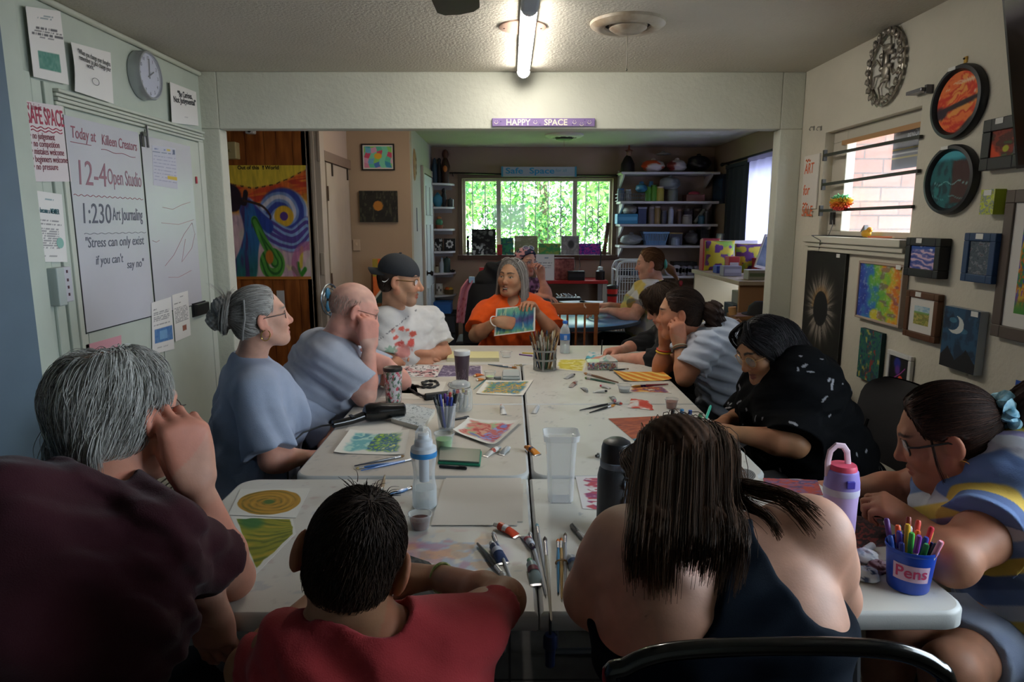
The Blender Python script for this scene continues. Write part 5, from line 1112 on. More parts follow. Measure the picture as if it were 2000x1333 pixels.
wr(wb,Q,'1:230',.07,.515,.092,R2,.1,.44);wr(wb,Q,'Art Journaling',.49,.53,.062,R2,.15,.95)
wr(wb,Q,'"Stress can only exist',.09,.40,.047,R2,.2,.92);wr(wb,Q,"if you can't",.2,.315,.042,R2,.2,.58);wr(wb,Q,'say no"',.63,.28,.042,R2,.2,.9)
def wave(t,q,u0,u1,v,amp,n,mat,r=.0016,slope=0.):
 us=np.linspace(u0,u1,n*6+1);m=MB();m.tube([onp(q,a,v+slope*(a-u0)+amp*math.sin(i*PI/3),.0006)for i,a in enumerate(us)],r,5);m.build('pen_line',mat,t)
wave(wb,Q,.05,.30,.885,0,2,R1);wave(wb,Q,.43,.92,.875,.004,2,R1,slope=-.02);wave(wb,Q,.02,.98,.645,.004,13,R1);wave(wb,Q,.1,.98,.465,.003,9,M('8d8d98',.6))
for pts in([(.3,.61),(.5,.6),(.7,.63),(.9,.65)],[(.25,.52),(.6,.51),(.95,.54)],[(.3,.2),(.5,.19),(.8,.22)],[(.25,.27),(.45,.33),(.7,.45),(.9,.52),(.95,.45),(.85,.36),(.6,.28),(.72,.42)],[(.05,.42),(.12,.41),(.18,.42)]):
 m=MB();m.tube([onp(Q2,a,b,.0006)for a,b in pts],.0014,5);m.build('pen_line',M('b58a92',.6),wb2)
BX((XL+.0212,4.155,1.77),(XL+.026,4.17,1.81)).build('heart_magnet',M('b8384a'),wb2)
t=thing('cupboard_latch','small metal latch where the two cupboard doors meet at the top','latch',(XL+.02,3.62,1.93));BX((XL+.0215,3.585,1.975),(XL+.030,3.635,1.995)).build('bolt',M('8b8b86',.35,.8),t);TB([(XL+.03,3.625,1.92),(XL+.03,3.625,2.03)],.006,8).build('slide',M('77777a',.35,.8),t);BX((XL+.0215,3.575,1.92),(XL+.026,3.60,1.99)).build('catch_plate',M('5f5f60',.4,.8),t)
t,*q=paperX('flyer','printed flyer with a green picture block, highest on the far left of the left wall','flyer',((50,12),(118,22),(135,166),(66,150)),rows([(.9,.3,.75,.02,'66808a'),(.87,.3,.7,.012,'66808a'),(.72,.2,.9,.02,'3a3a42'),(.68,.12,.95,.02,'3a3a42'),(.635,.1,.98,.02,'3a3a42'),(.59,.3,.7,.02,'55555f'),(.5,.4,.65,.012,'77777f')],marks=((.2,.8,.14,.40,'4e8a7c'),)))
t,*q=paperX('quote_sheet','curling white quote sheet pinned between the flyer and the clock','paper',((137,82),(215,103),(221,203),(145,178)),rows([(.12,.35,.55,.0,'aaaaaa')]),warp=lambda u,v:.012*np.sin(v*3.1)*(1-u)**2*.6+.003)
wr(t,q,'“When you change your thoughts',.1,.80,.022,BL,0,.93,.012);wr(t,q,'remember to also change your',.12,.68,.022,BL,0,.93,.012);wr(t,q,'world.”',.3,.56,.022,BL,0,.5,.012)
m=MB();m.tube([onp(q,.5+.09*math.cos(a),.32+.07*math.sin(a),.011)for a in np.linspace(0,2*PI,17)],.0012,5,cap=False);m.build('round_emblem',MARK['5a5f66'],t)
t,*q=paperX('quote_sheet','white quote sheet right of the clock, beside the corner','paper',((332,160),(383,180),(388,246),(336,240)),rows([(.2,.4,.6,.03,'c8c8c8')]))
wr(t,q,'“Be Curious,',.26,.70,.033,BL,0,.8,thick=.0008);wr(t,q,'Not Judgmental”',.1,.53,.033,BL,0,.93,thick=.0008)
t,*q=paperX('safe_space_poster','white poster with red hand lettering about a safe space, left of the whiteboard','poster',((46,196),(122,208),(140,355),(64,355)),rows([],'e2d9dc'))
RD=MARK['b04058']
wr(t,q,'This is a',.06,.90,.027,M('c07a8a',.6),.1,.5);wr(t,q,'SAFE SPACE',.04,.735,.066,RD,0,.95,thick=.0012)
for vv in(.685,.645):wave(t,q,.1,.9,vv,.012,4,RD,.0022)
for k,s_ in enumerate(('no judgement','no competition','mistakes welcome','beginners welcome','no pressure')):wr(t,q,'• '+s_,.05,.54-.097*k,.027,MARK['8c3a4a'],.1,(.66,.76,.86,.93,.66)[k])
t,*q=paperX('certificate','printed certificate with a pale green seal below the safe-space poster','paper',((54,370),(121,380),(132,512),(64,512)),rows([(.9,.25,.72,.022,'4a7a88'),(.87,.4,.7,.01,'4a7a88'),(.6,.3,.85,.016,'55555d'),(.545,.25,.9,.016,'55555d')]+[(.48-.035*k,.25,.82,.012,'66666e')for k in range(9)]+[(.08,.3,.7,.01,'77777d')],marks=()))
wr(t,q,'To become a MEMBER',.2,.70,.021,MARK['3a6a74'],0,.85,thick=.0004)
m=MB();m.cyl(onp(q,.82,.28,.0),onp(q,.82,.28,.0015),.022,n=20);m.build('seal',M('8fbfb4',.6),t)
t,*q=paperX('calendar_sheet','printed calendar sheet with a yellow block, taped to the right whiteboard','paper',((297,284),(343,290),(348,370),(300,362)),rows([(.93,.1,.55,.03,'6a78a8'),(.85,.0,.95,.012,'41577a')]+[(.74-.085*k,.04,.95,.018,'8a8fb0')for k in range(8)],'c9cad8',((.58,1.,.21,.30,'d8b83a'),(.6,.75,.91,.95,'d8c05a'),(.86,.95,.84,.95,'55607a'))),XL+.0225)
t,*q=paperX('info_sheet','printed sheet with a blue photograph, taped low across the cupboard doors','paper',((296,592),(334,580),(341,682),(298,693)),rows([(.85,.1,.4,.02,'33333a')]+[(.78-.03*k,.1,.85,.012,'66666c')for k in range(9)]+[(.1,.2,.7,.01,'99999c')],marks=((.12,.95,.2,.47,'3f74b8'),(.35,.7,.25,.42,'7fb0dc'))),XL+.024)
t,*q=paperX('info_sheet','printed sheet overlapping the one with the blue photograph, slightly higher','paper',((336,577),(367,568),(373,655),(343,668)),rows([(.92,.35,.7,.02,'77777c'),(.8,.1,.5,.02,'33333a')]+[(.7-.035*k,.1,.9,.012,'66666c')for k in range(10)],marks=((.5,.75,.16,.28,'8a4a3a'),)),XL+.0235)
t,*q=paperX('pink_note','pink handwritten paper below the left whiteboard','note',((168,674),(237,655),(240,740),(174,760)),rows([],'e0a3b0'),XL+.02)
wr(t,q,'This is a',.15,.70,.034,M('9a5a6c',.6),.15,.55);wr(t,q,'Safe Space',.3,.52,.036,M('9a5a6c',.6),.15,.92)
c=V(XL,3.655,2.277);t=thing('wall_clock','round white wall clock with a deep silver rim above the cupboard','clock',c-V(0,0,.12));r=.119
MB().lathe([(0,.002),(r*.97,.002),(r,.01),(r,.055),(r*.97,.062),(r*.90,.062),(r*.88,.05)],c,(1,0,0),40).build('rim',M('b3b8be',.35,.5),t)
MB().lathe([(r*.89,.0),(0,.001)],c+V(.049,0,0),(1,0,0),40).build('dial',M('c3c6d6',.6),t)
for k in range(12):
 a=2*PI*k/12;text('numeral',str(k or 12),c+V(.051,math.sin(a)*.086,math.cos(a)*.086-.009),(0,1,0),(0,0,1),.018,BL,t,.0003,'CENTER')
for ln,a,w_,nm in((.048,2*PI*2/12,.007,'hour_hand'),(.082,.06,.005,'minute_hand')):
 d_=V(0,math.sin(a),math.cos(a));TB([c+V(.0535,0,0)-d_*.015,c+V(.0535,0,0)+d_*ln],w_/2,4).build(nm,M('20242a'),t)
MB().lathe([(r*.88,0),(0,.001)],c+V(.058,0,0),(1,0,0),40).build('cover_glass',GLASS('f2f6ff',.93,.03),t)
t=thing('switch_box','white surface-mounted switch box with an outlet plate below the certificate','switch',(XL+.02,2.80,1.22));BX((XL+.013,2.765,1.205),(XL+.055,2.815,1.36)).build('back_box',M('b7c2bf',.55),t,bevel=.004);BX((XL+.013,2.815,1.215),(XL+.045,2.875,1.36)).build('outlet_plate',M('c9c9d2'),t,bevel=.004)
for z in(1.335,1.30,1.27,1.24):BX((XL+.045,2.84,z),(XL+.047,2.849,z+.012)).build('slot',M('5a3a44',.6),t)
TB([(XL+.02,2.79,.05),(XL+.02,2.79,1.21)],.008,8).build('conduit',GREENISH,t)
t=thing('door_handle_pull','black pull handle at the right edge of the cupboard door','handle',onX(390,611,XL+.03));a,b=onX(379,597,XL+.03),onX(404,608,XL+.03);BX((XL+.018,a[1],b[2]-.01),(XL+.05,b[1],a[2]+.005)).build('grip',M('191b1e',.35),t,bevel=.004);BX((XL+.0181,a[1]-.008,b[2]-.016),(XL+.024,b[1]+.008,a[2]+.011)).build('back_plate',M('26282b',.4),t)
t=thing('louvre_vent','slatted metal air vent low on the cupboard door behind the grey-haired man','vent',(XL+.02,3.3,.12));m=MB()
for k in range(13):m.box((XL+.018,3.02,.12+k*.034),(XL+.034,3.58,.136+k*.034))
m.build('slats',M('c6c4ba'),t);BX((XL+.018,3.0,.1),(XL+.022,3.6,.58)).build('vent_plate',M('55534e',.6),t)
# ------ partition and ceiling
t=thing('happy_space_sign','lilac wooden sign with white hand lettering HAPPY SPACE over the opening','sign',(.21,YP-.02,2.12));a,b=onY(961,231,YP-.018),onY(1162,247,YP-.018)
BX((a[0],YP-.018,b[2]),(b[0],YP,a[2])).build('board',M('8f78ae',.6,noise=.15,ns=20),t,bevel=.003)
yy=YP-.019;zc=(a[2]+b[2])/2;w_=b[0]-a[0]
text('lettering','HAPPY',(a[0]+.135*w_,yy,zc-.017),(1,0,0),(0,0,1),.036,MARK['f0ead6'],t,.0006,'LEFT',1,0,.001,.235*w_);text('lettering','SPACE',(a[0]+.505*w_,yy,zc-.017),(1,0,0),(0,0,1),.036,MARK['f0ead6'],t,.0006,'LEFT',1,0,.001,.225*w_)
for u_ in(.04,.42,.80,.87,.945):
 o=V(a[0]+u_*w_,yy-.0006,zc-.004+(.006 if u_!=.87 else-.006));m=MB();m.tube([o+V(math.cos(q)*.011,0,math.sin(q)*.011)for q in np.linspace(PI,2*PI,9)],.0017,5)
 for s_ in(-1,1):m.ell(o+V(s_*.006,0,.006),(.002,.001,.002),n=8,m=5)
 m.build('smiley',MARK['f0ead6'],t)
for u_,dz in((.085,.004),(.465,-.012),(.78,-.014),(.90,.012),(.92,-.012)):MB().ell((a[0]+u_*w_,yy,zc+dz),(.004,.001,.004),n=8,m=5).build('dot',M('5f4a8a',.6),t)
t=thing('ceiling_vent','round rusty white ceiling exhaust vent with a pull chain, right of the tube lamp','vent',(.54,3.31,2.38));c=V(.54,3.31,ZC)
MB().lathe([(.172,0),(.170,-.012),(.15,-.026),(.12,-.03),(.105,-.022),(.10,-.005)],c,n=48).build('outer_ring',M('c9c1b0',.5,ns=9,col2='96826a'),t)
MB().lathe([(.104,0),(.104,-.012),(.085,-.014)],c,n=32).build('dark_throat',M('26221f',.8),t);MB().lathe([(.088,-.012),(.085,-.03),(.06,-.045),(.02,-.05),(0,-.05)],c+V(.0,-.012,0),n=32).build('centre_cone',M('bcb3a2',.45,ns=12,col2='877460'),t)
m=MB();m.tube([c+V(0,0,-.05),c+V(0,0,-.20)],.0016,6);m.ell(c+V(0,0,-.205),(.004,.004,.006),n=8,m=6);m.build('pull_chain',M('4a443c',.4,.6),t)
for k in range(3):BX((-.07,-.004,-.003),(.07,.004,.003),rotz(k*PI/3),c+V(0,0,-.03)).build('grille_bar',M('6f6557'),t)
t=thing('ceiling_vent','round ceiling vent in the back room under the opening’s top edge','vent',(.5,6.4,2.38));q_=onZ(1102,268,2.415);c=V(q_[0],q_[1],ZC)
MB().lathe([(.2,0),(.2,-.012),(.17,-.03),(.13,-.035),(.11,-.02)],c,n=40).build('outer_ring',M('cfcabc'),t);MB().lathe([(.12,-.012),(.08,-.05),(0,-.055)],c,n=32).build('centre_cone',M('2f2d2a',.6),t)
for k in range(8):BX((.07,-.012,-.034),(.15,.012,-.028),rotz(k*PI/4+.2),c).build('fin',M('c9c4b6'),t)
TB([c+V(0,0,-.05),c+V(0,0,-.17)],.0018,6).build('pull_chain',M('b58a7a',.4),t)
c=V(.062,3.375,ZC);t=thing('ceiling_cover_plate','round peach cover plate on the ceiling behind the tube lamp','cover',c-V(0,0,.01));MB().lathe([(.11,0),(.11,-.006),(.10,-.009),(0,-.009)],c,n=32).build('plate',M('c9a794',.7),t)
for s_ in(-1,1):MB().ell(c+V(s_*.085,0,-.009),(.006,.006,.003),n=10,m=6).build('screw',M('6a5648',.4,.5),t)
t=thing('ceiling_fan','dark ceiling fan with one blade tip at the top of the frame','ceiling fan',(-.155,1.69,2.12));c=V(-.158,1.69,0)
MB().cyl(c+V(0,0,2.3),c+V(0,0,ZC),.02).build('rod',M('2a2320'),t);MB().lathe([(0,2.14),(.07,2.15),(.09,2.2),(.08,2.27),(.03,2.3)],c,n=24).build('motor',M('2a2320'),t)
for k in range(4):
 R_=rotz(k*PI/2);pr=[(.09,.02),(.14,.055),(.45,.07),(.58,.066),(.615,.045),(.625,0),(.615,-.045),(.58,-.066),(.45,-.07),(.14,-.055),(.09,-.02)]
 MB().prism([R_@V(y_,x_,0)+c+V(0,0,2.2+.12*y_)for x_,y_ in pr],(0,0,-.008)).build('blade',M('2c2320',.55),t)
 # ------ right wall
TAGW=M('e4e2dc',.6)
def artX(name,label,TL_,BR_,fn,depth=.02,fw=0,fcol=None,mat_w=0,inner=None,n=60,tagpos=.7,cat='painting',frough=.5,tag_=True):
 a=onX(*TL_,XR-depth);b=onX(*BR_,XR-depth);y0,y1,z0,z1=b[1],a[1],b[2],a[2]
 t=thing(name,label,cat,(XR-depth/2,(y0+y1)/2,z0));x=XR-depth
 if fw:
  f=MB();wallX(f,x,XR-.003,y0,y1,z0,z1,[(y0+fw,y1-fw,z0+fw,z1-fw)]);f.build('frame',M(fcol,frough),t,bevel=.003)
  BX((x+.008,y0+fw,z0+fw),(XR-.004,y1-fw,z1-fw)).build('mount',M(inner or 'dedad2',.8),t);xs=x+.0075;g_=fw+mat_w
 else:
  BX((x+.001,y0,z0),(XR-.003,y1,z1)).build('canvas_sides',M(fcol or 'cfcabc',.8),t);xs=x;g_=0
 sheet(MB(),(xs,y1-g_,z0+g_),(xs,y0+g_,z0+g_),(xs,y0+g_,z1-g_),(xs,y1-g_,z1-g_),n,fn,.0006,None,int(n*1.4)).build('picture',VC,t)
 if tag_:yt=y1+(y0-y1)*tagpos;BX((x-.0015,yt-.02,z1-.022),(x,yt+.02,z1-.002)).build('price_tag',TAGW,t)
 return t
def f_eclipse(u,v):
 x,y=(u-.47),(v-.48)*1.28;r=np.hypot(x*1.05,y*.95);a=np.arctan2(y,x);ray_=vn(a*14+20,r*2,3)**2*ss(.52,.2,r)*1.5+vn(a*40,r*3,7)**3*ss(.42,.22,r)
 c=mixc(np.broadcast_to(rgb('15130f'),(*u.shape,3)),rgb('b9aca0'),np.clip(ray_,0,.75));c=mixc(c,rgb('b07a3a'),ss(.3,.2,r)*.5*(np.sin(a-.2)>.2));return mixc(c,rgb('0c0d12'),ss(.205,.19,r))
artX('painting','tall black eclipse painting with white rays under the window',(1577,490),(1634,720),f_eclipse,.02,fcol='1a1712',n=90,tagpos=.82)
def f_rain(u,v):
 c=pal(['2a3f8f','3a64b0','3f9ab0','6ab04a','b0c83a','e0a030','d8602a'],1,1,3)(u,v);n=fbm(u*7,v*7,5);t=np.clip(u*.8+.15*v+.5*(n-.5),0,.999)
 P_=np.array([rgb(h)for h in('2b3f9a','3858b8','3a86b8','62b050','8fc23e','e0b234','e0762a','c8a23a')]);k=t*7;i=k.astype(int);c=P_[i]*(1-(k-i))[...,None]+P_[np.minimum(i+1,7)]*(k-i)[...,None]
 c=mixc(c,rgb('d8c83a'),ss(.16,.1,np.hypot(u-.45,(v-.08)*1.2)));c=mixc(c,rgb('7a3f7a'),ss(.6,.7,vn(u*9,v*14,8))*(u>.5)*.5);return mixc(c,rgb('d8e0e0'),ss(.72,.8,vn(u*30,v*30,2))*.35)
artX('painting','square multicoloured abstract face painting in a thin pale frame',(1677,509),(1753,642),f_rain,.03,.012,'b9a392',n=80,tagpos=.9)
def f_sea(u,v):
 w_=np.sin(v*22+3*fbm(u*3,v*4,2)*4+u*4);c=mixc(np.broadcast_to(rgb('6f6fb0'),(*u.shape,3)),rgb('d8b8cc'),ss(.1,.9,w_));c=mixc(c,rgb('3d4f9a'),ss(-.4,-.95,w_));c=mixc(c,rgb('2c55a8'),ss(.8,.9,v+.1*(fbm(u*4,v*4,4)-.5)));return mixc(c,rgb('e6e0ea'),ss(.62,.75,fbm(u*6,v*8,9))*(v>.65))
artX('painting','small pink and blue wave painting in a deep black box frame',(1770,464),(1829,546),f_sea,.05,.034,'121317',n=60,tagpos=.4)
artX('painting','dark speckled painting in a deep blue frame',(1884,455),(1934,556),pal(['3a4650','55626c','46525c','7a7f88','5a4f58'],9,12,12),.05,.03,'1f3f66',n=60,tagpos=.5)
def f_field(u,v):
 c=np.where((v>.66)[...,None],pal(['8fb4c8','b9ccd0','9fbcb8'],3,5,4)(u,v),pal(['9a9a4a','b9aa5a','7f8a3f','8f7a48'],8,14,6)(u,v));return mixc(c,rgb('6f9a58'),((v>.6)*(v<.7)*.8))
t=artX('painting','little green landscape in a brown wooden frame with pale mount',(1770,566),(1823,672),f_field,.03,.028,'5f3a22',.034,n=50,tagpos=.4)
def f_moon(u,v):
 c=pal(['1f3a56','27506f','1a3048'],4,4,8)(u,v);x,y=u-.36,(v-.72)*1.6;m_=(np.hypot(x,y)<.235)*(np.hypot(x+.115,y-.06)>.215);c=mixc(c,rgb('d5d8d4'),m_*1.)
 c=mixc(c,rgb('4a86a0'),(np.hypot((u-.28)*1.,(v-.79)*2.6)<.11)*.7*(1-m_));c=mixc(c,rgb('4a7f98'),(np.hypot((u-.6),(v-.64)*3)<.12)*.6*(1-m_))
 mt=np.minimum(np.abs(u-.2)*1.1,np.abs(u-.72)*.9)+.04*fbm(u*14,v*0,3);return mixc(c,rgb('1c1c20'),(v<.36-mt*.75+0*(u<.45)*.0)*1.)
artX('painting','night-sky canvas with a white crescent moon over dark peaks',(1846,597),(1901,734),f_moon,.035,fcol='9fa4a6',n=90,tagpos=.85)
artX('painting','dark green textured abstract canvas below the multicoloured one',(1681,640),(1713,753),lambda u,v:mixc(mixc(pal(['16384a','1f5a5c','2a6a50','24405a','3a4a3a'],7,9,21)(u,v),rgb('a8a050'),ss(.64,.76,fbm(u*9,v*9,4))),rgb('8a3a34'),ss(.6,.7,fbm(u*8,v*8,13))*(np.abs(u-.6)<.2)),.025,fcol='1c3a3a',n=70,tag_=False)
def f_octo(u,v):
 c=np.broadcast_to(rgb('0d0c12'),(*u.shape,3)).copy();c=mixc(c,rgb('1f2a8a'),ss(.25,.12,np.hypot((u-.38),(v-.83)*1.2)));c=mixc(c,rgb('5a2a8a'),ss(.2,.08,np.hypot((u-.42),(v-.66)*1.1)))
 for k in range(8):
  a=-PI/2+(k-3.5)*.34;pts=[(.6,.42)]+[(.6+.09*j*math.cos(a+.25*math.sin(j*1.3+k)),.42+.075*j*math.sin(a+.3*math.sin(j*1.1+k)))for j in range(1,5)];c=mixc(c,rgb(('e8482a','e05030','f06a30')[k%3]),ss(.034,.018,seg(u,v,pts)))
 c=mixc(c,rgb('e8502e'),ss(.13,.1,np.hypot(u-.6,(v-.45)*1.3)));c=mixc(c,rgb('a83a9a'),ss(.022,.01,seg(u,v,[(.8,.75),(.6,.6),(.2,.4)])));c=mixc(c,rgb('48b048'),ss(.12,.02,v)*(vn(u*20,v*3,5)>.4));return mixc(c,rgb('e0c83a'),ss(.05,.03,np.hypot(u-.62,v-.17)))
artX('painting','neon octopus picture on black in a white frame, lowest on the wall',(1733,682),(1770,793),f_octo,.02,.022,'dcdad6',n=80,tag_=False)
artX('painting','large framed colourful flower painting cut by the right picture edge',(1966,372),(2080,690),lambda u,v:mixc(mixc(pal(['2a4aa0','5a48a0','3a8a4a','c8682a','d8b040','8a4a9a','3a6ab8'],8,10,31)(u,v),rgb('d0b038'),ss(.6,.7,fbm(u*9+3,v*9,5))),rgb('4a8a3a'),ss(.2,.02,v)),.03,.045,'5d5048',.05,n=80,tag_=False)
artX('painting','small bright blue and yellow painting at the right edge behind the striped dress',(1984,742),(2030,800),lambda u,v:mixc(np.broadcast_to(rgb('2a58b0'),(*u.shape,3)),rgb('b8c85a'),ss(.3,.26,np.hypot(u-.35,v-.3))),.02,fcol='c8c4bc',n=40,tag_=False)
artX('painting','small yellow-green canvas with grey flowers below the orange framed picture',(1917,371),(1938,419),pal(['b8c840','d0d86a','8f9a98','c0c850','6f7a80'],5,7,17),.045,fcol='a8b830',n=40,tagpos=.5)
artX('painting','red and green picture in a black frame beside the television',(1921,236),(1992,326),lambda u,v:mixc(mixc(pal(['7a2a20','8a3a2a','5a3028','4a5a38'],4,4,41)(u,v),rgb('e0502a'),ss(.55,.4,u+v*.9+.3*(fbm(u*4,v*4,3)-.5))),rgb('b8b83a'),ss(.16,.1,np.hypot(u-.62,v-.28))),.04,.045,'15161a',n=60,tagpos=.4,frough=.35)
def oval(label,px,fn):
 (l,yl),(r_,yr),(tx,ty),(bx,by)=px;a=onX(l,yl,XR-.02);b=onX(r_,yr,XR-.02);c_=onX(tx,ty,XR-.02);d_=onX(bx,by,XR-.02)
 cy,cz=(a[1]+b[1])/2,(c_[2]+d_[2])/2;ry,rz_=(a[1]-b[1])/2,(c_[2]-d_[2])/2;t=thing('oval_painting',label,'painting',(XR-.02,cy,cz-rz_))
 th=np.linspace(0,2*PI,65);prof=[(1.0,.0),(1.0,.018),(.97,.028),(.88,.03),(.83,.022),(.81,.012)];m=MB()
 g_=np.array([[(XR-.002-h,cy-ry*s_*math.cos(q)*1.,cz+rz_*s_*math.sin(q))for q in th]for s_,h in prof]);m.grid(g_,flip=True);m.build('frame',M('1c1d20',.45),t)
 rr=np.linspace(0,1,26);T_,R_=np.meshgrid(th,rr,indexing='ij');u=.5+.5*R_*np.cos(T_);v=.5+.5*R_*np.sin(T_)
 MB().grid(np.stack([np.full_like(u,XR-.015),cy-(u-.5)*2*ry*.83,cz+(v-.5)*2*rz_*.83],-1),fn(u,v),flip=False).build('picture',VC,t)
 BX((XR-.0335,cy+ry*.06,cz+rz_*.88),(XR-.031,cy+ry*.34,cz+rz_*.97)).build('price_tag',TAGW,t);return t
def f_or(u,v):
 c=pal(['e8502a','f0783a','d83a24','f09a4a'],2,9,3,warp=.5)(u,v);c=mixc(c,rgb('f0c8a0'),ss(.66,.74,fbm(u*2+v*2,v*16,7))*(v>.55));c=mixc(c,rgb('2a2026'),ss(.06,.03,np.abs(v-(.42+.16*(u-.3))))*.95);c=mixc(c,rgb('332630'),ss(.2,.14,np.hypot(u-.1,(v-.36)*1.6)));return mixc(c,rgb('26222a'),ss(.0,.05,(u-.55)*.8-(v-.05)*1.2-.05+.1*fbm(u*8,v*8,3))*(v<.3))
oval('oval orange sunset painting in a black frame, upper of the two ovals',((1821,200),(1921,193),(1883,123),(1862,272)),f_or)
def f_gr(u,v):
 c=pal(['12454a','1a6468','0f3a40','2a7a7a'],5,3,9)(u,v);c=mixc(c,rgb('48a8b8'),ss(.8,.9,v));c=mixc(c,rgb('4a2420'),ss(.5,.56,u+.05*(fbm(u*8,v*8,3)-.5))*(v<.82)*(v>.1)*.9);c=mixc(c,rgb('8fd0d0'),(np.abs(v-.45-.03*np.sin(u*20))<.008)*.7);return mixc(c,rgb('6ac0c0'),(np.abs(v-.2-.03*np.sin(u*14))<.006)*.6)
oval('oval teal and dark red painting in a black frame, lower of the two ovals',((1807,352),(1906,346),(1863,282),(1850,420)),f_gr)
MB_=MB();q_=onX(1885,121,XR-.005);t=thing('picture_hook','small brass hook above the upper oval painting','hook',q_);BX((XR-.006,q_[1]-.008,q_[2]-.004),(XR-.001,q_[1]+.008,q_[2]+.02)).build('plate',M('c09a4a',.35,.8),t);MB().ell(q_+V(-.006,0,.012),(.004,.004,.004),n=8,m=6).build('nail_head',M('3a3028',.4),t)
c=V(XR,3.405,2.268);t=thing('ornate_clock','ornate silver openwork wall clock high on the right wall','clock',c-V(0,0,.175));SV=M('a8a094',.35,.6,noise=.4,ns=40);ry,rz_=.155,.172
m=MB()
for s_ in(1.,.88):m.tube([c+V(-.018,ry*s_*math.cos(q),rz_*s_*math.sin(q))for q in np.linspace(0,2*PI,61)],.006,6,cap=False)
for k in range(22):
 q=2*PI*k/22;o=c+V(-.022,ry*.94*math.cos(q),rz_*.94*math.sin(q));m.ell(o,(.014,.016,.014),n=8,m=6);m.tube([o+V(-.006,.017*math.cos(w_),.017*math.sin(w_))for w_ in np.linspace(q,q+4.2,9)],.0036,5)
m.build('ornament_ring',SV,t);m=MB()
MB().lathe([(0,.004),(.128,.004),(.13,.008)],c,(-1,0,0),40,sx=1.).build('back_plate',M('cfcbc0',.7),t)
for(y_,z_,r1,r2)in((0,-.015,.03,.042),(0,.035,.018,.04),(.035,.0,.02,.014),(-.035,0,.02,.014),(0,-.06,.035,.012),(0,.085,.04,.02),(.045,.06,.018,.012),(-.045,.06,.018,.012)):m.ell(c+V(-.016,y_,z_),(.01,r1,r2),n=12,m=8)
for k in range(8):q=2*PI*k/8+.2;m.tube([c+V(-.014,.045*math.cos(q),.05*math.sin(q)),c+V(-.02,.09*math.cos(q+.3),.1*math.sin(q+.3)),c+V(-.016,.13*math.cos(q),.145*math.sin(q))],.005,6)
m.build('scrollwork',SV,t);BX((-.003,-.003,0),(0,.003,.075),None,c+V(-.03,0,0)).build('hand',M('2a2622',.4),t)
a,b=onX(1786,184,XR-.01),onX(1816,186,XR-.01);t=thing('wall_bracket','grey metal bracket on the wall above the window','bracket',a);BX((XR-.05,b[1],a[2]-.008),(XR-.002,a[1],a[2]+.008)).build('arm',M('77767a',.35,.7),t,bevel=.003);BX((XR-.03,b[1]-.006,a[2]-.018),(XR-.001,b[1]+.01,a[2]+.018)).build('mounting_plate',M('69686c',.35,.7),t)
for px,lab in(((1587,251),'small bent white hook on the wall, left of the other hook'),((1601,251),'grey wall hook above the art-for-sale sign')):
 o=onX(*px,XR-.01);t=thing('wall_hook',lab,'hook',o,'hooks above the for-sale sign');TB([o+V(.008,0,.008),o+V(-.012,0,.008),o+V(-.02,0,-.006),o+V(-.012,0,-.012)],.003,6).build('hook_wire',M('a9a69e',.4,.5),t);BX((XR-.004,o[1]-.007,o[2]-.012),(XR-.001,o[1]+.007,o[2]+.014)).build('plate',M('9a978e',.4,.5),t)
a,b=onX(1571,306,XR-.012),onX(1592,408,XR-.012);t=thing('art_for_sale_sign','narrow white upright sign with orange hand lettering ART for SALE','sign',(XR-.01,(a[1]+b[1])/2,b[2]));BX((XR-.012,b[1],b[2]),(XR-.001,a[1],a[2])).build('board',M('dcd6cc',.6),t,bevel=.002)
OR=MARK['d8622a']
for k,s_ in enumerate(('ART','for','SALE')):text('lettering',s_,(XR-.0127,a[1]-.018,a[2]-.105-k*.125),(0,-1,0),(0,0,1),.062,OR,t,.0004,'LEFT',1,.1,.0008,(.13,.09,.145)[k])
for z_ in(a[2]-.03,b[2]+.03):m=MB();m.tube([(XR-.0127,a[1]-.03-.008*k,z_+.008*math.sin(k*1.6))for k in range(9)],.003,5);m.build('flourish',OR,t)
for k,(p0,p1,lab)in enumerate((((1611,304),(1799,267),'topmost black bar across the right-wall window'),((1608,361),(1795,334),'middle black bar across the right-wall window'),((1603,412),(1783,404),'lowest black bar across the right-wall window'))):
 a,b=onX(*p0,XR-.012),onX(*p1,XR-.012);t=thing('security_bar',lab,'bar',(XR-.012,(a[1]+b[1])/2,min(a[2],b[2])),'security bars of the right-wall window');m=MB();m.tube([a,b],.0105,4,up=(.7,0,.7));m.build('bar',M('24211e'),t)
 BX((XR-.02,a[1]-.006,a[2]-.03),(XR-.001,a[1]+.012,a[2]+.03)).build('end_bracket',M('34302c'),t)
q_=onX(1642,396,XR-.03);t=thing('rainbow_pompom','fluffy rainbow cloud ornament sitting on the lowest window bar','ornament',q_-V(0,0,.03));rs=np.random.RandomState(4);n=900
d_=rs.normal(size=(n,3));d_/=np.linalg.norm(d_,axis=1)[:,None];o=q_+d_*V(.03,.085,.03)*rs.uniform(.5,1,(n,1));v_=np.clip((o[:,2]-q_[2]+.03)/.06,0,.999)*4;P_=np.array([rgb(h)for h in('d8402c','f0802a','f0c040','58b070','4a9ad0')]);i_=v_.astype(int);cc=P_[i_]
Pt=np.stack([o,o+d_*.008,o+d_*.015+rs.normal(size=(n,3))*.004],1);tubes('fluff',Pt,np.array([.006,.005,.002])[None],VC,t,cc)
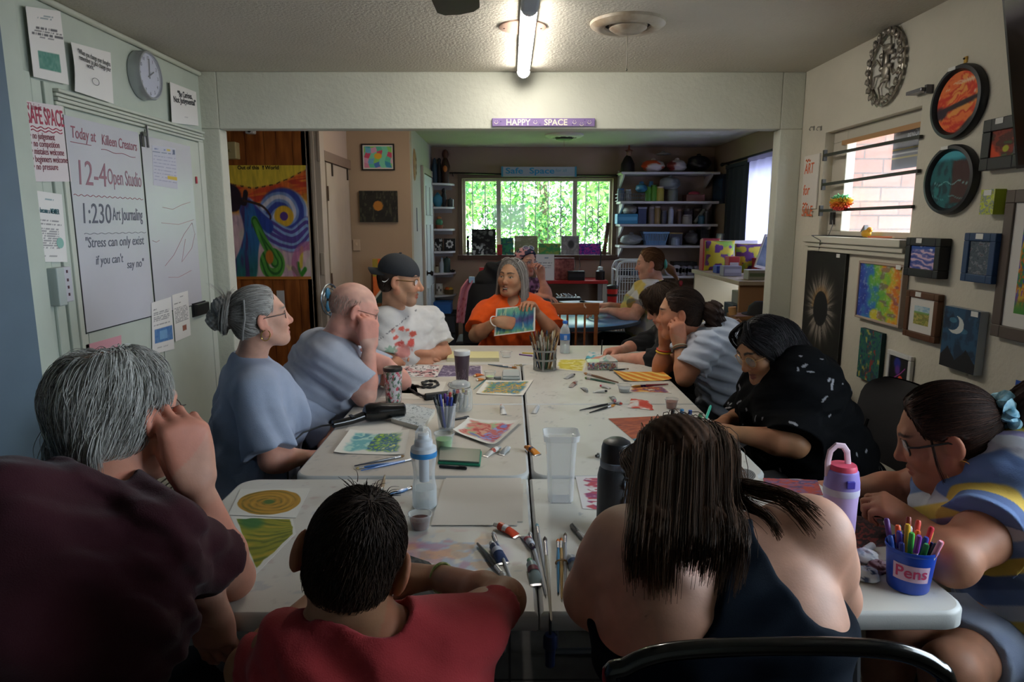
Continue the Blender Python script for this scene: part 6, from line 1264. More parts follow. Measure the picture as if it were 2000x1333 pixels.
q_=onX(1692,452,XR+.0);q_[2]=1.465;t=thing('toy_bird','little yellow toy with grey top on the window sill','toy',q_);m=MB();m.ell(q_+V(0,0,.022),(.02,.035,.02));m.ell(q_+V(0,-.03,.04),(.014,.016,.014));m.build('body',M('d8a020'),t);MB().prism([q_+V(-.012,.04,.03),q_+V(-.012,-.005,.035),q_+V(-.012,.0,.065),q_+V(-.012,.01,.06)],(.02,0,0)).build('wing',M('77777a'),t);MB().ell(q_+V(-.005,-.046,.04),(.005,.007,.004),n=8,m=6).build('beak',M('c8541a'),t)
q_=onX(1690,462,XR-.02);q_[2]=1.4655;t=thing('window_cable','thin grey cable lying along the sill and hanging down the wall','cable',q_);m=MB();m.tube([onX(1624,415,XR+.04),onX(1626,440,XR+.03),V(XR+.02,3.93,1.47),V(XR-.064,3.96,1.468),onX(1602,470,XR-.066),onX(1600,485,XR-.03),onX(1599,492,XR-.026)],.0028,6);m.tube([V(XR+.02,3.93,1.47),V(XR+.05,3.7,1.469),V(XR+.03,3.4,1.469)],.0026,6);m.build('cord',M('5a5a5c'),t);BX((XR+.03,3.93,1.53),(XR+.05,3.955,1.60)).build('plug',M('2a2a2c'),t)
a=V(XR-.03,3.40,1.472);t=thing('pencil','orange pencil lying on the right end of the window sill','pencil',a);TB([a,a+V(.0,-.22,.002)],.0045,6).build('shaft',M('c8602c'),t);TB([a+V(0,-.22,.002),a+V(0,-.24,.002)],[.0045,.0008],6).build('point',M('d8b890',.6),t)
xg=XR+.085;a=onX(1748,243,xg);b=onX(1800,330,xg);t=thing('window_sign','dark grey sign stuck on the outside of the right-wall window, its lettering reversed','sign',(xg,3.25,b[2]));y1,z1=a[1],onX(1748,243,xg)[2];y0=3.135;z0=onX(1748,332,xg)[2]
BX((xg,y0,z0),(xg+.003,y1,z1)).build('panel',M('4d5660',.6),t)
text('lettering','AmeriCorps',(xg-.0006,y0+.035,z1-.075),(0,1,0),(0,0,1),.03,M('d0d3d6',.6),t,.0003,w=min(.17,y1-y0-.05));text('lettering','HERE',(xg-.0006,y0+.03,z1-.15),(0,1,0),(0,0,1),.03,M('d0d3d6',.6),t,.0003)
m=MB();m.tube([(xg-.0006,y0+.012+.016*math.cos(q),z1-.06+.016*math.sin(q))for q in np.linspace(0,2*PI,17)],.003,5,cap=False);m.build('round_emblem',M('d0d3d6',.6),t)
for k,hx in enumerate(('c9b24a','d8d8d0','c9b24a')):BX((xg-.001,y0,z0+.05+.02*k),(xg,y1-.0,z0+.058+.02*k)).build('stripe',M(hx,.6),t)
A_,B_=onY(1957,0,2.35),onY(1985,330,2.35);d_=nrm(A_-B_);top_=B_+d_*.62;t=thing('television','black flat television tilted down from the right wall at the picture edge','television',(B_[0]+.08,1.9,B_[2]));nx=nrm(np.cross(d_,(0,1,0)));L_=V(0,-1.1,0)
MB().prism([B_,top_,top_-nx*.05*np.sign(nx[0])*-1,B_-nx*.05*np.sign(nx[0])*-1],L_).build('housing',M('0d0e10',.35),t)
nn=nx if nx[0]<0 else-nx;MB().prism([B_+nn*.001+d_*.012+V(0,-.012,0),top_+nn*.001-d_*.012+V(0,-.012,0),top_+nn*.002-d_*.012+V(0,-.012,0),B_+nn*.002+d_*.012+V(0,-.012,0)],V(0,-1.07,0)).build('screen',M('050506',.12),t)
mid_=(B_+top_)/2+V(.04,-.55,0);TB([mid_,V(XR-.003,1.8,mid_[2])],.03,8).build('wall_arm',M('1a1a1c'),t)
# ------ tables and chairs
TZ=.74
def rrect(mb,x0,x1,y0,y1,z,t,r,fn,corners=(1,1,1,1),n=90,m=60,lip=.008):
 """a plastic table half: rounded corners (x0y0, x1y0, x1y1, x0y1), softened rim, painted top"""
 us=np.linspace(0,1,n);vs=np.linspace(0,1,m);U,W=np.meshgrid(us,vs,indexing='ij');X=x0+(x1-x0)*U;Y=y0+(y1-y0)*W
 for k,(cx,cy,sx,sy)in enumerate(((x0,y0,1,1),(x1,y0,-1,1),(x1,y1,-1,-1),(x0,y1,1,-1))):
  if not corners[k]:continue
  ox,oy=cx+sx*r,cy+sy*r;dx,dy=(X-ox)*-sx,(Y-oy)*-sy;mk=(dx>0)&(dy>0);mx=np.maximum(dx,dy);L=np.hypot(dx,dy);f=np.where(mk&(L>0),mx/np.maximum(L,1e-9),1);X=np.where(mk,ox-sx*dx*f,X);Y=np.where(mk,oy-sy*dy*f,Y)
 cx,cy=(x0+x1)/2,(y0+y1)/2;sx,sy=1-lip*2/(x1-x0),1-lip*2/(y1-y0)
 Z=np.full_like(X,z);col=fn(X,Y);mb.grid(np.stack([cx+(X-cx)*sx,cy+(Y-cy)*sy,Z],-1),col)
 lp=lambda A:np.concatenate([A[:-1,0],A[-1,:-1],A[:0:-1,-1],A[0,:0:-1]])
 bx,by=lp(X),lp(Y);bc=col[0,0];k=len(bx)
 ring=lambda s,zz:np.stack([cx+(bx-cx)*(1-(1-sx)*s),cy+(by-cy)*(1-(1-sy)*s),np.full(k,zz)],-1)
 g=np.stack([ring(1,z),ring(.35,z-lip*.3),ring(0,z-lip),ring(0,z-t+.004),ring(.5,z-t)],1);g=np.concatenate([g,g[:1]],0);mb.grid(g,np.broadcast_to(rgb('c9cac8'),g.shape),flip=True)
 mb.add(g[:-1,-1],[tuple(range(k-1,-1,-1))],np.broadcast_to(rgb('bdbdb8'),(k,3)))
def plastic(stain=None,base='d3d0c8',seed=0):
 def f(x,y):
  c=np.broadcast_to(rgb(base),(*x.shape,3));c=mixc(c,rgb('b9b2a6'),ss(.55,.8,fbm(x*7+seed,y*7,seed))*.35);c=mixc(c,rgb('a09a94'),ss(.76,.84,fbm(x*30+.6*y*30,y*30-.4*x*30,seed+3))*.25)
  return stain(x,y,c)if stain else c
 return f
def stain_near(x,y,c):
 q=onZ(880,1085,TZ);n=fbm(x*22,y*22,4);d=np.hypot((x-q[0])/.15,(y-q[1])/.14)
 for hx,s_,th in(('7f9ac8',11,.53),('c87a84',23,.54),('b06a90',31,.57),('d89a60',47,.6)):c=mixc(c,rgb(hx),ss(th,th+.06,fbm(x*16,y*20,s_))*ss(1.15,.7,d)*.5)
 for hx,s_ in(('7a8aa8',5),('a87a7a',9)):c=mixc(c,rgb(hx),ss(.74,.8,fbm(x*24+y*13,y*26-x*11,s_))*.22)
 return c
def stain_far(x,y,c):
 for hx,s_ in(('8a8478',5),('a8988a',9),('6f7a86',14)):c=mixc(c,rgb(hx),ss(.80,.86,fbm(x*28+y*11,y*28-x*17,s_))*.4)
 return c
LEGM=M('6b6e72',.4,.6)
def table(label,x0,x1,y0,y1,fold,fns,legs_along='x',base='d3d0c8',dens=1.):
 t=thing('folding_table',label,'table',((x0+x1)/2,(y0+y1)/2,0),'folding tables pushed together');r=.055;h=.002
 if fold=='x':m_=(x0+x1)/2;parts=((x0,m_-h,y0,y1,(1,0,0,1)),(m_+h,x1,y0,y1,(0,1,1,0)))
 elif fold=='y':m_=(y0+y1)/2;parts=((x0,x1,y0,m_-h,(1,1,0,0)),(x0,x1,m_+h,y1,(0,0,1,1)))
 else:parts=((x0,x1,y0,y1,(1,1,1,1)),)
 for p_,f_ in zip(parts,fns):
  m=MB();rrect(m,*p_[:4],TZ,.042,r,f_,p_[4],int(90*dens),int(70*dens));m.build('table_top',VCP,t,smooth=50)
 for e in(-1,1):
  m=MB()
  if legs_along=='x':
   x=(x0+x1)/2+e*((x1-x0)/2-.2);pts=[(x,y0+.09,TZ-.05),(x+e*.05,y0+.09,.02),(x+e*.05,y1-.09,.02),(x,y1-.09,TZ-.05)];br=((x,(y0+y1)/2,.45),(x-e*.25,(y0+y1)/2,TZ-.05));cr=((x+e*.02,y0+.09,.42),(x+e*.02,y1-.09,.42))
  else:
   y=(y0+y1)/2+e*((y1-y0)/2-.2);pts=[(x0+.09,y,TZ-.05),(x0+.09,y+e*.05,.02),(x1-.09,y+e*.05,.02),(x1-.09,y,TZ-.05)];br=(((x0+x1)/2,y,.45),((x0+x1)/2,y-e*.25,TZ-.05));cr=((x0+.09,y+e*.02,.42),(x1-.09,y+e*.02,.42))
  m.tube(pts[:2],.013,8);m.tube(pts[1:3],.013,8);m.tube(pts[2:],.013,8);m.tube(cr,.010,8);m.build('leg_frame',LEGM,t);TB(br,.009,8).build('brace',LEGM,t)
 return t
VCP=M('vcol',.42,bump=.05,bs=300,spec=.4)
table('near white folding table lying crosswise, closest to the viewer',-.845,.968,1.30,2.062,'x',(plastic(stain_near),plastic(stain_far,seed=4)),'x',dens=1.6)
table('left long folding table running away from the viewer, beige top',-.694,.064,2.078,3.84,'y',(plastic(stain_far,'cbc3b8',7),plastic(None,'cbc3b8',9)),'y','cbc3b8')
table('right long folding table running away from the viewer, white top',.072,.832,2.078,3.84,'y',(plastic(stain_far,seed=11),plastic(stain_far,seed=13)),'y')
table('far white folding table lying crosswise under the opening',-.455,.95,3.848,4.45,None,(plastic(None,seed=17),),'x')
def chair(label,x,y,az,mat=None,seat=.45,back=.88,w=.44,group='dark stacking chairs'):
 """dark plastic-shell chair facing az"""
 mat=mat or M('2b2a2b',.5,bump=.05,bs=200);a=-math.radians(az);R_=rotz(a);o=V(x,y,0);P_=lambda q:o+R_@np.asarray(q,float)
 t=thing('stacking_chair',label,'chair',(x,y,0),group);n=14;u=np.linspace(-1,1,n)
 g=np.array([[P_((w/2*a_*(1-.1*max(b,0)**2),b*.21,seat-.012*(1-a_*a_)-(.02 if b>.85 else 0)))for a_ in u]for b in np.linspace(-1,1,12)]);m=MB();m.grid(g);m.grid(g-V(0,0,.02),flip=True);m.build('seat',mat,t)
 rows_=[]
 for b in np.linspace(0,1,12):
  hw=w/2*(1.02 if b<.7 else 1.02*math.sqrt(max(0,1-((b-.7)/.3)**2*.75)));rows_.append([P_((hw*a_,-.23-.07*b-.03*(1-a_*a_),seat+.10+(back-seat-.10)*b))for a_ in u])
 g=np.array(rows_);m=MB();bk=R_@V(0,-.018,0);m.grid(g,flip=True);m.grid(g+bk)
 for sl in((slice(None),0),(slice(None),-1),(0,slice(None)),(-1,slice(None))):q=np.stack([g[sl],(g+bk)[sl]],1);m.grid(q);m.grid(q,flip=True)
 m.build('backrest',mat,t);bl_=M('1a1a1c',.4,.5)
 for sx in(-1,1):
  TB([P_((sx*.19,.17,seat-.02)),P_((sx*.21,.20,.012))],.011,8).build('leg',bl_,t)
  TB([P_((sx*.18,-.28,seat+.25)),P_((sx*.19,-.22,seat)),P_((sx*.21,-.26,.012))],.011,8).build('leg',bl_,t)
 TB([P_((-.19,.17,seat-.03)),P_((.19,.17,seat-.03))],.009,8).build('crossbar',bl_,t)
 return t
chair('dark chair under the woman with the grey bun',-1.06,2.64,62)
chair('dark chair under the bald man',-.97,3.13,66,M('3a3838'))
chair('dark chair under the man in the black cap',-.63,4.05,110)
chair('dark chair under the woman in orange',.04,4.92,180)
chair('dark chair under the youth in black',1.20,4.08,-88)
chair('dark chair under the woman in white with the ponytail',1.24,3.60,-80,M('1f2530',.6))
chair('black high-backed chair behind the woman with long black hair',1.30,2.66,-95,back=.90,w=.50)
chair('dark chair under the woman in the striped dress',1.38,1.64,-75)
chair('black chair under the man in maroon',-.86,.90,20,back=.8)
chair('dark chair under the boy in red',-.19,.66,0,back=.74,w=.38)
chair('dark chair under the woman with the head scarf',.20,6.38,150)
chair('dark chair under the woman in tie-dye',1.36,6.0,-85)
t=thing('tubular_chair','shiny black tubular chair with a curved top rail, nearest the viewer','chair',(.45,.80,0));BK=M('08090b',.18,.3,coat=.5);q=lambda px,py,Y:onY(px,py,Y)
pts=[V(.215,.79,.02),V(.205,.79,.46),V(.20,.785,.80),q(1195,1338,.775),q(1225,1302,.772),q(1290,1277,.77),q(1400,1266,.768),q(1560,1263,.768),q(1690,1266,.77),q(1770,1278,.772),q(1828,1305,.774),q(1852,1345,.776),V(.60,.785,.80),V(.605,.79,.46),V(.60,.79,.02)]
P_=np.array(pts);tt=np.linspace(0,len(P_)-1,90);i_=np.minimum(tt.astype(int),len(P_)-2);f_=(tt-i_)[:,None];p0,p1,p2,p3=P_[np.maximum(i_-1,0)],P_[i_],P_[i_+1],P_[np.minimum(i_+2,len(P_)-1)]
TB(.5*(2*p1+(p2-p0)*f_+(2*p0-5*p1+4*p2-p3)*f_**2+(3*p1-p0-3*p2+p3)*f_**3),.0115,14).build('back_frame',BK,t)
BX((.21,.80,.44),(.60,1.22,.475)).build('seat',M('16171a',.7),t,bevel=.012)
for sx in(.225,.59):TB([(sx,1.2,.45),(sx,1.23,.012)],.011,10).build('leg',BK,t)
for z_ in(.62,.80):TB([(.21,.79,z_),(.40,.80,z_+.005),(.60,.79,z_)],.008,10).build('back_slat',BK,t)
t=thing('wooden_chair','wooden spindle-back chair with a chipped top rail behind the far table','chair',(.46,5.0,0));WD=M('8a4f28',.4,noise=.25,ns=14,stretch=(.4,2,2));yb=4.78
a,b=onY(1070,592,yb),onY(1170,615,yb)
BX((a[0],yb-.012,b[2]),(b[0],yb+.012,a[2])).build('top_rail',WD,t,bevel=.006)
BX((.33,yb-.013,a[2]-.035),(b[0]-.035,yb-.0122,a[2]-.02)).build('chip',M('d8c8b0',.7),t)if 0 else None
for k,px in enumerate((1078,1093,1108,1125,1142)):x_=onY(px,640,yb)[0];TB([(x_,yb,b[2]+.004),(x_,yb+.02,.47)],.0075,8).build('spindle',WD,t)
for x_ in(a[0]+.012,b[0]-.02):TB([(x_,yb,b[2]+.004),(x_,yb+.01,.46),(x_,yb+.02,.0)],.014,8).build('back_post',WD,t)
BX((a[0]-.01,yb+.0,.43),(b[0]+.01,yb+.42,.465)).build('seat',WD,t,bevel=.01)
for x_ in(a[0]+.02,b[0]-.02):TB([(x_,yb+.38,.43),(x_,yb+.4,.0)],.016,8).build('leg',WD,t)
TB([(b[0]-.11,yb-.0125,a[2]-.004),(b[0]-.105,yb-.0125,a[2]-.03),(b[0]-.10,yb-.0125,a[2]-.022),(b[0]-.095,yb-.0125,a[2]-.036)],.003,5).build('chipped_paint',M('d8c8b4',.7),t,label='pale chipped mark')
# ------ things on the tables
T=lambda px,py,dz=0.:onZ(px,py,TZ+dz)
def paperT(label,px,fn,dz=.0015,n=50,m=40,curl=None,name='painting',cat='painting',group=None,th=.0008):
 """px: near left, near right, far right, far left corners as seen"""
 q=[T(a,b,dz)for a,b in px];t=thing(name,label,cat,(sum(q)/4)*(1,1,1),group)
 sheet(MB(),*q,n,fn,th,curl,m).build('sheet',VC,t);return t
CURL=lambda a,b=0.:(lambda u,v:.001+a*(2*u-1)**4+b*(2*v-1)**4)
def wc(fn,seed,m=.09,bg='e6e2d8',soft=.09):
 """a watercolour patch with a ragged edge on white paper"""
 def f(u,v):
  e=np.minimum(np.minimum(u,1-u),np.minimum(v,1-v))-m+.16*(fbm(u*5,v*5,seed)-.5);return mixc(np.broadcast_to(rgb(bg),(*u.shape,3)),fn(u,v),ss(0,soft,e))
 return f
def half(f1,f2,a=.5):return lambda u,v:np.where((u+.06*(fbm(u*3,v*6,2)-.5)<a+.1*(v-.5))[...,None],f1(u,v),f2(u,v))
paperT('blue-green and yellow-green watercolour in two halves near the left table corner',((652,886),(790,890),(800,842),(684,842)),wc(half(pal(['8fc8c0','6fb4b8','b0d8cc','5a9aa8'],6,6,3),pal(['b8d070','7aa83a','2f5f88','8fb85a','3f6f8f','d0d88a'],9,9,5),.45),4),n=80,m=60,curl=CURL(.006))
paperT('red and violet-blue watercolour curling at the edges, middle of the left table',((884,846),(966,876),(1020,826),(914,823)),wc(half(pal(['d8a08a','c0504a','d88a7a','a8b888','7f78b0'],5,7,8,warp=.4),pal(['7a86c8','c84a50','9aa0d8','c86a6a','8a94d0'],5,7,12,warp=.4),.6),9,.07),n=70,m=60,curl=CURL(.010,.006))
paperT('blue, green and orange speckled watercolour beside the glass jar',((930,770),(1022,774),(1042,744),(950,744)),wc(pal(['c8a03a','4a78a0','5a9068','d8a038','3f7890','c0a858'],9,9,15),16,.06),n=70,m=50,curl=CURL(.004))
def f_dood(u,v):
 c=np.broadcast_to(rgb('e2dedb'),(*u.shape,3)).copy();c=mixc(c,rgb('c88a8a'),ss(.58,.62,fbm(u*5,v*5,4))*.8);return mixc(c,rgb('2a2428'),ss(.05,.03,np.abs(fbm(u*6,v*6,9)-.5))*1.)
paperT('black and red doodle page lying by the crossed hands',((766,736),(855,737),(858,714),(785,713)),f_dood,n=90,m=60)
def f_purp(u,v):return mixc(mixc(np.broadcast_to(rgb('5f4f70'),(*u.shape,3)),rgb('cfc6d0'),ss(.035,.02,np.abs(fbm(u*5,v*5,3)-.5))*.6),rgb('e0d8dc'),(u>.965)+(v<.03))
paperT('deep purple coloured page behind the dark tumbler',((853,737),(943,735),(941,715),(866,714)),f_purp,n=70,m=40)
for lab,px in(('plain white paper under the black cord and pouch',((770,768),(862,770),(872,746),(792,745))),('plain white paper below the hair dryer, overhanging the table edge',((674,842),(780,846),(800,812),(700,806))),('blank cream paper under the floral tumbler',((742,778),(820,780),(812,752),(756,752)))):
 paperT(lab,px,rows([],'e0dad0'),.0008,6,6,name='paper',cat='paper')
t=thing('sketchbook','thick sketchbook with a finely inked pale cover, under the hair dryer','book',T(805,815));q=[T(766,828),T(812,842),T(850,806),T(794,797)]
q=[T(764,826),T(826,843),T(850,808),T(795,796)];MB().prism(q,(0,0,.016)).build('pages',M('d8d4c6',.8),t)
sheet(MB(),*[a+V(0,0,.0175)for a in q],70,lambda u,v:mixc(np.broadcast_to(rgb('cdd4d6'),(*u.shape,3)),rgb('5a6a72'),ss(.03,.015,np.abs(fbm(u*9,v*9,6)-.5))*.8),.0012,None,60).build('cover',VC,t)
def f_spiral(u,v):
 r=np.hypot((u-.5)*1.0,(v-.5)*1.0)*2;a=np.arctan2(v-.5,u-.5);s_=np.sin(r*34-a*2.0+4.5*fbm(u*4,v*4,2))*.6+2.2*(fbm(r*14,a*1.3,6)-.5);c=mixc(np.broadcast_to(rgb('b08220'),(*u.shape,3)),rgb('6a6018'),ss(.0,1.1,s_)*.75);c=mixc(c,rgb('cda030'),ss(-.1,-1.1,s_)*.6);c=mixc(c,rgb('4a6a2a'),ss(.22,.1,r));return mixc(np.broadcast_to(rgb('dedcd4'),(*u.shape,3)),c,ss(.93,.90,r+.03*vn(a*4,r*0,3)))
paperT('golden swirl painting on white paper at the far left of the near table',((446,1006),(578,1012),(606,954),(470,956)),f_spiral,n=110,m=90)
def f_leaf(u,v):
 s_=np.sin(v*54+u*24+7*fbm(u*3,v*3,3))*.5+2.4*(fbm(u*3+v*2,v*26+u*10,9)-.5);c=mixc(np.broadcast_to(rgb('8a8a1a'),(*u.shape,3)),rgb('5a6414'),ss(.1,.9,s_)*.8);c=mixc(c,rgb('b89a28'),ss(-.2,-.9,s_)*.8);c=mixc(c,rgb('2f6a30'),ss(.28,.12,np.hypot(u-.3,(v-.86)*1.3))*.9);e=np.minimum(np.minimum(u-.05,.97-u),np.minimum(v-.06,.97-v))+.03*(vn(u*9,v*9,4)-.5)-.14*np.clip((u-.5)*(.5-v),0,1);return mixc(np.broadcast_to(rgb('dedcd4'),(*u.shape,3)),c,ss(0,.02,e))
paperT('green-gold brushed painting nearest the man in maroon',((500,1122),(578,1042),(572,1014),(450,1008)),f_leaf,.001,n=100,m=100)
for k,(lab,px)in enumerate((('topmost blank cream sheet of the pile on the near table',((842,1026),(1010,1026),(1014,938),(868,936))),('second blank sheet showing at the right of the pile on the near table',((846,1023),(1021,1019),(1022,945),(880,940))),('third blank sheet peeping out at the pile’s far edge on the near table',((850,1022),(1013,1020),(1018,934),(871,934))))):paperT(lab,px,rows([],'d5ccc0'),.0035-.001*k,4,4,name='paper',cat='paper',group='pile of blank paper',th=.0007)
def f_red(u,v):
 s_=fbm(u*3+.3*v,v*16,5);c=pal(['a83a5a','b84a58','8f3a6a','c86a70'],3,14,6)(u,v);return mixc(np.broadcast_to(rgb('dcd8d8'),(*u.shape,3)),c,ss(.02,.07,u-.12+.2*(vn(u*0,v*14,3)-.5))*ss(.0,.03,.95-v)*ss(.30,.36,s_+.0*u))
paperT('crimson streaked painting beside the dark water bottle',((1138,994),(1240,1000),(1226,930),(1124,931)),f_red,n=80,m=80)
paperT('dark grey picture under the boy’s forearm',((795,1188),(905,1160),(838,1098),(790,1082)),lambda u,v:mixc(pal(['3a3d3e','4a4d4c','2c2e30','5a5a52'],5,6,7)(u,v),rgb('77787a'),ss(.02,.01,seg(u,v,[(.1,.2),(.9,.5)]))),n=60,m=60)
paperT('dark red and black picture by the pen cup',((1668,1072),(1742,1066),(1722,1012),(1650,1006)),pal(['3a2026','7a2a2a','241a20','4a2630','8a3a30'],5,6,9),n=60,m=60)
paperT('shiny purple and red picture under the hand with painted nails',((1496,966),(1608,968),(1596,938),(1490,934)),pal(['7a4a6a','8a5a78','b0483a','5a4a70','a86a80'],5,8,19),n=60,m=50)
def f_spot(u,v):r=np.hypot(u-.5,v-.5)*2;return mixc(np.broadcast_to(rgb('d4d2cc'),(*u.shape,3)),rgb('3a3a3c'),ss(.9,.8,r)*(.55+.45*(np.sin(r*40)>0)))
paperT('little round dark dot drawing at the right table edge',((1432,940),(1484,942),(1474,914),(1426,914)),f_spot,.002,n=60,m=60,name='drawing',cat='drawing')
def f_yel(u,v):s_=np.sin(u*26+v*9+2*fbm(u*4,v*4,3));c=mixc(np.broadcast_to(rgb('e0a428'),(*u.shape,3)),rgb('d8782a'),ss(.3,.9,s_));return mixc(c,rgb('f0d488'),ss(-.3,-.9,s_)*.9)
paperT('orange and yellow striped painting in front of the woman in white',((1218,746),(1312,744),(1290,727),(1196,727)),f_yel,n=80,m=40,curl=CURL(.012))
def f_rust(u,v):return mixc(mixc(pal(['a8502e','8f4430','b05a38','7a3a30'],3,16,4)(u,v),rgb('3f86a0'),ss(.1,.06,v)),rgb('5f5a5a'),ss(.035,.0,v)*.6)
paperT('rust-red landscape painting with a blue edge, right of the black brushes',((1240,862),(1330,842),(1304,812),(1188,818)),f_rust,n=70,m=60)
paperT('second rust painting lying half under the other, blue at its edge',((1262,880),(1330,866),(1322,838),(1232,846)),f_rust,.0008,n=60,m=50)
paperT('yellow sketched painting beside the brush holder',((1086,722),(1140,727),(1150,700),(1088,702)),wc(pal(['d8cc58','c8b838','e0d890','b8a83a'],3,12,5),6,.04,'dedbd0'),n=60,m=40)
paperT('white sheet with turquoise strokes under the drawing hand',((1142,704),(1206,706),(1216,688),(1150,687)),lambda u,v:mixc(np.broadcast_to(rgb('e2e2de'),(*u.shape,3)),rgb('5ab4c0'),ss(.45,.6,fbm(u*5,v*3,3))*ss(.75,.5,u)),n=50,m=30)
paperT('paint-smeared palette card under the ochre brush',((1228,766),(1312,768),(1296,756),(1236,752)),wc(pal(['d8b050','c88a3a','9a4a3a','5a3a6a','e0d0a0'],7,5,3),4,.02),n=50,m=30,name='palette_card',cat='palette')
t=thing('stained_tissue','crumpled red-stained tissue on the right table','tissue',T(1250,790));rs=np.random.RandomState(3);u_,v_=np.meshgrid(np.linspace(0,1,24),np.linspace(0,1,18),indexing='ij');A_,B_,D_,E_=T(1226,797),T(1276,803),T(1270,783),T(1232,780);P_=A_*((1-u_)*(1-v_))[...,None]+B_*(u_*(1-v_))[...,None]+D_*(u_*v_)[...,None]+E_*((1-u_)*v_)[...,None];P_[...,2]+=.002+.022*fbm(u_*4,v_*4,3)*np.sin(u_*PI)*np.sin(v_*PI);P_[...,:2]+=.02*(fbm(u_*5,v_*5,6)-.5)[...,None]
MB().grid(P_,mixc(np.broadcast_to(rgb('d8d0cc'),(*u_.shape,3)),rgb('c0402e'),ss(.35,.6,fbm(u_*3,v_*3,8)))).build('crumpled_sheet',VC,t)
t=thing('notepad','thick yellow notepad on the far table behind the dark tumbler','notepad',T(925,702));q=[T(873,707),T(975,707),T(974,694),T(879,694)];MB().prism(q,(0,0,.022)).build('pages',M('d6cfae',.8),t);MB().prism([a+V(0,0,.0222)for a in q],(0,0,.001)).build('top_sheet',M('e0d8a0',.8),t)
# ---- brushes, pens, tubes
def brush(label,p0,p1,hcol,r=.0035,bcol='8a6a45',group='paintbrushes on the tables',fl=.13,fb=.08,metal='c8c8cc',flat_=1.,dz=0.):
 """p0 = handle end, p1 = bristle end (points on the table)"""
 p0,p1=np.asarray(p0,float),np.asarray(p1,float);d=p1-p0;L=np.linalg.norm(d);u=d/L;t=thing('paintbrush',label,'paintbrush',p0,group);up=V(0,0,r*1.0+dz)
 pt=lambda f:p0+d*f+up
 TB([pt(0),pt(.02),pt(.3),pt(.6),pt(1-fl-fb)],[r*.3,r*.5,r*.8,r*1.15,r*.85],8).build('handle',M(hcol,.3,coat=.3),t)
 TB([pt(1-fl-fb),pt(1-fl*.5-fb),pt(1-fb)],[r*.95,r*.95,r*1.05],10).build('ferrule',M(metal,.25,.9),t)
 TB([pt(1-fb),pt(1-fb*.5),pt(1)],[r*1.0,r*1.15*flat_,r*.25],8).build('bristles',M(bcol,.8),t);return t
def pen(label,p0,p1,col,cap='22242a',r=.005,name='pen',cat='pen',group=None,clip=True,dz=0.):
 p0,p1=np.asarray(p0,float),np.asarray(p1,float);d=p1-p0;up=V(0,0,r+dz);t=thing(name,label,cat,p0,group);pt=lambda f:p0+d*f+up
 TB([pt(0),pt(.02),pt(.62)],[r*.7,r,r],10).build('barrel',M(col,.35),t);TB([pt(.62),pt(.97),pt(1)],[r*1.08,r*1.08,r*.6],10).build('cap',M(cap,.35),t)
 if clip:TB([pt(.95)+V(0,0,r*1.3),pt(.7)+V(0,0,r*1.3)],r*.25,5).build('clip',M('b8b8bc',.3,.8),t)
 return t
def ptube(label,p0,p1,col,capc='e6e4de',r=.0095,band_=None,dz=0.):
 """paint tube: flat crimped tail at p0, round shoulder and cap at p1"""
 p0,p1=np.asarray(p0,float),np.asarray(p1,float);d=p1-p0;u=nrm(d);s_=nrm(np.cross((0,0,1),u));t=thing('paint_tube',label,'paint tube',p0,'paint tubes lying on the tables');L=np.linalg.norm(d)
 def ring(f,a,b):return[p0+d*f+s_*a*math.cos(q)+V(0,0,b*(1+math.sin(q))+dz+.0004)for q in np.linspace(0,2*PI,13)[:-1]]
 g=np.array([ring(0,r*1.35,.0008),ring(.08,r*1.35,.0012),ring(.3,r*1.2,r*.62),ring(.6,r*1.02,r*.95),ring(.78,r,r),ring(.82,r*.5,r*.5+.0)]);g[-1]+=V(0,0,r*.5);g=np.concatenate([g,g[:,:1]],1);m=MB();m.grid(g[:2],flip=True);m.build('crimp',M('b9babf',.3,.8),t)
 m=MB();m.grid(g[1:],flip=True);m.build('body',M(col,.35),t)
 if band_:g2=np.array([ring(.42,r*1.13,r*.82),ring(.58,r*1.06,r*.96)])+V(0,0,.0003);g2=np.concatenate([g2,g2[:,:1]],1);MB().grid(g2,flip=True).build('label_band',M(band_,.5),t)
 MB().cyl(p0+d*.82+V(0,0,r+dz),p1+V(0,0,r+dz),r*.62,r*.55,12).build('cap',M(capc,.4),t);return t
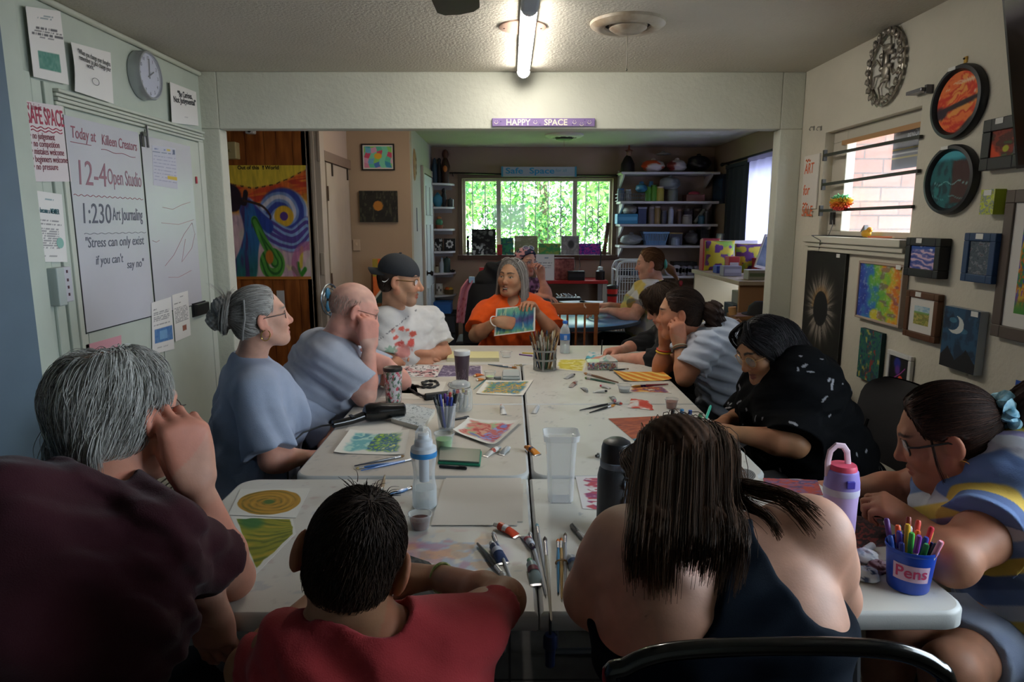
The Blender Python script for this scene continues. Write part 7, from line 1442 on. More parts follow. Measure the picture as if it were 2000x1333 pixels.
for lab,a,b,h,r,kw in(('dark pencil-thin brush, upper of the three left of the filter bottle',(692,913),(790,893),'1d2030',.0042,{}),('blue-handled brush, middle of the three left of the filter bottle',(770,905),(695,918),'2f5f9a',.004,dict(bcol='c8b078')),('slim blue brush touching the filter bottle, lowest of the three',(705,922),(812,898),'3a6ab0',.0042,{}),('grey-blue brush with a ginger tip on the folded card, left table',(953,714),(1010,721),'4f6478',.0055,dict(bcol='a8682a',fb=.16)),('thin teal brush lying against the yellow-blue watercolour',(925,762),(952,740),'4a8a90',.003,{}),('blue brush pointing at the filter bottle on the near table',(752,973),(806,955),'3a78b8',.005,{}),('brown and blue brush by the boy’s head, pointing away',(752,932),(744,966),'8a6a48',.006,dict(bcol='2a5a88')),('black brush with silver ferrule nearest the boy’s elbow',(932,1066),(985,1132),'17181a',.0065,dict(bcol='d8d4cc',fl=.2)),('long silver brush right of the black one',(1006,1156),(962,1042),'b4b6ba',.0045,dict(bcol='b0b2b6')),('silver brush on the left of the silver pair',(1066,1166),(1034,1042),'aeb0b5',.0045,dict(bcol='c0c0c0')),('silver brush with a bluish tip, right of the silver pair',(1068,1140),(1048,1026),'aeb0b5',.0045,dict(bcol='8fb4c0')),('thick pale brush with a dark tip right of the silver pair',(1077,1218),(1064,1052),'b9b2a0',.0048,dict(bcol='3a3230',fl=.2)),('orange-tipped brush in the elastic-bound bundle, leftmost',(1090,1162),(1090,1056),'3f86b0',.0042,dict(bcol='d8783a')),('ginger brush in the elastic-bound bundle, middle',(1097,1174),(1096,1054),'c8a060',.0042,dict(bcol='c06a30')),('pale thin brush in the elastic-bound bundle, rightmost',(1104,1158),(1104,1044),'a8aab0',.004,dict(bcol='6a5a50')),('long black brush on the right table, upper of the crossed pair',(1132,804),(1200,789),'1a1a1c',.005,dict(bcol='8a8a8c')),('black brush with a ginger head, lower of the crossed pair',(1151,809),(1202,793),'202022',.005,dict(bcol='c8843a',fb=.2)),('ochre brush with purple and red handle on the palette card',(1305,753),(1232,758),'8a2a3a',.006,dict(bcol='b8863a',fb=.25,metal='4a2a6a')),('brown-handled flat brush in front of the bead box',(1208,750),(1140,731),'6f4a30',.006,dict(bcol='a87a50',fb=.12)),('green-handled brush lying with the brown flat brush',(1202,752),(1142,740),'2f5a4a',.0055,dict(bcol='6a8a50')),('slim dark brush by the orange striped painting',(1190,726),(1228,722),'23262c',.004,{})):
 brush(lab,T(*a),T(*b),h,r,**kw)
m=thing('elastic_band','tan elastic band round the bundle of three brushes','elastic band',T(1097,1100));c_=T(1097,1100,.006);TB([c_+V(.014*math.cos(q),0,.008*math.sin(q))for q in np.linspace(0,2*PI,17)],.0022,5,cap=False).build('loop',M('a8855a',.7),m)
pen('grey metal pen beside the dark water bottle',T(1152,1072),T(1116,1030),'8a8580','5f5a56',.006);pen('black ballpoint lying in front of the green phone case',T(858,914),T(912,918),'2a3038','141518');pen('black ballpoint in front of the marker glass',T(886,822),T(916,817),'26262a','141518');pen('purple pencil on the far table left of the brush holder',T(1014,694),T(1040,697),'6a3a8a','6a3a8a',.004,'pencil','pencil',None,False);pen('yellow pencil on the far table left of the brush holder',T(1020,691),T(1042,692),'d8b83a','d8b83a',.004,'pencil','pencil',None,False)
for lab,a,b,col,cp,kw in(('orange and red paint tube above the boy’s brushes',(1012,1050),(966,1032),'d0482a','e0e0dc',dict(r=.011,band_='e8e4e0')),('maroon-labelled paint tube left of the silver pair',(1022,1046),(1042,1078),'b8bcc8','3a2a3a',dict(band_='9a3040')),('navy paint tube under the black brush',(984,1104),(960,1070),'26385f','d8d8d8',dict(r=.012,band_='b8bcc8')),('green and maroon paint tube near the table’s front edge',(1050,1146),(1034,1104),'8a9a98','4a8a68',dict(r=.012,band_='6a2a34')),('crumpled silver-blue paint tube by the bare arm',(1128,1122),(1112,1096),'a8b0b8','e0e0e0',dict(r=.012,band_='24406a')),('orange paint tube lying across the gap between the long tables',(1052,890),(1026,879),'d8842a','b86a20',dict(r=.011,band_='3a2a40')),('white paint tube with an orange cap, middle of the left table',(984,811),(979,797),'d8d6d2','e0602a',dict(r=.010,band_='c0c4c8')),('white and red paint tube below the red watercolour',(946,893),(977,880),'dcd8d4','b0b4b4',dict(r=.010,band_='b0483a')),('short grey paint tube right of the white and red one',(978,890),(995,880),'aeb2b4','c8c8c8',dict(r=.010)),('small silver paint tube on the seam of the long tables',(1042,809),(1052,797),'b8bcc0','e0e2e2',dict(r=.009)),('silver paint tube with a dark cap right of the brush holder',(1104,741),(1122,735),'b0b2b4','3a3c3e',dict(r=.009)),('brown-labelled paint tube in front of the brush holder',(1113,758),(1127,749),'a89a94','c8c6c2',dict(r=.009,band_='8a4a3a')),('bent silver paint tube left of the pink-capped one',(1137,758),(1147,768),'b4b6b8','9a9c9e',dict(r=.009)),('pink-capped paint tube by the clear cup',(1192,760),(1172,757),'c8c4c4','c83a5a',dict(r=.009)),('white flattened paint tube in front of the pink-capped one',(1158,767),(1186,768),'d0d0ce','2f3234',dict(r=.009)),('checked silver paint tube above the crossed black brushes',(1194,775),(1202,790),'a0a2a4','b85a6a',dict(r=.010,band_='6a6c70')),('silver tube at the brush heads, reddish cap',(1200,788),(1214,793),'c0c0c0','b04a40',dict(r=.009)),('dark-capped silver paint tube near the tall dark bottle',(1184,892),(1164,897),'b0b2b0','2a2c2a',dict(r=.010)),('orange paint tube by the cloudy cup',(945,733),(925,738),'d8702a','e0c8a0',dict(r=.009)),('yellow-orange paint tube in front of the cloudy cup',(948,742),(930,746),'d88a3a','e8e0d0',dict(r=.008))):
 ptube(lab,T(*a),T(*b),col,cp,**kw)
 # ---- vessels
def vessel(name,label,cat,at,prof,mat,n=28,liquid=None,lcol=None,group=None,part='cup_wall'):
 t=thing(name,label,cat,at,group);MB().lathe(prof,at,n=n).build(part,mat,t)
 if liquid:MB().lathe([(0,.002)]+liquid+[(0,liquid[-1][1])],at,n=n).build('liquid',M(lcol,.12),t)
 return t
CLEAR=GLASS('f0f3f4',.82,.08);CLEARP=GLASS('eef0f0',.86,.1)
def small_cup(label,px,py,r,h,lcol,fill):
 at=T(px,py);return vessel('plastic_cup',label,'cup',at,[(0,.001),(r*.72,.001),(r*.98,h),(r*1.05,h),(r*1.05,h-.004)],CLEARP,28,[(r*.70,.002),(r*(.71+.26*fill),h*fill)],lcol)
small_cup('small clear cup of dark red-brown water by the filter bottle',821,1032,.031,.042,'5a2418',.62);small_cup('small clear cup of rust-brown water before the woman in white',1311,798,.029,.044,'8a4424',.72);small_cup('clear cup of pale green water behind the filter bottle',868,876,.036,.058,'8fbf7a',.62);small_cup('small clear cup of water by the pink-capped paint tube',1219,766,.033,.036,'c8d0d4',.55);small_cup('cloudy plastic cup behind the glass jar',957,742,.030,.045,'b8a888',.4);small_cup('clear upturned cup on the far table',989,698,.036,.035,'d4d8da',.1)
def lathe_parts(name,label,cat,at,parts,group=None,n=32,ax=(0,0,1)):
 t=thing(name,label,cat,at,group)
 for nm,prof,mat in parts:MB().lathe(prof,at,ax,n).build(nm,mat,t)
 return t
at=T(830,988);BLUE=M('2f86c8',.35)
t=lathe_parts('filter_bottle','clear water bottle with a blue-banded white filter lid on the near table','bottle',at,[('bottle_wall',[(0,.001),(.034,.001),(.036,.006),(.0345,.06),(.030,.085),(.031,.11),(.036,.145),(.0365,.15)],GLASS('f2f6f8',.82,.05)),('water',[(0,.003),(.033,.003),(.0335,.055),(0,.055)],GLASS('e4eef2',.75,.03)),('blue_band',[(.0375,.150),(.038,.152),(.038,.163),(.0375,.165)],BLUE),('lid',[(.037,.165),(.036,.176),(.026,.182),(.0255,.196),(.016,.202),(.015,.212),(.011,.214),(0,.214)],M('cdd3da',.4)),('filter_core',[(0,.075),(.014,.075),(.0145,.15)],M('c0c8d2')),('clear_cap',[(.024,.198),(.022,.222),(.014,.234),(0,.236)],CLEAR)])
at=T(1103,690);t=lathe_parts('water_bottle','small clear plastic water bottle with a blue cap and label on the far table','bottle',at,[('bottle_wall',[(0,.001),(.029,.002),(.031,.01),(.029,.035),(.031,.05),(.029,.065),(.031,.08),(.0315,.13),(.026,.155),(.013,.18),(.0125,.19)],GLASS('eef4f8',.7,.05)),('label',[(.032,.085),(.0322,.086),(.0322,.124),(.032,.125)],M('2f6fc0',.4)),('cap',[(.015,.186),(.0155,.187),(.0155,.202),(.014,.204),(0,.204)],M('2f6fd0',.4)),('water',[(0,.003),(.028,.003),(.028,.05),(0,.05)],GLASS('dfeaf0',.75,.03))])
for k in range(3):BX((-.008,-.0335,.092+.009*k),(.010,-.0325,.096+.009*k),None,at).build('label_stripe',M('e6eaf0'),t)
at=T(903,752);t=lathe_parts('tumbler','dark purple tumbler with a white lid on the left table','tumbler',at,[('body',[(0,.001),(.028,.001),(.029,.004),(.0385,.15),(.0385,.155)],M('3f2c3c',.35,coat=.4)),('lid',[(.0400,.153),(.041,.157),(.041,.172),(.038,.176),(0,.176)],M('d8d8d8',.4))])
m=MB();rs=np.random.RandomState(3)
for k in range(7):a0=-PI/2+(k-3)*.28;m.tube([at+V((.0285+.0105*z/.15)*math.cos(a0+.1*math.sin(z*90+k))*1.015,(.0285+.0105*z/.15)*math.sin(a0+.1*math.sin(z*90+k))*1.015,z)for z in np.linspace(.012,.03+.06*rs.rand(),8)],.0009,5)
m.build('engraved_lines',M('8a7a88'),t)
def f_flor(P,at):
 a=np.arctan2(P[:,1]-at[1],P[:,0]-at[0]);z=P[:,2]-at[2];c=np.broadcast_to(rgb('cfc8cc'),(len(P),3));c=mixc(c,rgb('2f5a48'),ss(.56,.6,fbm(a*5,z*60,3)));c=mixc(c,rgb('c0485a'),ss(.62,.65,fbm(a*5+5,z*70,9)));return mixc(c,rgb('6a8a6a'),ss(.60,.63,fbm(a*7+9,z*50,14)))
at=T(769,786);th=np.linspace(0,2*PI,73);zz=np.linspace(0,.145,40);A_,Z_=np.meshgrid(th,zz,indexing='ij');r_=.034+.008*Z_/.145;P_=np.stack([at[0]+r_*np.cos(A_),at[1]+r_*np.sin(A_),at[2]+.002+Z_],-1);t=thing('tumbler','floral white tumbler with a black lid at the left table edge','tumbler',at);MB().grid(P_,f_flor(P_.reshape(-1,3),at)).build('body',VCG,t);MB().lathe([(.042,.146),(.0435,.148),(.0435,.158),(.040,.162),(.030,.158),(0,.157)],at,n=32).build('lid',M('1a1c1e',.35),t);MB().lathe([(0,.001),(.034,.001),(.034,.003)],at,n=24).build('foot',M('8a8a8c',.3,.8),t)
at=T(1632,1086);at=T(1632,1082);S_=1.1
t=lathe_parts('kids_bottle','lilac insulated bottle with a pink lid and carry loop on the near table','bottle',at,[('body',[(0,.001),(.036,.001),(.0375,.004),(.0385,.135),(.0395,.16)],M('c3a9dc',.35)),('pale_collar',[(.0405,.158),(.041,.16),(.041,.173),(.0405,.175)],M('c8c4dc',.45)),('lilac_shoulder',[(.0405,.174),(.0395,.19),(.035,.215),(.031,.218)],M('8f80c8',.4)),('spout_lid',[(.0315,.192),(.0315,.222),(.029,.230),(0,.231)],M('d84a68',.45))])
BX((-.008,-.042,.183),(.012,-.034,.201),None,at).build('blue_button',M('4a42b0',.4),t,bevel=.002);m=MB();hp=[at+V(-.030+x_,.004,z_)for x_,z_ in((-.004,.20),(-.006,.235),(-.002,.262),(.012,.276),(.028,.274),(.038,.26),(.042,.235),(.044,.215))];m.tube(hp,.0055,8,flat=1.4);m.build('carry_loop',M('e0c2d2'),t)
at=T(1200,1035);t=lathe_parts('flask','dark grey insulated flask with a black lid and braided cord, near table','flask',at,[('body',[(0,.001),(.045,.001),(.048,.005),(.048,.150),(.044,.170),(.040,.178)],M('35393c',.45)),('grey_collar',[(.0405,.176),(.042,.178),(.042,.192),(.040,.194)],M('6a7684',.4)),('lid',[(.040,.193),(.0405,.196),(.039,.228),(.035,.242),(.022,.250),(0,.250)],M('1a1d20',.4))])
m=MB();m.tube([at+V(.018+.003*math.sin(k*1.1),-.040-.004*math.cos(k*1.2)-(.006 if k>4 else 0),.232-.0085*k)for k in range(18)],[.003+.001*(k%2)for k in range(18)],6);m.build('braided_cord',M('7f93a8',.8),t);MB().ell(at+V(-.036,-.034,.04),(.012,.004,.016)).build('sticker',M('c8a080',.6),t)
at=T(1094,976);t=thing('plastic_container','tall empty clear square container on the near table','container',at);m=MB();g=[]
for z_,h_ in((.001,.033),(.004,.036),(.12,.040),(.185,.044),(.187,.050),(.205,.052),(.205,.0495),(.186,.0475)):
 g.append([at+V(h_*(math.copysign(min(1,abs(math.cos(q))*1.25),math.cos(q))),h_*(math.copysign(min(1,abs(math.sin(q))*1.25),math.sin(q)))*.9,z_)for q in np.linspace(0,2*PI,49)])
m.grid(np.array(g),flip=True);m.build('container_wall',GLASS('eef0f2',.74,.12),t);BX((-.03,-.03,0),(.03,.03,.002),None,at).build('container_base',GLASS('e8eaee',.6,.2),t)
at=T(899,800);t=lathe_parts('glass_jar','clear clip-top glass jar full of paint tubes on the left table','jar',at,[('jar_wall',[(0,.001),(.050,.001),(.054,.008),(.054,.075),(.050,.09),(.042,.098),(.042,.104)],GLASS('eef2f0',.85,.04)),('lid',[(.044,.105),(.045,.108),(.044,.118),(.030,.126),(0,.128)],GLASS('e6ecec',.7,.08))]);m=MB();m.tube([at+V(.045*math.cos(q),.045*math.sin(q),.101)for q in np.linspace(0,2*PI,25)],.0016,5,cap=False);m.tube([at+V(-.045,-.01,.1),at+V(-.05,-.015,.112),at+V(-.045,-.01,.122),at+V(-.03,-.03,.124)],.0016,5);m.build('wire_clip',M('8a8c8e',.3,.9),t)
rs=np.random.RandomState(11)
for k,(col,cp,nm)in enumerate((('c8ccd0','3a8a4a','green-capped'),('d0ccc8','d8b83a','yellow-capped'),('b8bcc4','c84a6a','pink-capped'),('c0c0c4','2f5fa0','blue-capped'),('d4d0cc','2a2a2c','black-capped'),('c4c8c4','c83a2a','red-capped'),('b4b8bc','d8d8d8','white-capped'),('ccc8c0','8a5a3a','brown-capped'))):
 a=2*PI*k/8;b_=at+V(.026*math.cos(a),.026*math.sin(a),.006+.004*(k%3));e_=b_+V(.012*math.cos(a+1.5),.012*math.sin(a+1.5),.070+.008*(k%2));d_=e_-b_;tt_=thing('paint_tube',nm+' paint tube standing inside the clip-top jar','paint tube',b_,'paint tubes inside the jar');TB([b_,b_+d_*.15,b_+d_*.75],[.004,.008,.009],8).build('body',M(col,.3,.5),tt_);MB().cyl(b_+d_*.76,e_,.006,.0055,8).build('cap',M(cp,.4),tt_)
at=T(872,838);t=lathe_parts('marker_glass','drinking glass full of markers and pens on the left table','glass',at,[('glass_wall',[(0,.001),(.030,.001),(.031,.004),(.040,.10),(.0415,.10),(.0405,.098)],GLASS('eaf0f2',.84,.05))])
for k,(col,cp,nm,dx,dy)in enumerate((('1a1c22','1a1c22','thick black marker leaning far left',-.034,-.006),('23252c','17181c','black marker leaning left behind the thick one',-.026,.012),('24348a','24348a','navy marker leaning left',-.016,-.014),('d8d8dc','2a3aa8','white marker with a bright blue cap',.006,-.006),('c8c8cc','6a2a8a','pale marker with a purple cap',-.004,.016),('e0e0e0','c83a34','white marker with a red cap',.012,.012),('3a3c44','2c3a8a','dark marker with a blue end',.018,-.012),('2f6a48','1f6a3a','green-capped marker leaning right',.026,.006),('c8ccd0','18191c','silver marker with a black end leaning right',.032,-.004),('d8c8d8','d8d0d8','pale lilac marker at the back',.004,.02))):
 b_=at+V(dx*.35,dy*.5,.006);e_=at+V(dx*1.35,dy*1.2,.132+.006*(k%3));d_=e_-b_;tt_=thing('marker',nm+' in the drinking glass','marker',b_,'markers in the drinking glass');TB([b_,b_+d_*.02,b_+d_*.72],[.003,.0052,.0055],8).build('barrel',M(col,.4),tt_);TB([b_+d_*.72,b_+d_*.98,e_],[.006,.006,.004],8).build('cap',M(cp,.35),tt_)
at=T(1064,722);t=thing('brush_holder','round grey wire holder packed with paintbrushes, between the tables','holder',at);GR=M('9a9c98',.4,.4);r_=.062
MB().lathe([(0,.001),(r_*1.05,.001),(r_*1.05,.006),(0,.007)],at,n=32).build('base',GR,t)
for z_ in(.055,.105):MB().lathe([(r_,z_),(r_+.004,z_),(r_+.004,z_+.010),(r_,z_+.010),(r_,z_)],at,n=36).build('ring',GR,t)
for k in range(6):a=2*PI*k/6+.3;MB().cyl(at+V(r_*1.01*math.cos(a),r_*1.01*math.sin(a),.004),at+V(r_*1.01*math.cos(a),r_*1.01*math.sin(a),.112),.005,n=8).build('upright',GR,t)
rs=np.random.RandomState(5);HC=(('1f2226','black'),('7a2f2a','dark red'),('2f5a8a','blue'),('b0854a','varnished wood'),('c8b088','pale wood'),('3a6a4a','green'),('d8d4c8','white'),('8a5a30','brown'),('5a3a6a','purple'))
for k in range(44):
 a=k*2.4;rr=.044*math.sqrt((k+.5)/44);b_=at+V(rr*.8*math.cos(a),rr*.8*math.sin(a),.009);L=.165+.05*rs.rand();tl=.26*rr/.044+.06*rs.rand();e_=b_+nrm(V(math.cos(a)*tl,math.sin(a)*tl,1))*L;hc,hn=HC[k%9];d_=e_-b_;r0=.0026+.0012*rs.rand();ph=k%4==3
 t_=thing('paintbrush','%s-handled paintbrush standing in the grey wire holder, %s'%(hn,'handle end up' if ph else 'bristles up'),'paintbrush',b_,'paintbrushes in the wire holder')
 bc=('8a6a42','c8b48a','3a2a22','a87a4a','d8d0c0','6a4a30')[k%6]
 if ph:TB([b_,b_+d_*.5,e_],[r0*1.3,r0*1.1,r0*.5],7).build('handle',M(hc,.35),t_)
 else:TB([b_,b_+d_*.6],[r0*.8,r0*1.1],7).build('handle',M(hc,.35),t_);TB([b_+d_*.6,b_+d_*.8],[r0*1.1,r0*1.25],7).build('ferrule',M('b8b4a8',.3,.8),t_);TB([b_+d_*.8,b_+d_*.9,e_],[r0*1.3,r0*1.7,r0*.5],7).build('bristles',M(bc,.8),t_)
c_=T(1180,722);t=thing('bead_box','small clear lidded box of coloured beads with a tissue on top','box',c_);a,b=T(1149,727),T(1208,727);x0,x1=a[0],b[0];y0,y1=c_[1]-.03,c_[1]+.05
m=MB();m.box((x0,y0,TZ+.001),(x1,y1,TZ+.045));m.build('box_wall',GLASS('eef2f4',.78,.06),t,bevel=.004);m=MB();n=130
for k in range(n):p_=V(x0+.008+(x1-x0-.016)*rs.rand(),y0+.008+(y1-y0-.016)*rs.rand(),TZ+.006+.024*rs.rand());m.ell(p_,(.0058,)*3,n=8,m=5,col=rgb(('c84a4a','d8807a','3a6ab0','d8b84a','5a9a6a','a84a8a','e08a4a','d8d0d0','c03a4a')[k%9]))
b_=m.build('beads',VCG,t);b_['kind']='stuff';BX((x0-.002,y0-.002,TZ+.045),(x1+.002,y1+.002,TZ+.050)).build('lid',CLEARP,t,bevel=.002)
t=thing('tissue','crumpled pale tissue lying on the bead box','tissue',c_+V(.02,0,.052));u_,v_=np.meshgrid(np.linspace(0,1,22),np.linspace(0,1,22),indexing='ij');P_=np.stack([c_[0]-.03+u_*.10,c_[1]-.03+v_*.08,TZ+.052+.045*fbm(u_*4,v_*4,8)*np.sin(u_*PI)*np.sin(v_*PI)],-1);MB().grid(P_,mixc(np.broadcast_to(rgb('d8d6d0'),(*u_.shape,3)),rgb('8ab8b0'),ss(.6,.7,fbm(u_*3,v_*3,5)))).build('crumpled_sheet',VC,t)
a,b=T(980,744),T(1012,735);t=thing('palette_box','rounded pale plastic palette box by the brush holder','box',(a+b)/2);BX((a[0],a[1],TZ+.001),(b[0]+.01,b[1]+.05,TZ+.018)).build('tray',M('a8b0ae',.4),t,bevel=.008,seg=3);BX((a[0]+.004,a[1]+.004,TZ+.018),(b[0]+.006,b[1]+.046,TZ+.026)).build('lid',GLASS('dfe6e6',.5,.1),t,bevel=.006)
t=thing('paint_tube','grey paint tube end sticking out left of the palette box','paint tube',a);MB().cyl(a+V(-.035,.02,.01),a+V(-.002,.02,.01),.009,.009,12).build('body',M('6f7678',.4),t);MB().cyl(a+V(-.05,.02,.01),a+V(-.035,.02,.01),.006,.006,12).build('cap',M('3a4044',.4),t)
h0,h1,n1=T(650,824,.03),T(722,806,.04),T(790,800,.04);t=thing('hair_dryer','black hair dryer lying on the left table','hair dryer',h1-V(0,0,.04));BKG=M('0e0f11',.22,coat=.4);d_=nrm(n1-h1);sd=nrm(np.cross(d_,(0,0,1)))
TB([h1-d_*.028,h1-d_*.018,h1+d_*.0,h1+d_*.045,h1+d_*.085,n1-d_*.004,n1],[.012,.032,.039,.038,.031,.028,.024],22).build('barrel',BKG,t);TB([n1,n1+d_*.003],[.0235,.020],18).build('nozzle',M('1c1d1f'),t)
TB([h1-V(0,0,.006)+d_*.0,(h0+h1)/2-V(0,0,.014),h0-V(0,0,.012)],[.020,.0165,.0145],12).build('handle',BKG,t);TB([h0-V(0,0,.012),h0+V(-.04,-.01,-.014),h0+V(-.10,-.06,-.026),h0+V(-.14,-.12,-.06),h0+V(-.15,-.14,-.3)],.0035,8).build('cord',M('141516'),t);BX((-.006,-.014,-.002),(.006,.014,.003),frame(h0-h1),(h0+h1)/2+V(0,0,.004)).build('switch',M('2c2e31',.4),t)
q=[T(855,908),T(938,913),T(941,886),T(858,880)];t=thing('phone','phone in a green folding case lying on the left table','phone',T(898,898));MB().prism([a+V(0,0,.001)for a in q],(0,0,.009)).build('case',M('2a8a6a',.45),t,bevel=.003);q2=[q[0]*.98+q[2]*.02,q[1]*.98+q[3]*.02,q[2]*.98+q[0]*.02,q[3]*.98+q[1]*.02];MB().prism([a+V(0,.001,.0102)for a in q2],(0,0,.006)).build('cover_flap',M('5a6a62',.3),t,bevel=.002)
t=thing('glasses_pouch','black padded pouch lying left of the glass jar','pouch',T(855,776));a,b=T(828,777,.012),T(882,771,.014);TB([a,a+(b-a)*.06,a+(b-a)*.9,b],[.008,.016,.017,.009],12,flat=1.2).build('pouch_body',M('141517',.6),t);TB([a+(b-a)*.1+V(0,0,.016),a+(b-a)*.9+V(0,0,.018)],.0014,5).build('zip',M('3a3c3e',.4),t)
t=thing('lanyard','black braided lanyard looped on the white paper, left table','lanyard',T(820,760));m=MB();pts=[T(*p_,.008)for p_ in((832,776),(812,768),(797,758),(796,752),(808,753),(826,757),(846,757),(857,751),(852,745),(836,744),(824,748),(828,752),(846,751))];P_=np.array(pts);tt=np.linspace(0,len(P_)-1,60);i_=np.minimum(tt.astype(int),len(P_)-2);f_=(tt-i_)[:,None];m.tube(P_[i_]*(1-f_)+P_[i_+1]*f_,[.006+.0018*math.sin(k*2.1)for k in range(60)],8);m.build('braid',M('17181a',.6),t)
t=thing('wire_loop','small gold wire loop by the ginger-tipped brush','wire',T(1014,716));m=MB();m.tube([T(1012,714,.006)+V(.016*math.cos(q)*1.3,.02*math.sin(q),.004*math.sin(3*q))for q in np.linspace(0,2*PI*1.7,30)],.0014,5);m.build('wire_coil',M('b8a24a',.3,.8),t)
for px,py,col,cp,lab in((1312,822,'20242a','17181a','short black marker standing near the rust painting'),(1330,820,'d0a83a','3a8ac0','blue and yellow paint tube before the writing woman'),(1346,822,'c8ccd0','3a6ac0','white and blue tube before the writing woman')):
 p_=T(px,py);t=thing('marker',lab,'marker',p_);MB().cyl(p_+V(0,0,.001),p_+V(.002,0,.028),.008,.008,12).build('barrel',M(col,.4),t);MB().cyl(p_+V(.002,0,.028),p_+V(.003,0,.044),.0085,.0075,12).build('cap',M(cp,.4),t)
at=T(1772,1146);t=thing('pen_cup','blue plastic cup with a handwritten Pens label on the near table corner','pen cup',at);MB().lathe([(0,.001),(.040,.001),(.042,.004),(.0505,.10),(.0525,.10),(.0525,.094),(.050,.09)],at,n=40).build('cup_wall',M('1f49b8',.3),t);MB().lathe([(.047,.096),(.040,.012),(0,.010)],at,n=32).build('cup_inside',M('17378a',.4),t)
th=np.linspace(-PI/2-1.25,-PI/2+.35,22);zz=(.034,.072);lp=lambda a_,z_:at+V((.0425+.0083*z_/.10+.0006)*math.cos(a_),(.0425+.0083*z_/.10+.0006)*math.sin(a_),z_+.0);MB().grid(np.array([[lp(a_+.0,z_-.003*(i_/21))for z_ in zz]for i_,a_ in enumerate(th)])).build('paper_label',M('d8b8d0',.7),t)
ob=text('lettering','Pens',(0,0,0),(1,0,0),(0,1,0),.026,MARK['c23a6a'],None,.0002,w=.062,thick=.0006);v_=np.empty(len(ob.data.vertices)*3);ob.data.vertices.foreach_get('co',v_);v_=v_.reshape(-1,3);z_=.042+v_[:,1];a_=-PI/2-1.15+v_[:,0]/.0465;rr_=.0425+.0083*z_/.10+.0012+v_[:,2];ob.data.vertices.foreach_set('co',np.stack([rr_*np.cos(a_),rr_*np.sin(a_),z_],1).ravel());ob.parent=t
PENS=(('e0602a','orange'),('d8a82a','golden yellow'),('2a3a9a','navy'),('c8ccd0','silver click'),('48b04a','lime green'),('c82a3a','red'),('e85a2a','bright orange tall'),('2f8a4a','green'),('d84a3a','scarlet'),('3a2a8a','indigo'),('1a1c20','black'),('2f6a5a','dark teal'),('7a3a9a','purple'),('d8c83a','yellow'),('3a6ad0','blue'),('d89ab0','pale pink'),('8a3a2a','brown'),('28348a','dark blue'),('e04848','light red'),('5a2a7a','plum'))
for k,(col,nm)in enumerate(PENS):
 a=k*2.4+.6;rr=.038*math.sqrt((k+.6)/20);b_=at+V(rr*.7*math.cos(a),rr*.7*math.sin(a),.013);L=.118+.016*math.sin(k*1.7)+(.016 if k in(3,6)else 0);e_=b_+nrm(V(math.cos(a)*.30*rr/.038+.05,math.sin(a)*.30*rr/.038,1))*L;d_=e_-b_
 t_=thing('pen',nm+' pen standing in the blue pen cup','pen',b_,'pens in the blue cup');TB([b_,b_+d_*.7],[.0045,.005],9).build('barrel',M(('e0dcd4' if k%3==0 else col),.4),t_);TB([b_+d_*.68,b_+d_*.97,e_],[.006,.006,.0042],9).build('cap',M(col,.4),t_)
for k,(px,py,s_,cols,lab)in enumerate(((1690,1098,.030,('d8dade','9aa4b4'),'crumpled white tissue in front of the pen cup, upper one'),(1692,1132,.028,('d0d8e0','3a4a6a'),'crumpled blue-stained tissue in front of the pen cup'),(1716,1116,.024,('a88a90','5a2a34'),'crumpled red-brown stained tissue against the pen cup'))):
 p_=T(px,py);t=thing('tissue',lab,'tissue',p_);th_,ph_=np.meshgrid(np.linspace(0,PI,18),np.linspace(0,2*PI,30),indexing='ij');r_=s_*(.6+.7*fbm(th_*2.2+k*5,np.cos(ph_)*1.5+np.sin(ph_)*.7,k+2));P_=np.stack([p_[0]+r_*np.sin(th_)*np.cos(ph_),p_[1]+r_*np.sin(th_)*np.sin(ph_),p_[2]+np.maximum(r_*np.cos(th_)*.55+s_*.42,.0008)],-1);P_[:,-1]=P_[:,0];MB().grid(P_,mixc(np.broadcast_to(rgb(cols[0]),(*th_.shape,3)),rgb(cols[1]),ss(.5,.6,fbm(th_*2,np.cos(ph_)*2,k+9)))).build('crumpled_ball',VC,t)
pen('white marker lying by the crumpled tissues',T(1664,1098),T(1704,1072),'d0d2d6','c4c8ce',.0085,'marker','marker',None,False)
p_=V(T(1077,1222)[0],1.288,0);t=thing('glue_stick','dark blue tube hanging by a cord below the near table’s front edge','tube',p_+V(0,0,.62));TB([(p_[0],1.30,TZ+.002),(p_[0],1.292,TZ-.01),(p_[0],1.289,.70)],.003,6).build('cord',M('16181c'),t);MB().lathe([(0,.70),(.012,.70),(.0145,.695),(.015,.672),(.011,.668),(.010,.63),(.008,.628),(0,.628)],p_,n=16).build('tube_body',M('1c2748',.4),t)
q=[onY(965,657,4.50),onY(1045,647,4.47),onY(1046,595,4.50),onY(969,603,4.53)];t=thing('painting','blue, green and violet watercolour held up by the woman in orange','painting',q[0])
def f_held(u,v):n1=np.clip(v+.25*(fbm(u*9,v*2,3)-.5),0,.999);P_=np.array([rgb(h)for h in('9ab86a','4a98a0','3f78a8','5a4a80','4a8aa0','6ab09a','8ac0a0')]);k=n1*6;i=k.astype(int);c=P_[i]*(1-(k-i))[...,None]+P_[np.minimum(i+1,6)]*(k-i)[...,None];c=mixc(c,rgb('2f4f78'),ss(.58,.7,fbm(u*22,v*4,8))*.6);c=mixc(c,rgb('d8dcb0'),ss(.62,.72,fbm(u*20,v*4,15))*.6);e=np.minimum(np.minimum(u,1-u),np.minimum(v,1-v));return mixc(np.broadcast_to(rgb('e6e4dc'),(*u.shape,3)),c,ss(.03,.05,e))
sheet(MB(),*q,90,f_held,.0008,lambda u,v:.006*np.sin(u*3),60).build('sheet',VC,t)
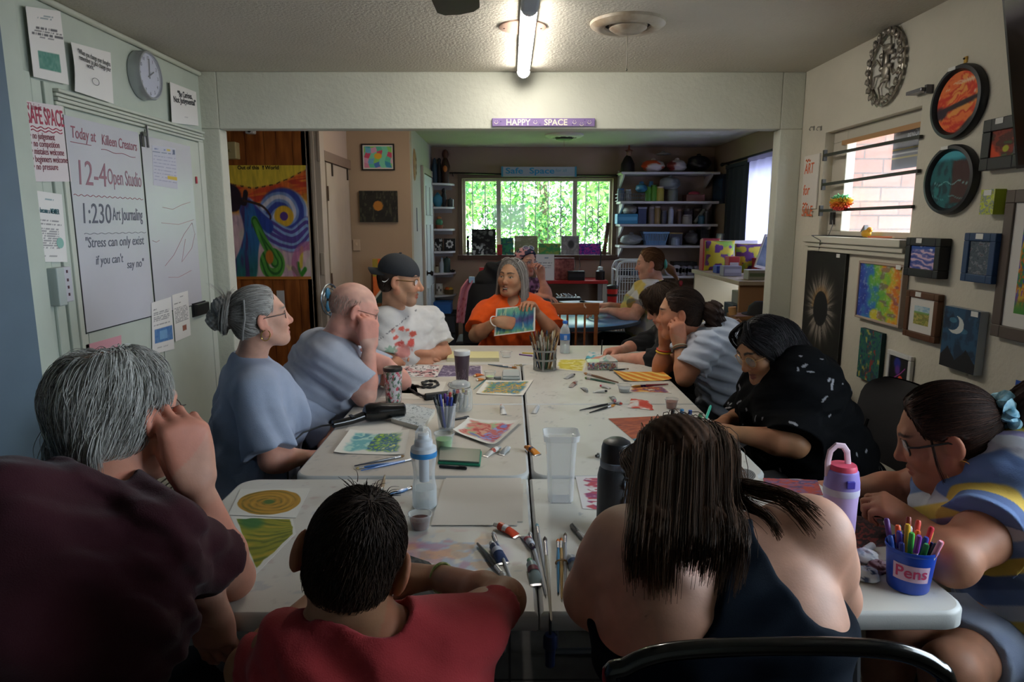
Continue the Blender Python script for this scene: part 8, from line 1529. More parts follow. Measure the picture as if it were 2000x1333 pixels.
# ------ the back room
Yp=5.585
a,b=onY(438,323,Yp),onY(608,546,Yp);x0,x1,z0,z1=a[0]-.25,b[0],b[2],a[2]
def f_mural(u,v):
 u=(u*(x1-x0)+x0-a[0])/(x1-a[0]);c=pal(['e0a832','d88a28','e8c050'],3,6,3)(u,v)
 sk=v+.10*np.sin(u*3.2+.5)+.03*(fbm(u*4,v*10,5)-.5);st=fbm(u*3,(v+.12*u)*26,7);c=mixc(c,rgb('e8c840'),ss(.86,.9,sk));c=mixc(c,pal(['d8502a','e0702a','c8402a','e89030'],2,22,9)(u,v-.1*u),ss(.70,.73,sk)*ss(.92,.89,sk));c=mixc(c,rgb('4a3a20'),(np.abs(sk-.905)<.006)*(np.sin(u*70)>0)*.8)
 low=ss(.62,.56,v+.05*u);c=mixc(c,pal(['cfc2b8','d8b8c0','c8a8b8','d8c8a0'],5,5,13)(u,v),low)
 r=np.hypot((u-.70),(v-.56)*1.3);an=np.arctan2((v-.56)*1.3,u-.70);sp=np.sin(r*34-an*2.0+1.5*fbm(u*6,v*6,2));c=mixc(c,mixc(mixc(np.broadcast_to(rgb('7f9ad0'),(*u.shape,3)),rgb('3a4aa0'),ss(.1,.7,sp)),rgb('dcd8e4'),ss(-.4,-.9,sp)),ss(.34,.30,r)*(r>.09));c=mixc(c,rgb('e0b030'),ss(.13,.11,r)*(r>.05));c=mixc(c,rgb('5a3a8a'),ss(.055,.045,r))
 band_=seg(u,v,crv([(.25,.62),(.42,.50),(.6,.40),(.8,.35),(.98,.45)]));c=mixc(c,mixc(np.broadcast_to(rgb('5a4a9a'),(*u.shape,3)),rgb('8aa8d8'),ss(-.2,.5,np.sin(band_*110+3*fbm(u*5,v*5,6)+u*3))),ss(.12,.09,band_));c=mixc(c,rgb('2a48a0'),ss(.07,.05,seg(u,v,crv([(.2,.66),(.36,.56),(.5,.47)]))))
 rb=seg(u,v,crv([(.25,.62),(.29,.42),(.22,.22),(.12,.02)]))-.05*(1-v)-.05*ss(.3,0,v);c=mixc(c,mixc(mixc(np.broadcast_to(rgb('2f6aa8'),(*u.shape,3)),rgb('2a7a78'),ss(.4,.0,v)),rgb('4a3a70'),ss(.55,.7,fbm(u*20,v*4,4))),ss(.08,.06,rb))
 g1=seg(u,v,crv([(.33,.52),(.42,.36),(.5,.25),(.55,.16)]));g2=np.abs(np.hypot((u-.52),(v-.14)*1.1)-.10);c=mixc(c,mixc(np.broadcast_to(rgb('58a040'),(*u.shape,3)),rgb('2a6a2a'),ss(.0,.8,np.sin(g1*120+v*20))),np.maximum(ss(.035+.03*(1-v),.03+.02*(1-v),g1),ss(.065,.05,g2)));c=mixc(c,rgb('c87a2a'),ss(.06,.04,np.hypot(u-.49,(v-.2)*.8)))
 c=mixc(c,rgb('3a8a2a'),ss(.03,.015,np.minimum(seg(u,v,[(.86,.02),(.84,.14)]),np.minimum(seg(u,v,[(.86,.02),(.78,.10)]),seg(u,v,[(.86,.02),(.93,.09)])))));c=mixc(c,rgb('d8c030'),ss(.03,.01,seg(u,v,[(.88,.12),(.9,.28)]))*.8);c=mixc(c,rgb('c06a9a'),ss(.05,.03,np.abs(np.hypot(u-.98,(v-.12))-.18))*.7)
 c=mixc(c,rgb('2a1c2a'),ss(.15,.13,np.hypot((u-.05)*.9,v-.72)+.03*fbm(u*8,v*8,3)));c=mixc(c,rgb('241a24'),ss(.035,.025,seg(u,v,[(.0,.72),(.22,.68),(.24,.76)])));c=mixc(c,rgb('3a2420'),ss(.014,.008,seg(u,v,crv([(.2,.70),(.42,.655),(.52,.58),(.53,.54)]))));c=c*(.86+.28*fbm(u*40,v*9+u*12,33))[...,None];return mixc(c,rgb('b8742a'),ss(.03,.02,v))
t=thing('mural_canvas','large unframed swirling mural canvas on the wooden wall, lettered along its top','painting',((x0+x1)/2,Yp+.015,z0));BX((x0,Yp+.001,z0),(x1,Yp+.0145,z1)).build('canvas_sides',M('c8c0b0',.8),t);sheet(MB(),(x0,Yp,z0),(x1,Yp,z0),(x1,Yp,z1),(x0,Yp,z1),200,f_mural,.0006,None,200).build('picture',VC,t)
for k,(px,s_,w_)in enumerate(((464,'Out of this',.17),(512,'!',.012),(518,'World',.11))):o=onY(px,331,Yp-.001);text('lettering',s_,o,(1,0,0),(0,0,1),.030,M('2a2018',.7),t,.0005,w=w_,thick=.001)
o=onY(455,312,Yp);q2=onY(441,279,Yp);t=thing('emergency_light','yellowed emergency light box high on the wooden wall','light box',(o[0],Yp-.03,o[2]));BX((onY(438,280,Yp)[0]-.04,Yp-.075,o[2]),(onY(467,280,Yp)[0],Yp+.012,q2[2])).build('case',M('b8a878'),t,bevel=.008)
for k,(dx,r_)in enumerate(((-.03,.028),(.028,.012))):MB().lathe([(0,0),(r_,0),(r_*.85,.02),(0,.022)],(o[0]+dx-.02,Yp-.075,o[2]+.06),(0,-1,0),16).build('lens' if k==0 else 'knob',M('8f8258',.35),t)
o=onY(489,262,Yp-.03);t=thing('wall_camera','small white camera at the top of the wooden wall','camera',o);BX((o[0]-.035,Yp-.05,o[2]),(o[0]+.035,Yp+.012,o[2]+.045)).build('body',M('cfcfcc',.4),t,bevel=.01);MB().lathe([(0,0),(.014,0),(.012,.012),(0,.014)],(o[0],Yp-.05,o[2]+.022),(0,-1,0),16).build('camera_lens',M('15151a',.15),t)
for px0,py0,px1,py1,lab in((540,568,557,612,'small white paper low on the wooden wall'),):A_,B_=onY(px0,py0,5.59),onY(px1,py1,5.59);t=thing('paper',lab,'paper',((A_[0]+B_[0])/2,5.59,B_[2]));BX((A_[0],5.592,B_[2]),(B_[0],5.599,A_[2])).build('sheet',M('cfcfd4',.7),t)
o=onZ(645,640,.45);o=onY(645,585,5.35);t=thing('fan','small silver pedestal fan beside the tan door','fan',(o[0],5.35,0));SVM=M('a9b8c4',.25,.8);MB().lathe([(0,0),(.14,0),(.13,.02),(.02,.03)],(o[0],5.35,0),n=24).build('base',M('3a4450',.4),t);MB().cyl((o[0],5.35,.02),(o[0],5.35,o[2]-.1),.012).build('pole',SVM,t)
for s_ in(1.,.72,.45):TB([(o[0]+.04*math.cos(q)*s_*1.0,5.34+.10*math.cos(q)*s_,o[2]+.12*math.sin(q)*s_)for q in np.linspace(0,2*PI,29)],.008 if s_==1 else.004,6,cap=False).build('guard_ring',SVM,t)
for k in range(3):q=2*PI*k/3;MB().ell((o[0]+.017*math.cos(q),5.34+.05*math.cos(q),o[2]+.06*math.sin(q)),(.02,.04,.045),n=10,m=6).build('blade',M('4a90b8',.3),t)
MB().ell((o[0],5.36,o[2]),(.035,.05,.04)).build('motor',M('4a525a',.4),t)
def artY(name,label,p0,p1,Y,fn,depth=.02,fw=0,fcol='15151a',mat_w=0,cat='painting',n=50):
 A_,B_=onY(*p0,Y-depth),onY(*p1,Y-depth);xa,xb,za,zb=A_[0],B_[0],B_[2],A_[2];t=thing(name,label,cat,((xa+xb)/2,Y-depth/2,za))
 if fw:f=MB();wallY(f,Y-depth,Y-.001,xa,xb,za,zb,[(xa+fw,xb-fw,za+fw,zb-fw)]);f.build('frame',M(fcol,.4),t);BX((xa+fw,Y-depth+.006,za+fw),(xb-fw,Y-.002,zb-fw)).build('mount',M('d8d4cc',.8),t);ys=Y-depth+.0055
 else:BX((xa,Y-depth+.001,za),(xb,Y-.001,zb)).build('canvas_sides',M(fcol,.8),t);ys=Y-depth
 g_=fw+mat_w if fw else 0;sheet(MB(),(xa+g_,ys,za+g_),(xb-g_,ys,za+g_),(xb-g_,ys,zb-g_),(xa+g_,ys,zb-g_),n,fn,.0005,None,n).build('picture',VC,t);return t
def f_patch(u,v):i=np.floor(u*4.999+.3*np.sin(v*6)).astype(int);j=np.floor(v*3.999+.3*np.sin(u*7)).astype(int);P_=np.array([rgb(h)for h in('d88aa8','6ab0d0','3a90b0','5ac0a0','c84a6a','8ad06a','4a78c0','d8a0c0','3aa8a8','7ad0b0')]);c=P_[(i*3+j*7+i*j)%10];return mixc(c,rgb('e0b030'),ss(.16,.12,np.hypot(u-.5,v-.55)))
artY('framed_picture','framed patchwork-coloured picture, upper on the tan wall',(705,281),(771,333),6.65,f_patch,.02,.012,'1a1518',.012)
artY('painting','black canvas with a small gold circle, lower on the tan wall',(701,373),(777,434),6.65,lambda u,v:mixc(mixc(pal(['1c1c1a','24241f','181816'],4,4,3)(u,v),rgb('5f5f48'),ss(.68,.74,vn(u*30,v*9,4))*.5),rgb('b0742a'),ss(.165,.15,np.hypot((u-.49)*1.25,v-.52))),.03,fcol='15150f')
o=onY(697,490,6.64);t=thing('light_switch','tan wall switch plate below the black canvas','switch',o);BX((onY(689,468,6.64)[0],6.638,onY(689,490,6.64)[2]),(onY(703,468,6.64)[0],6.65,onY(689,468,6.64)[2])).build('plate',M('c0aa92'),t,bevel=.003);BX((o[0]-.008,6.632,o[2]+.05),(o[0]+.008,6.638,o[2]+.075)).build('rocker',M('d0bca4'),t)
def f_og(u,v):c=mixc(pal(['d8602a','e07030','c8502a'],3,3,5)(u,v),rgb('1f3a36'),ss(-.02,.02,u*1.0-(v*1.05-.05)));d=np.abs(u-(v*1.05-.05))/1.4;c=mixc(c,rgb('dcd8cc'),ss(.035,.025,d));return mixc(c,rgb('8aa03a'),(u<.18)*(v>.6)*.7)
artY('painting','orange and dark green canvas with a white diagonal stripe behind the black cap',(727,506),(790,592),6.4,f_og,.03,fcol='c8602a')
sp_=onY(758,594,6.4);t=thing('easel','plain wooden easel stand holding the striped canvas','easel',(sp_[0],6.5,0))
for dx in(-.14,.14):TB([(sp_[0]+dx,6.41,sp_[2]+.30),(sp_[0]+dx*1.3,6.38,.0)],.012,6).build('leg',WD,t)
TB([(sp_[0],6.46,sp_[2]+.3),(sp_[0],6.62,.0)],.012,6).build('leg',WD,t);BX((sp_[0]-.17,6.36,sp_[2]-.02),(sp_[0]+.17,6.42,sp_[2]-.001)).build('ledge',WD,t)
XI=-.94;o=onX(811,322,XI+.01);t=thing('oval_wall_mask','oval carved wooden plaque on the narrow wall','plaque',o-V(0,0,.15));m=MB();m.lathe([(0,.02),(.06,.018),(.085,.008),(.09,0)],(XI,o[1],o[2]),(1,0,0),28);v_=m.v[-1];v_[:,2]=o[2]+(v_[:,2]-o[2])*1.75;m.build('plaque_board',M('9a7a4a',.6,noise=.3,ns=20),t)
for dz,r_ in((.05,.02),(-.02,.03),(-.08,.02)):MB().ell((XI+.018,o[1],o[2]+dz),(.006,r_,r_)).build('carving',M('6a4a2a',.6),t)
a_,b_=onX(813,406,XI+.006),onX(817,452,XI+.006);t=thing('wall_strip','narrow grey strip on the wall beside the white panel door','strip',(XI+.005,a_[1],b_[2]));BX((XI,b_[1]-.06,b_[2]),(XI+.008,a_[1]+.06,a_[2])).build('strip_board',M('5a6068'),t)
WS=M('cfcdd0');SH=(2.003,1.728,1.469,1.201,.942,.674);labs=('topmost','second','third','fourth','fifth','lowest')
for z_,lb in zip(SH,labs):
 t=thing('corner_shelf','%s of the six small white corner shelves beside the back window'%lb,'shelf',(-.8,8.4,z_-.02),'corner shelves');pr=[V(-.94,8.5,z_-.022),V(-.665,8.5,z_-.022)]+[V(-.94+.275*math.cos(q),8.5-.275*math.sin(q),z_-.022)for q in np.linspace(.25,PI/2,10)];MB().prism(pr,(0,0,.022)).build('shelf_board',WS,t);BX((-.94,8.49,z_-.07),(-.70,8.4999,z_-.0221)).build('cleat',M('a8a4a4',.6),t)
def fig(name,label,cat,at,prof,col,extra=None,rough=.5):
 t=thing(name,label,cat,at);MB().lathe(prof,at,n=18).build('body',M(col,rough),t)
 if extra:extra(t,np.asarray(at))
 return t
def S_(k,px):o=onY(px,400,8.36);return V(o[0],8.37,SH[k])
def hd_(r,z,col,nm='head'):return lambda t,at:MB().ell(at+V(0,0,z),(r,r*.9,r*1.15)).build(nm,M(col,.5),t)
fig('figurine','tall dark carved figure with an orange breast on the topmost corner shelf','figurine',S_(0,871),[(0,0),(.045,0),(.04,.1),(.055,.2),(.035,.27),(.02,.3)],'3f2618',lambda t,at:(MB().ell(at+V(0,0,.34),(.04,.04,.055)).build('head',M('5a3420'),t),MB().ell(at+V(.0,-.045,.17),(.025,.02,.04)).build('breast',M('c8702a'),t)))
fig('figurine','black slim figure in the middle of the topmost corner shelf','figurine',S_(0,859),[(0,0),(.03,0),(.032,.12),(.022,.22),(.018,.25)],'17181c',hd_(.024,.27,'1c1d22'));fig('vase','teal bottle vase left on the topmost corner shelf','vase',S_(0,850),[(0,0),(.035,0),(.04,.1),(.036,.2),(.02,.26),(.022,.28)],'2f4a5c',hd_(.012,.285,'25404f','stopper'))
fig('vase','round turquoise vase on the second corner shelf','vase',S_(1,855),[(0,0),(.03,0),(.065,.06),(.06,.11),(.03,.14),(.034,.15)],'3f88a0',hd_(.02,.15,'2f7088','stopper'));fig('figurine','black bird-like figure on the second corner shelf','figurine',S_(1,867),[(0,0),(.02,0),(.035,.08),(.028,.14),(.02,.17)],'17171a',hd_(.026,.19,'1b1b1f'));fig('small_box','small dark framed box on the second corner shelf','box',S_(1,880),[(0,0),(.038,0),(.038,.09),(0,.092)],'2a3230',hd_(.012,.095,'4a5a58','knob'))
fig('plant_pot','little terracotta pot with a green cactus on the third corner shelf','plant',S_(2,857),[(0,0),(.04,0),(.05,.045),(0,.046)],'8a4a30',lambda t,at:(MB().ell(at+V(0,0,.075),(.045,.045,.045)).build('cactus',M('3f7a5a',.6),t),MB().ell(at+V(0,0,.13),(.03,.03,.02)).build('flower',M('a8683a',.6),t)))
def ys(k,px0,px1,h,label,fn,fcol='15151a',name='small_canvas'):
 A_,B_=onY(px0,400,8.39),onY(px1,400,8.39);t=thing(name,label,'painting',((A_[0]+B_[0])/2,8.39,SH[k]));BX((A_[0],8.391,SH[k]+.001),(B_[0],8.41,SH[k]+h)).build('canvas_sides',M(fcol,.7),t);sheet(MB(),(A_[0],8.39,SH[k]+.001),(B_[0],8.39,SH[k]+.001),(B_[0],8.39,SH[k]+h),(A_[0],8.39,SH[k]+h),40,fn,.0005,None,40).build('picture',VC,t)
bwf=lambda s_:lambda u,v:mixc(np.broadcast_to(rgb('1c1c1c'),(*u.shape,3)),rgb('d0d0cc'),ss(.56,.62,fbm(u*6,v*6,s_))*.9)
ys(3,847,863,.15,'black and white patterned tile, left on the fourth corner shelf',bwf(4));ys(3,866,888,.15,'black tile with a white flower ring, right on the fourth corner shelf',lambda u,v:mixc(np.broadcast_to(rgb('242424'),(*u.shape,3)),rgb('dcdcd8'),ss(.09,.06,np.abs(np.hypot(u-.5,v-.55)-.24+.04*np.sin(8*np.arctan2(v-.55,u-.5))))))
fig('bottle','white spray bottle on the fifth corner shelf','bottle',S_(4,861),[(0,0),(.03,0),(.032,.11),(.014,.14),(.014,.165)],'b8c4d0',hd_(.012,.17,'8aa0b8','cap'));fig('bottle','tall dark green bottle on the fifth corner shelf','bottle',S_(4,871),[(0,0),(.04,0),(.042,.16),(.03,.175),(0,.176)],'1f3a36',hd_(.012,.18,'16201f','cap'));fig('jar','small cream jar with brown lid, left on the fifth corner shelf','jar',S_(4,851),[(0,0),(.028,0),(.028,.07),(0,.071)],'b0a890',hd_(.02,.07,'5a4030','lid'));fig('bowl','small black bowl right on the fifth corner shelf','bowl',S_(4,882),[(0,0),(.02,0),(.036,.03),(.032,.03),(0,.012)],'1a1a1a',hd_(.01,.03,'303030','rim_bead'))
fig('mug','white mug with dark lettering marks on the lowest corner shelf','mug',S_(5,855),[(0,0),(.045,0),(.045,.13),(.041,.13),(.04,.01)],'cfcdc8',lambda t,at:[BX(at+V(-.03+.022*k,-.047,.04+.03*(k%2)),at+V(-.015+.022*k,-.044,.07+.03*(k%2))).build('dark_mark',M('5a5a58',.6),t)for k in range(3)]);fig('basket','little basket with orange and yellow things on the lowest corner shelf','basket',S_(5,874),[(0,0),(.055,0),(.06,.06),(.056,.06),(.05,.01)],'5f4a30',lambda t,at:(MB().ell(at+V(-.02,0,.06),(.03,.03,.03)).build('orange_ball',M('c8602a'),t),MB().ell(at+V(.025,0,.06),(.028,.028,.028)).build('yellow_ball',M('c8a03a'),t)))
t=thing('drawer_cabinet','low black drawer cabinet under the corner shelves','cabinet',(-.78,8.25,0));BX((-.93,8.06,0),(-.64,8.49,.47)).build('body',M('1a1c20'),t)
for k in range(2):d_=BX((-.92,8.04,.03+.22*k),(-.65,8.0595,.22+.22*k)).build('drawer',M('33363c'),t);BX((-.82,8.025,.11+.22*k),(-.75,8.04,.125+.22*k)).build('handle',M('8a8c90',.4),d_)
t=thing('blue_box','bright blue box on the black drawer cabinet','box',(-.79,8.2,.47));BX((-.90,8.08,.471),(-.70,8.35,.58)).build('body',M('2a6ab0'),t);BX((-.905,8.075,.58),(-.695,8.355,.605)).build('lid',M('245a98'),t)
t=thing('curtain_rod','thin dark curtain rod above the back window','rod',(.32,8.4,2.1));TB([(-.72,8.40,2.130),(.3,8.40,2.105),(1.30,8.40,2.098)],.009,8).build('rod',M('2a2422',.4,.5),t)
for x_ in(-.68,.3,1.27):TB([(x_,8.40,2.12-.012*(x_>0)),(x_,8.499,2.10)],.007,6).build('bracket',M('2a2422',.4,.5),t)
MB().ell((-.735,8.40,2.130),(.02,.02,.02)).build('finial',M('2a2422',.4,.5),t)
A_,B_=onY(979,326,8.36),onY(1126,345,8.36);t=thing('safe_space_sign','long pale sign with blue hand lettering Safe Space above the back window','sign',((A_[0]+B_[0])/2,8.36,B_[2]));BX((A_[0],8.36,B_[2]),(B_[0],8.385,A_[2])).build('board',M('a8b2c0',.6),t)
text('lettering','Safe  Space',(A_[0]+.05,8.359,B_[2]+.035),(1,0,0),(0,0,1),.068,M('2a94c8'),t,.0008,w=.58,thick=.0016);text('lettering','for all',(B_[0]-.25,8.359,B_[2]+.055),(1,0,0),(0,0,1),.035,M('5f98b0'),t,.0006,w=.13)
for x_ in(A_[0],B_[0]-.022):BX((x_,8.355,B_[2]-.003),(x_+.022,8.36,A_[2]+.003)).build('end_band',M('3f8fb0'),t)
GRM=M('2e3230',.6,.3);t=thing('security_grille','iron window grille with scroll ornaments outside the back window','grille',(.34,8.72,1.1));m=MB()
for x_ in np.arange(-.62,1.32,.158):m.tube([(x_,8.74,1.10),(x_,8.74,2.12)],.006,6)
m.build('upright_bars',GRM,t)
for z_ in(1.13,2.1):TB([(-.66,8.74,z_),(1.34,8.74,z_)],.009,6).build('rail',GRM,t)
for xc in(-.24,.62,1.08):
 m=MB()
 for sx in(-1,1):
  for k in range(3):
   for s_ in(-1,1):c_=V(xc+sx*.055,8.735,1.42+.13*k+.02*s_);m.tube([c_+V(sx*.045*(1-q/7)*math.cos(q),0,s_*.05*(1-q/8)*math.sin(q))for q in np.linspace(0,5.2,14)],.0055,5)
 m.build('scroll_ornament',GRM,t)
ZS=1.151
def sill(px0,px1,py,label,fn,Y=8.47,fcol='8a8478',lean=.03,name='painting'):
 A_,B_=onY(px0,py,Y),onY(px1,py,Y);h_=A_[2]-ZS;t=thing(name,label,'painting',((A_[0]+B_[0])/2,Y,ZS));d_=V(0,lean,0);q=[V(A_[0],Y-lean,ZS+.001),V(B_[0],Y-lean,ZS+.001),V(B_[0],Y,ZS+h_),V(A_[0],Y,ZS+h_)];MB().prism([p_+V(0,.0012,0)for p_ in q],V(0,.018,0)).build('canvas_sides',M(fcol,.8),t);sheet(MB(),*q,44,fn,.0005,None,44).build('picture',VC,t)
sill(921,968,448,'black and white night drawing, largest canvas on the back window sill',lambda u,v:mixc(mixc(np.broadcast_to(rgb('1a1c1e'),(*u.shape,3)),rgb('c8ccc8'),ss(.60,.66,fbm(u*9,v*7,4))*ss(.55,.3,v)),rgb('a8aca8'),ss(.06,.04,np.abs(np.hypot(u-.8,v-.85)-.05))+ss(.60,.66,fbm(u*7,v*12,9))*.5),lean=.05)
sill(978,1003,465,'small green canvas on the back window sill',pal(['2f8a78','3a9a6a','2a6a70','8a9a5a'],4,4,6));sill(1005,1050,461,'pale olive landscape canvas on the back window sill',lambda u,v:mixc(pal(['a0a488','8f9474','b0b098'],4,6,9)(u,v),rgb('7a8450'),ss(.45,.35,v)*.7));sill(1052,1095,476,'low wide green landscape canvas on the back window sill',pal(['3a8a60','4a9a58','8aa050','2f7a68'],5,4,12));sill(1096,1131,461,'grey portrait canvas on the back window sill',lambda u,v:mixc(pal(['9a9a9a','8a8c8c','a8a8a8'],5,5,4)(u,v),rgb('3a3c40'),ss(.22,.12,np.hypot(u-.55,(v-.55)*.8))*.9));sill(1131,1174,476,'violet and pink galaxy canvas on the back window sill',pal(['3a2a8a','7a2a9a','c03a9a','2a3a9a','d87ac0'],6,6,5))
A_=onY(976,478,8.44);t=thing('red_box','small red box on the back window sill','box',(A_[0],8.44,ZS));BX((A_[0]-.03,8.41,ZS+.001),(A_[0]+.03,8.46,A_[2])).build('body',M('a8282a'),t,bevel=.004);BX((A_[0]-.031,8.409,A_[2]-.03),(A_[0]+.031,8.461,A_[2]-.026)).build('lid_line',M('6a1a1c'),t)
t=thing('carved_stick','carved brown wooden stick leaning at the right end of the back window','stick',onY(1178,497,8.46));TB([onY(1179,498,8.43),onY(1182,478,8.44),onY(1188,436,8.47)],[.03,.022,.028],10).build('stick',M('5a3a26',.6,noise=.3,ns=30),t);TB([onY(1183,474,8.44),onY(1184,466,8.445)],[.026,.026],10).build('ring',M('8a6a3a'),t)
A_=onY(914,470,8.45);t=thing('figurine','thin black figurine at the left end of the back window sill','figurine',(A_[0],8.45,ZS));MB().lathe([(0,.001),(.018,.001),(.012,.05),(.02,.14),(.01,.19)],(A_[0],8.45,ZS),n=12).build('body',M('151617'),t);MB().ell((A_[0],8.45,ZS+.215),(.016,.016,.022)).build('head',M('151617'),t)
A_,B_=onY(1003,400,8.565),onY(1028,446,8.565);A_[0]-=.01;t=thing('notice_sheet','translucent white notice taped to the back window glass','paper',((A_[0]+B_[0])/2,8.563,B_[2]));BX((onY(964,400,8.565)[0],8.5645,B_[2]),(onY(1026,400,8.565)[0],8.566,A_[2])).build('sheet',GLASS('eef6f2',.55,.5),t)
t=thing('red_table','long red-topped table with white legs under the back window','table',(.35,8.2,0));x0,x1=onY(925,545,7.95)[0],onY(1188,547,7.95)[0];BX((x0,7.95,.838),(x1,8.46,.875)).build('table_top',M('b02024',.35),t,bevel=.004)
for x_ in(x0+.03,x1-.06):BX((x_,7.97,0),(x_+.05,8.02,.838)).build('leg',M('b8b4ae'),t);BX((x_,8.40,0),(x_+.05,8.45,.838)).build('leg',M('b8b4ae'),t)
BX((x0+.03,7.98,.25),(x1-.03,8.44,.28)).build('lower_shelf',M('6a3a34'),t)
A_,B_=onY(1047,497,8.02),onY(1082,545,8.02);t=thing('standing_notice','white printed notice in a clear stand on the red table','notice',((A_[0]+B_[0])/2,8.02,.875));sheet(MB(),(A_[0],8.0,.8755),(B_[0],8.0,.8755),(B_[0],8.03,A_[2]),(A_[0],8.03,A_[2]),40,rows([(.86,.3,.7,.03,'6a8aa0'),(.66,.15,.9,.03,'4a4a52'),(.56,.15,.9,.02,'6a6a72'),(.48,.2,.8,.02,'6a6a72')]),.002).build('sheet',VC,t);BX((A_[0],7.98,.8752),(B_[0],8.08,.8772)).build('stand_base',GLASS('eef2f4',.8,.05),t)
def boxY(name,label,cat,p0,p1,Y,D,col,z=None,part='body',extra=None,rough=.5):
 A_,B_=onY(*p0,Y),onY(*p1,Y);zb=B_[2]if z is None else z;t=thing(name,label,cat,((A_[0]+B_[0])/2,Y+D/2,zb));BX((A_[0],Y,zb+.001),(B_[0],Y+D,A_[2])).build(part,M(col,rough)if isinstance(col,str)else col,t,bevel=.004)
 if extra:extra(t,A_,B_,Y,zb)
 return t
lidf=lambda col,h=.02:lambda t,A_,B_,Y,z:BX((A_[0]-.004,Y-.004,A_[2]),(B_[0]+.004,Y+.06,A_[2]+h)).build('lid',M(col,.5),t)
bandf=lambda col:lambda t,A_,B_,Y,z:BX((A_[0]+.01,Y-.002,z+(A_[2]-z)*.35),(B_[0]-.01,Y-.0002,z+(A_[2]-z)*.7)).build('label_band',M(col,.5),t)
boxY('box','dusky red patterned box right of the notice on the red table','box',(1084,506),(1121,546),8.1,.12,M('6f2f30',.6,ns=30,col2='9a5a50'),.875,extra=lidf('5a2426',.01));boxY('speaker','black long speaker on the red table','speaker',(1110,530),(1142,546),7.98,.1,'141416',.875,extra=bandf('2c2c30'))
boxY('red_board','red display board at the left of the red table','board',(936,523),(962,545),8.02,.03,'c0282a',.875,extra=bandf('8a1a1e'))
o=onY(1172,545,8.1);t=thing('table_lamp','small black lamp body with a pale top on the red table','lamp',(o[0],8.1,.875));MB().lathe([(0,.001),(.055,.001),(.055,.1),(.03,.115),(0,.116)],(o[0],8.1,.875),n=20).build('base',M('151517',.4),t);MB().lathe([(.028,.116),(.03,.15),(0,.16)],(o[0],8.1,.875),n=16).build('glass_top',GLASS('e8f0f0',.4,.1),t);TB([(o[0],8.12,1.03),(o[0]+.01,8.14,1.2),(o[0]-.01,8.16,1.33)],.008,6).build('stem',M('232326'),t)
t=thing('cable_pair','two dark cords hanging from the window sill to the red table','cord',onY(1127,500,8.3));[TB([onY(1122+d,500,8.40),onY(1124+d,520,8.32),onY(1120+d,532,8.2)],.005,6).build('cord',M('2a2220'),t)for d in(0,9)]
for k,(px,col,lab)in enumerate(((1058,'3a2f4a','dark violet basket under the red table'),(1104,'6a4a30','brown tool tray under the red table'),(1150,'8a8c8e','heap of silver bows under the red table'))):o=onY(px,585,8.1);t=thing('storage_basket',lab,'basket',(o[0],8.1,.28));MB().lathe([(0,.281),(.10,.281),(.13,.46),(.12,.46),(.09,.30)],(o[0],8.15,0),n=16).build('basket_wall',M(col,.6),t);m=MB();rs=np.random.RandomState(k);[m.ell((o[0]+.07*rs.normal(),8.15+.05*rs.normal(),.44+.05*rs.rand()),(.035,)*3,n=8,m=5)for _ in range(9)];m.build('contents',M(('4a3a6a','5a4030','b0b4b8')[k],.35),t)['kind']='stuff'
c_=V(.50,5.86,0);t=thing('round_table','round blue-topped table in the back room','table',c_);MB().lathe([(0,.70),(.60,.70),(.625,.712),(.625,.735),(.61,.74),(0,.74)],c_,n=56).build('table_top',M('4f86b8',.22),t);MB().lathe([(.626,.708),(.632,.712),(.632,.735),(.626,.738)],c_,n=56).build('edge_band',M('2a3a48'),t);MB().lathe([(.3,0),(.3,.03),(.05,.06),(.04,.7)],c_,n=24).build('pedestal',M('26282c'),t)
RT=.7405
o=onZ(1195,606,RT);t=thing('red_tumbler','tall red tumbler with a black lid on the round blue table','tumbler',o);MB().lathe([(0,.001),(.035,.001),(.05,.19),(.05,.2)],o,n=22).build('body',M('b8221c',.35),t);MB().lathe([(.052,.198),(.053,.205),(.053,.225),(.03,.235),(0,.236)],o,n=22).build('lid',M('1c1c1e',.4),t);MB().lathe([(.046,.13),(.049,.131),(.0515,.152),(.049,.153)],o,n=22).build('grip_band',M('2a1a1a'),t);TB([o+V(.03,0,.235),o+V(.03,0,.27)],.007,6).build('straw_spout',M('1c1c1e',.4),t)
for k,(px,py,w_,h_,a_,col,lab)in enumerate(((1120,590,.26,.18,.3,'c8d4e0','white paper on the round blue table, leftmost'),(1155,590,.24,.16,-.2,'d0d8e4','white paper on the round blue table, right of the tools'),(1215,600,.22,.18,.1,'d4d2d8','sheet under the arm of the woman in tie-dye'))):o=onZ(px,py,RT);t=thing('paper',lab,'paper',o);BX((-w_/2,-h_/2,.0005),(w_/2,h_/2,.002),rotz(a_),o).build('sheet',M(col,.7),t)
t=thing('tool_tray','dark tray of tools and brushes on the round blue table','tray',onZ(1110,588,RT));o=onZ(1110,586,RT);BX((-.13,-.07,.002),(.13,.07,.03),None,o).build('tray',M('23262c'),t,bevel=.01);rs=np.random.RandomState(2)
for k in range(7):p_=o+V(-.1+.03*k,-.03,.036);TB([p_,p_+V(.05*rs.normal(),.1,.01+.02*rs.rand())],.006,6).build('tool',M(('2a2c30','4a5a6a','6a4a3a','8a8c90','23324a','3a3c40','5a5c60')[k],.4),t)
o=onY(912,620,6.0);t=thing('office_chair','black office chair with a pink patterned jacket over its corner','chair',(o[0]+.08,6.0,0));x_=o[0]+.13
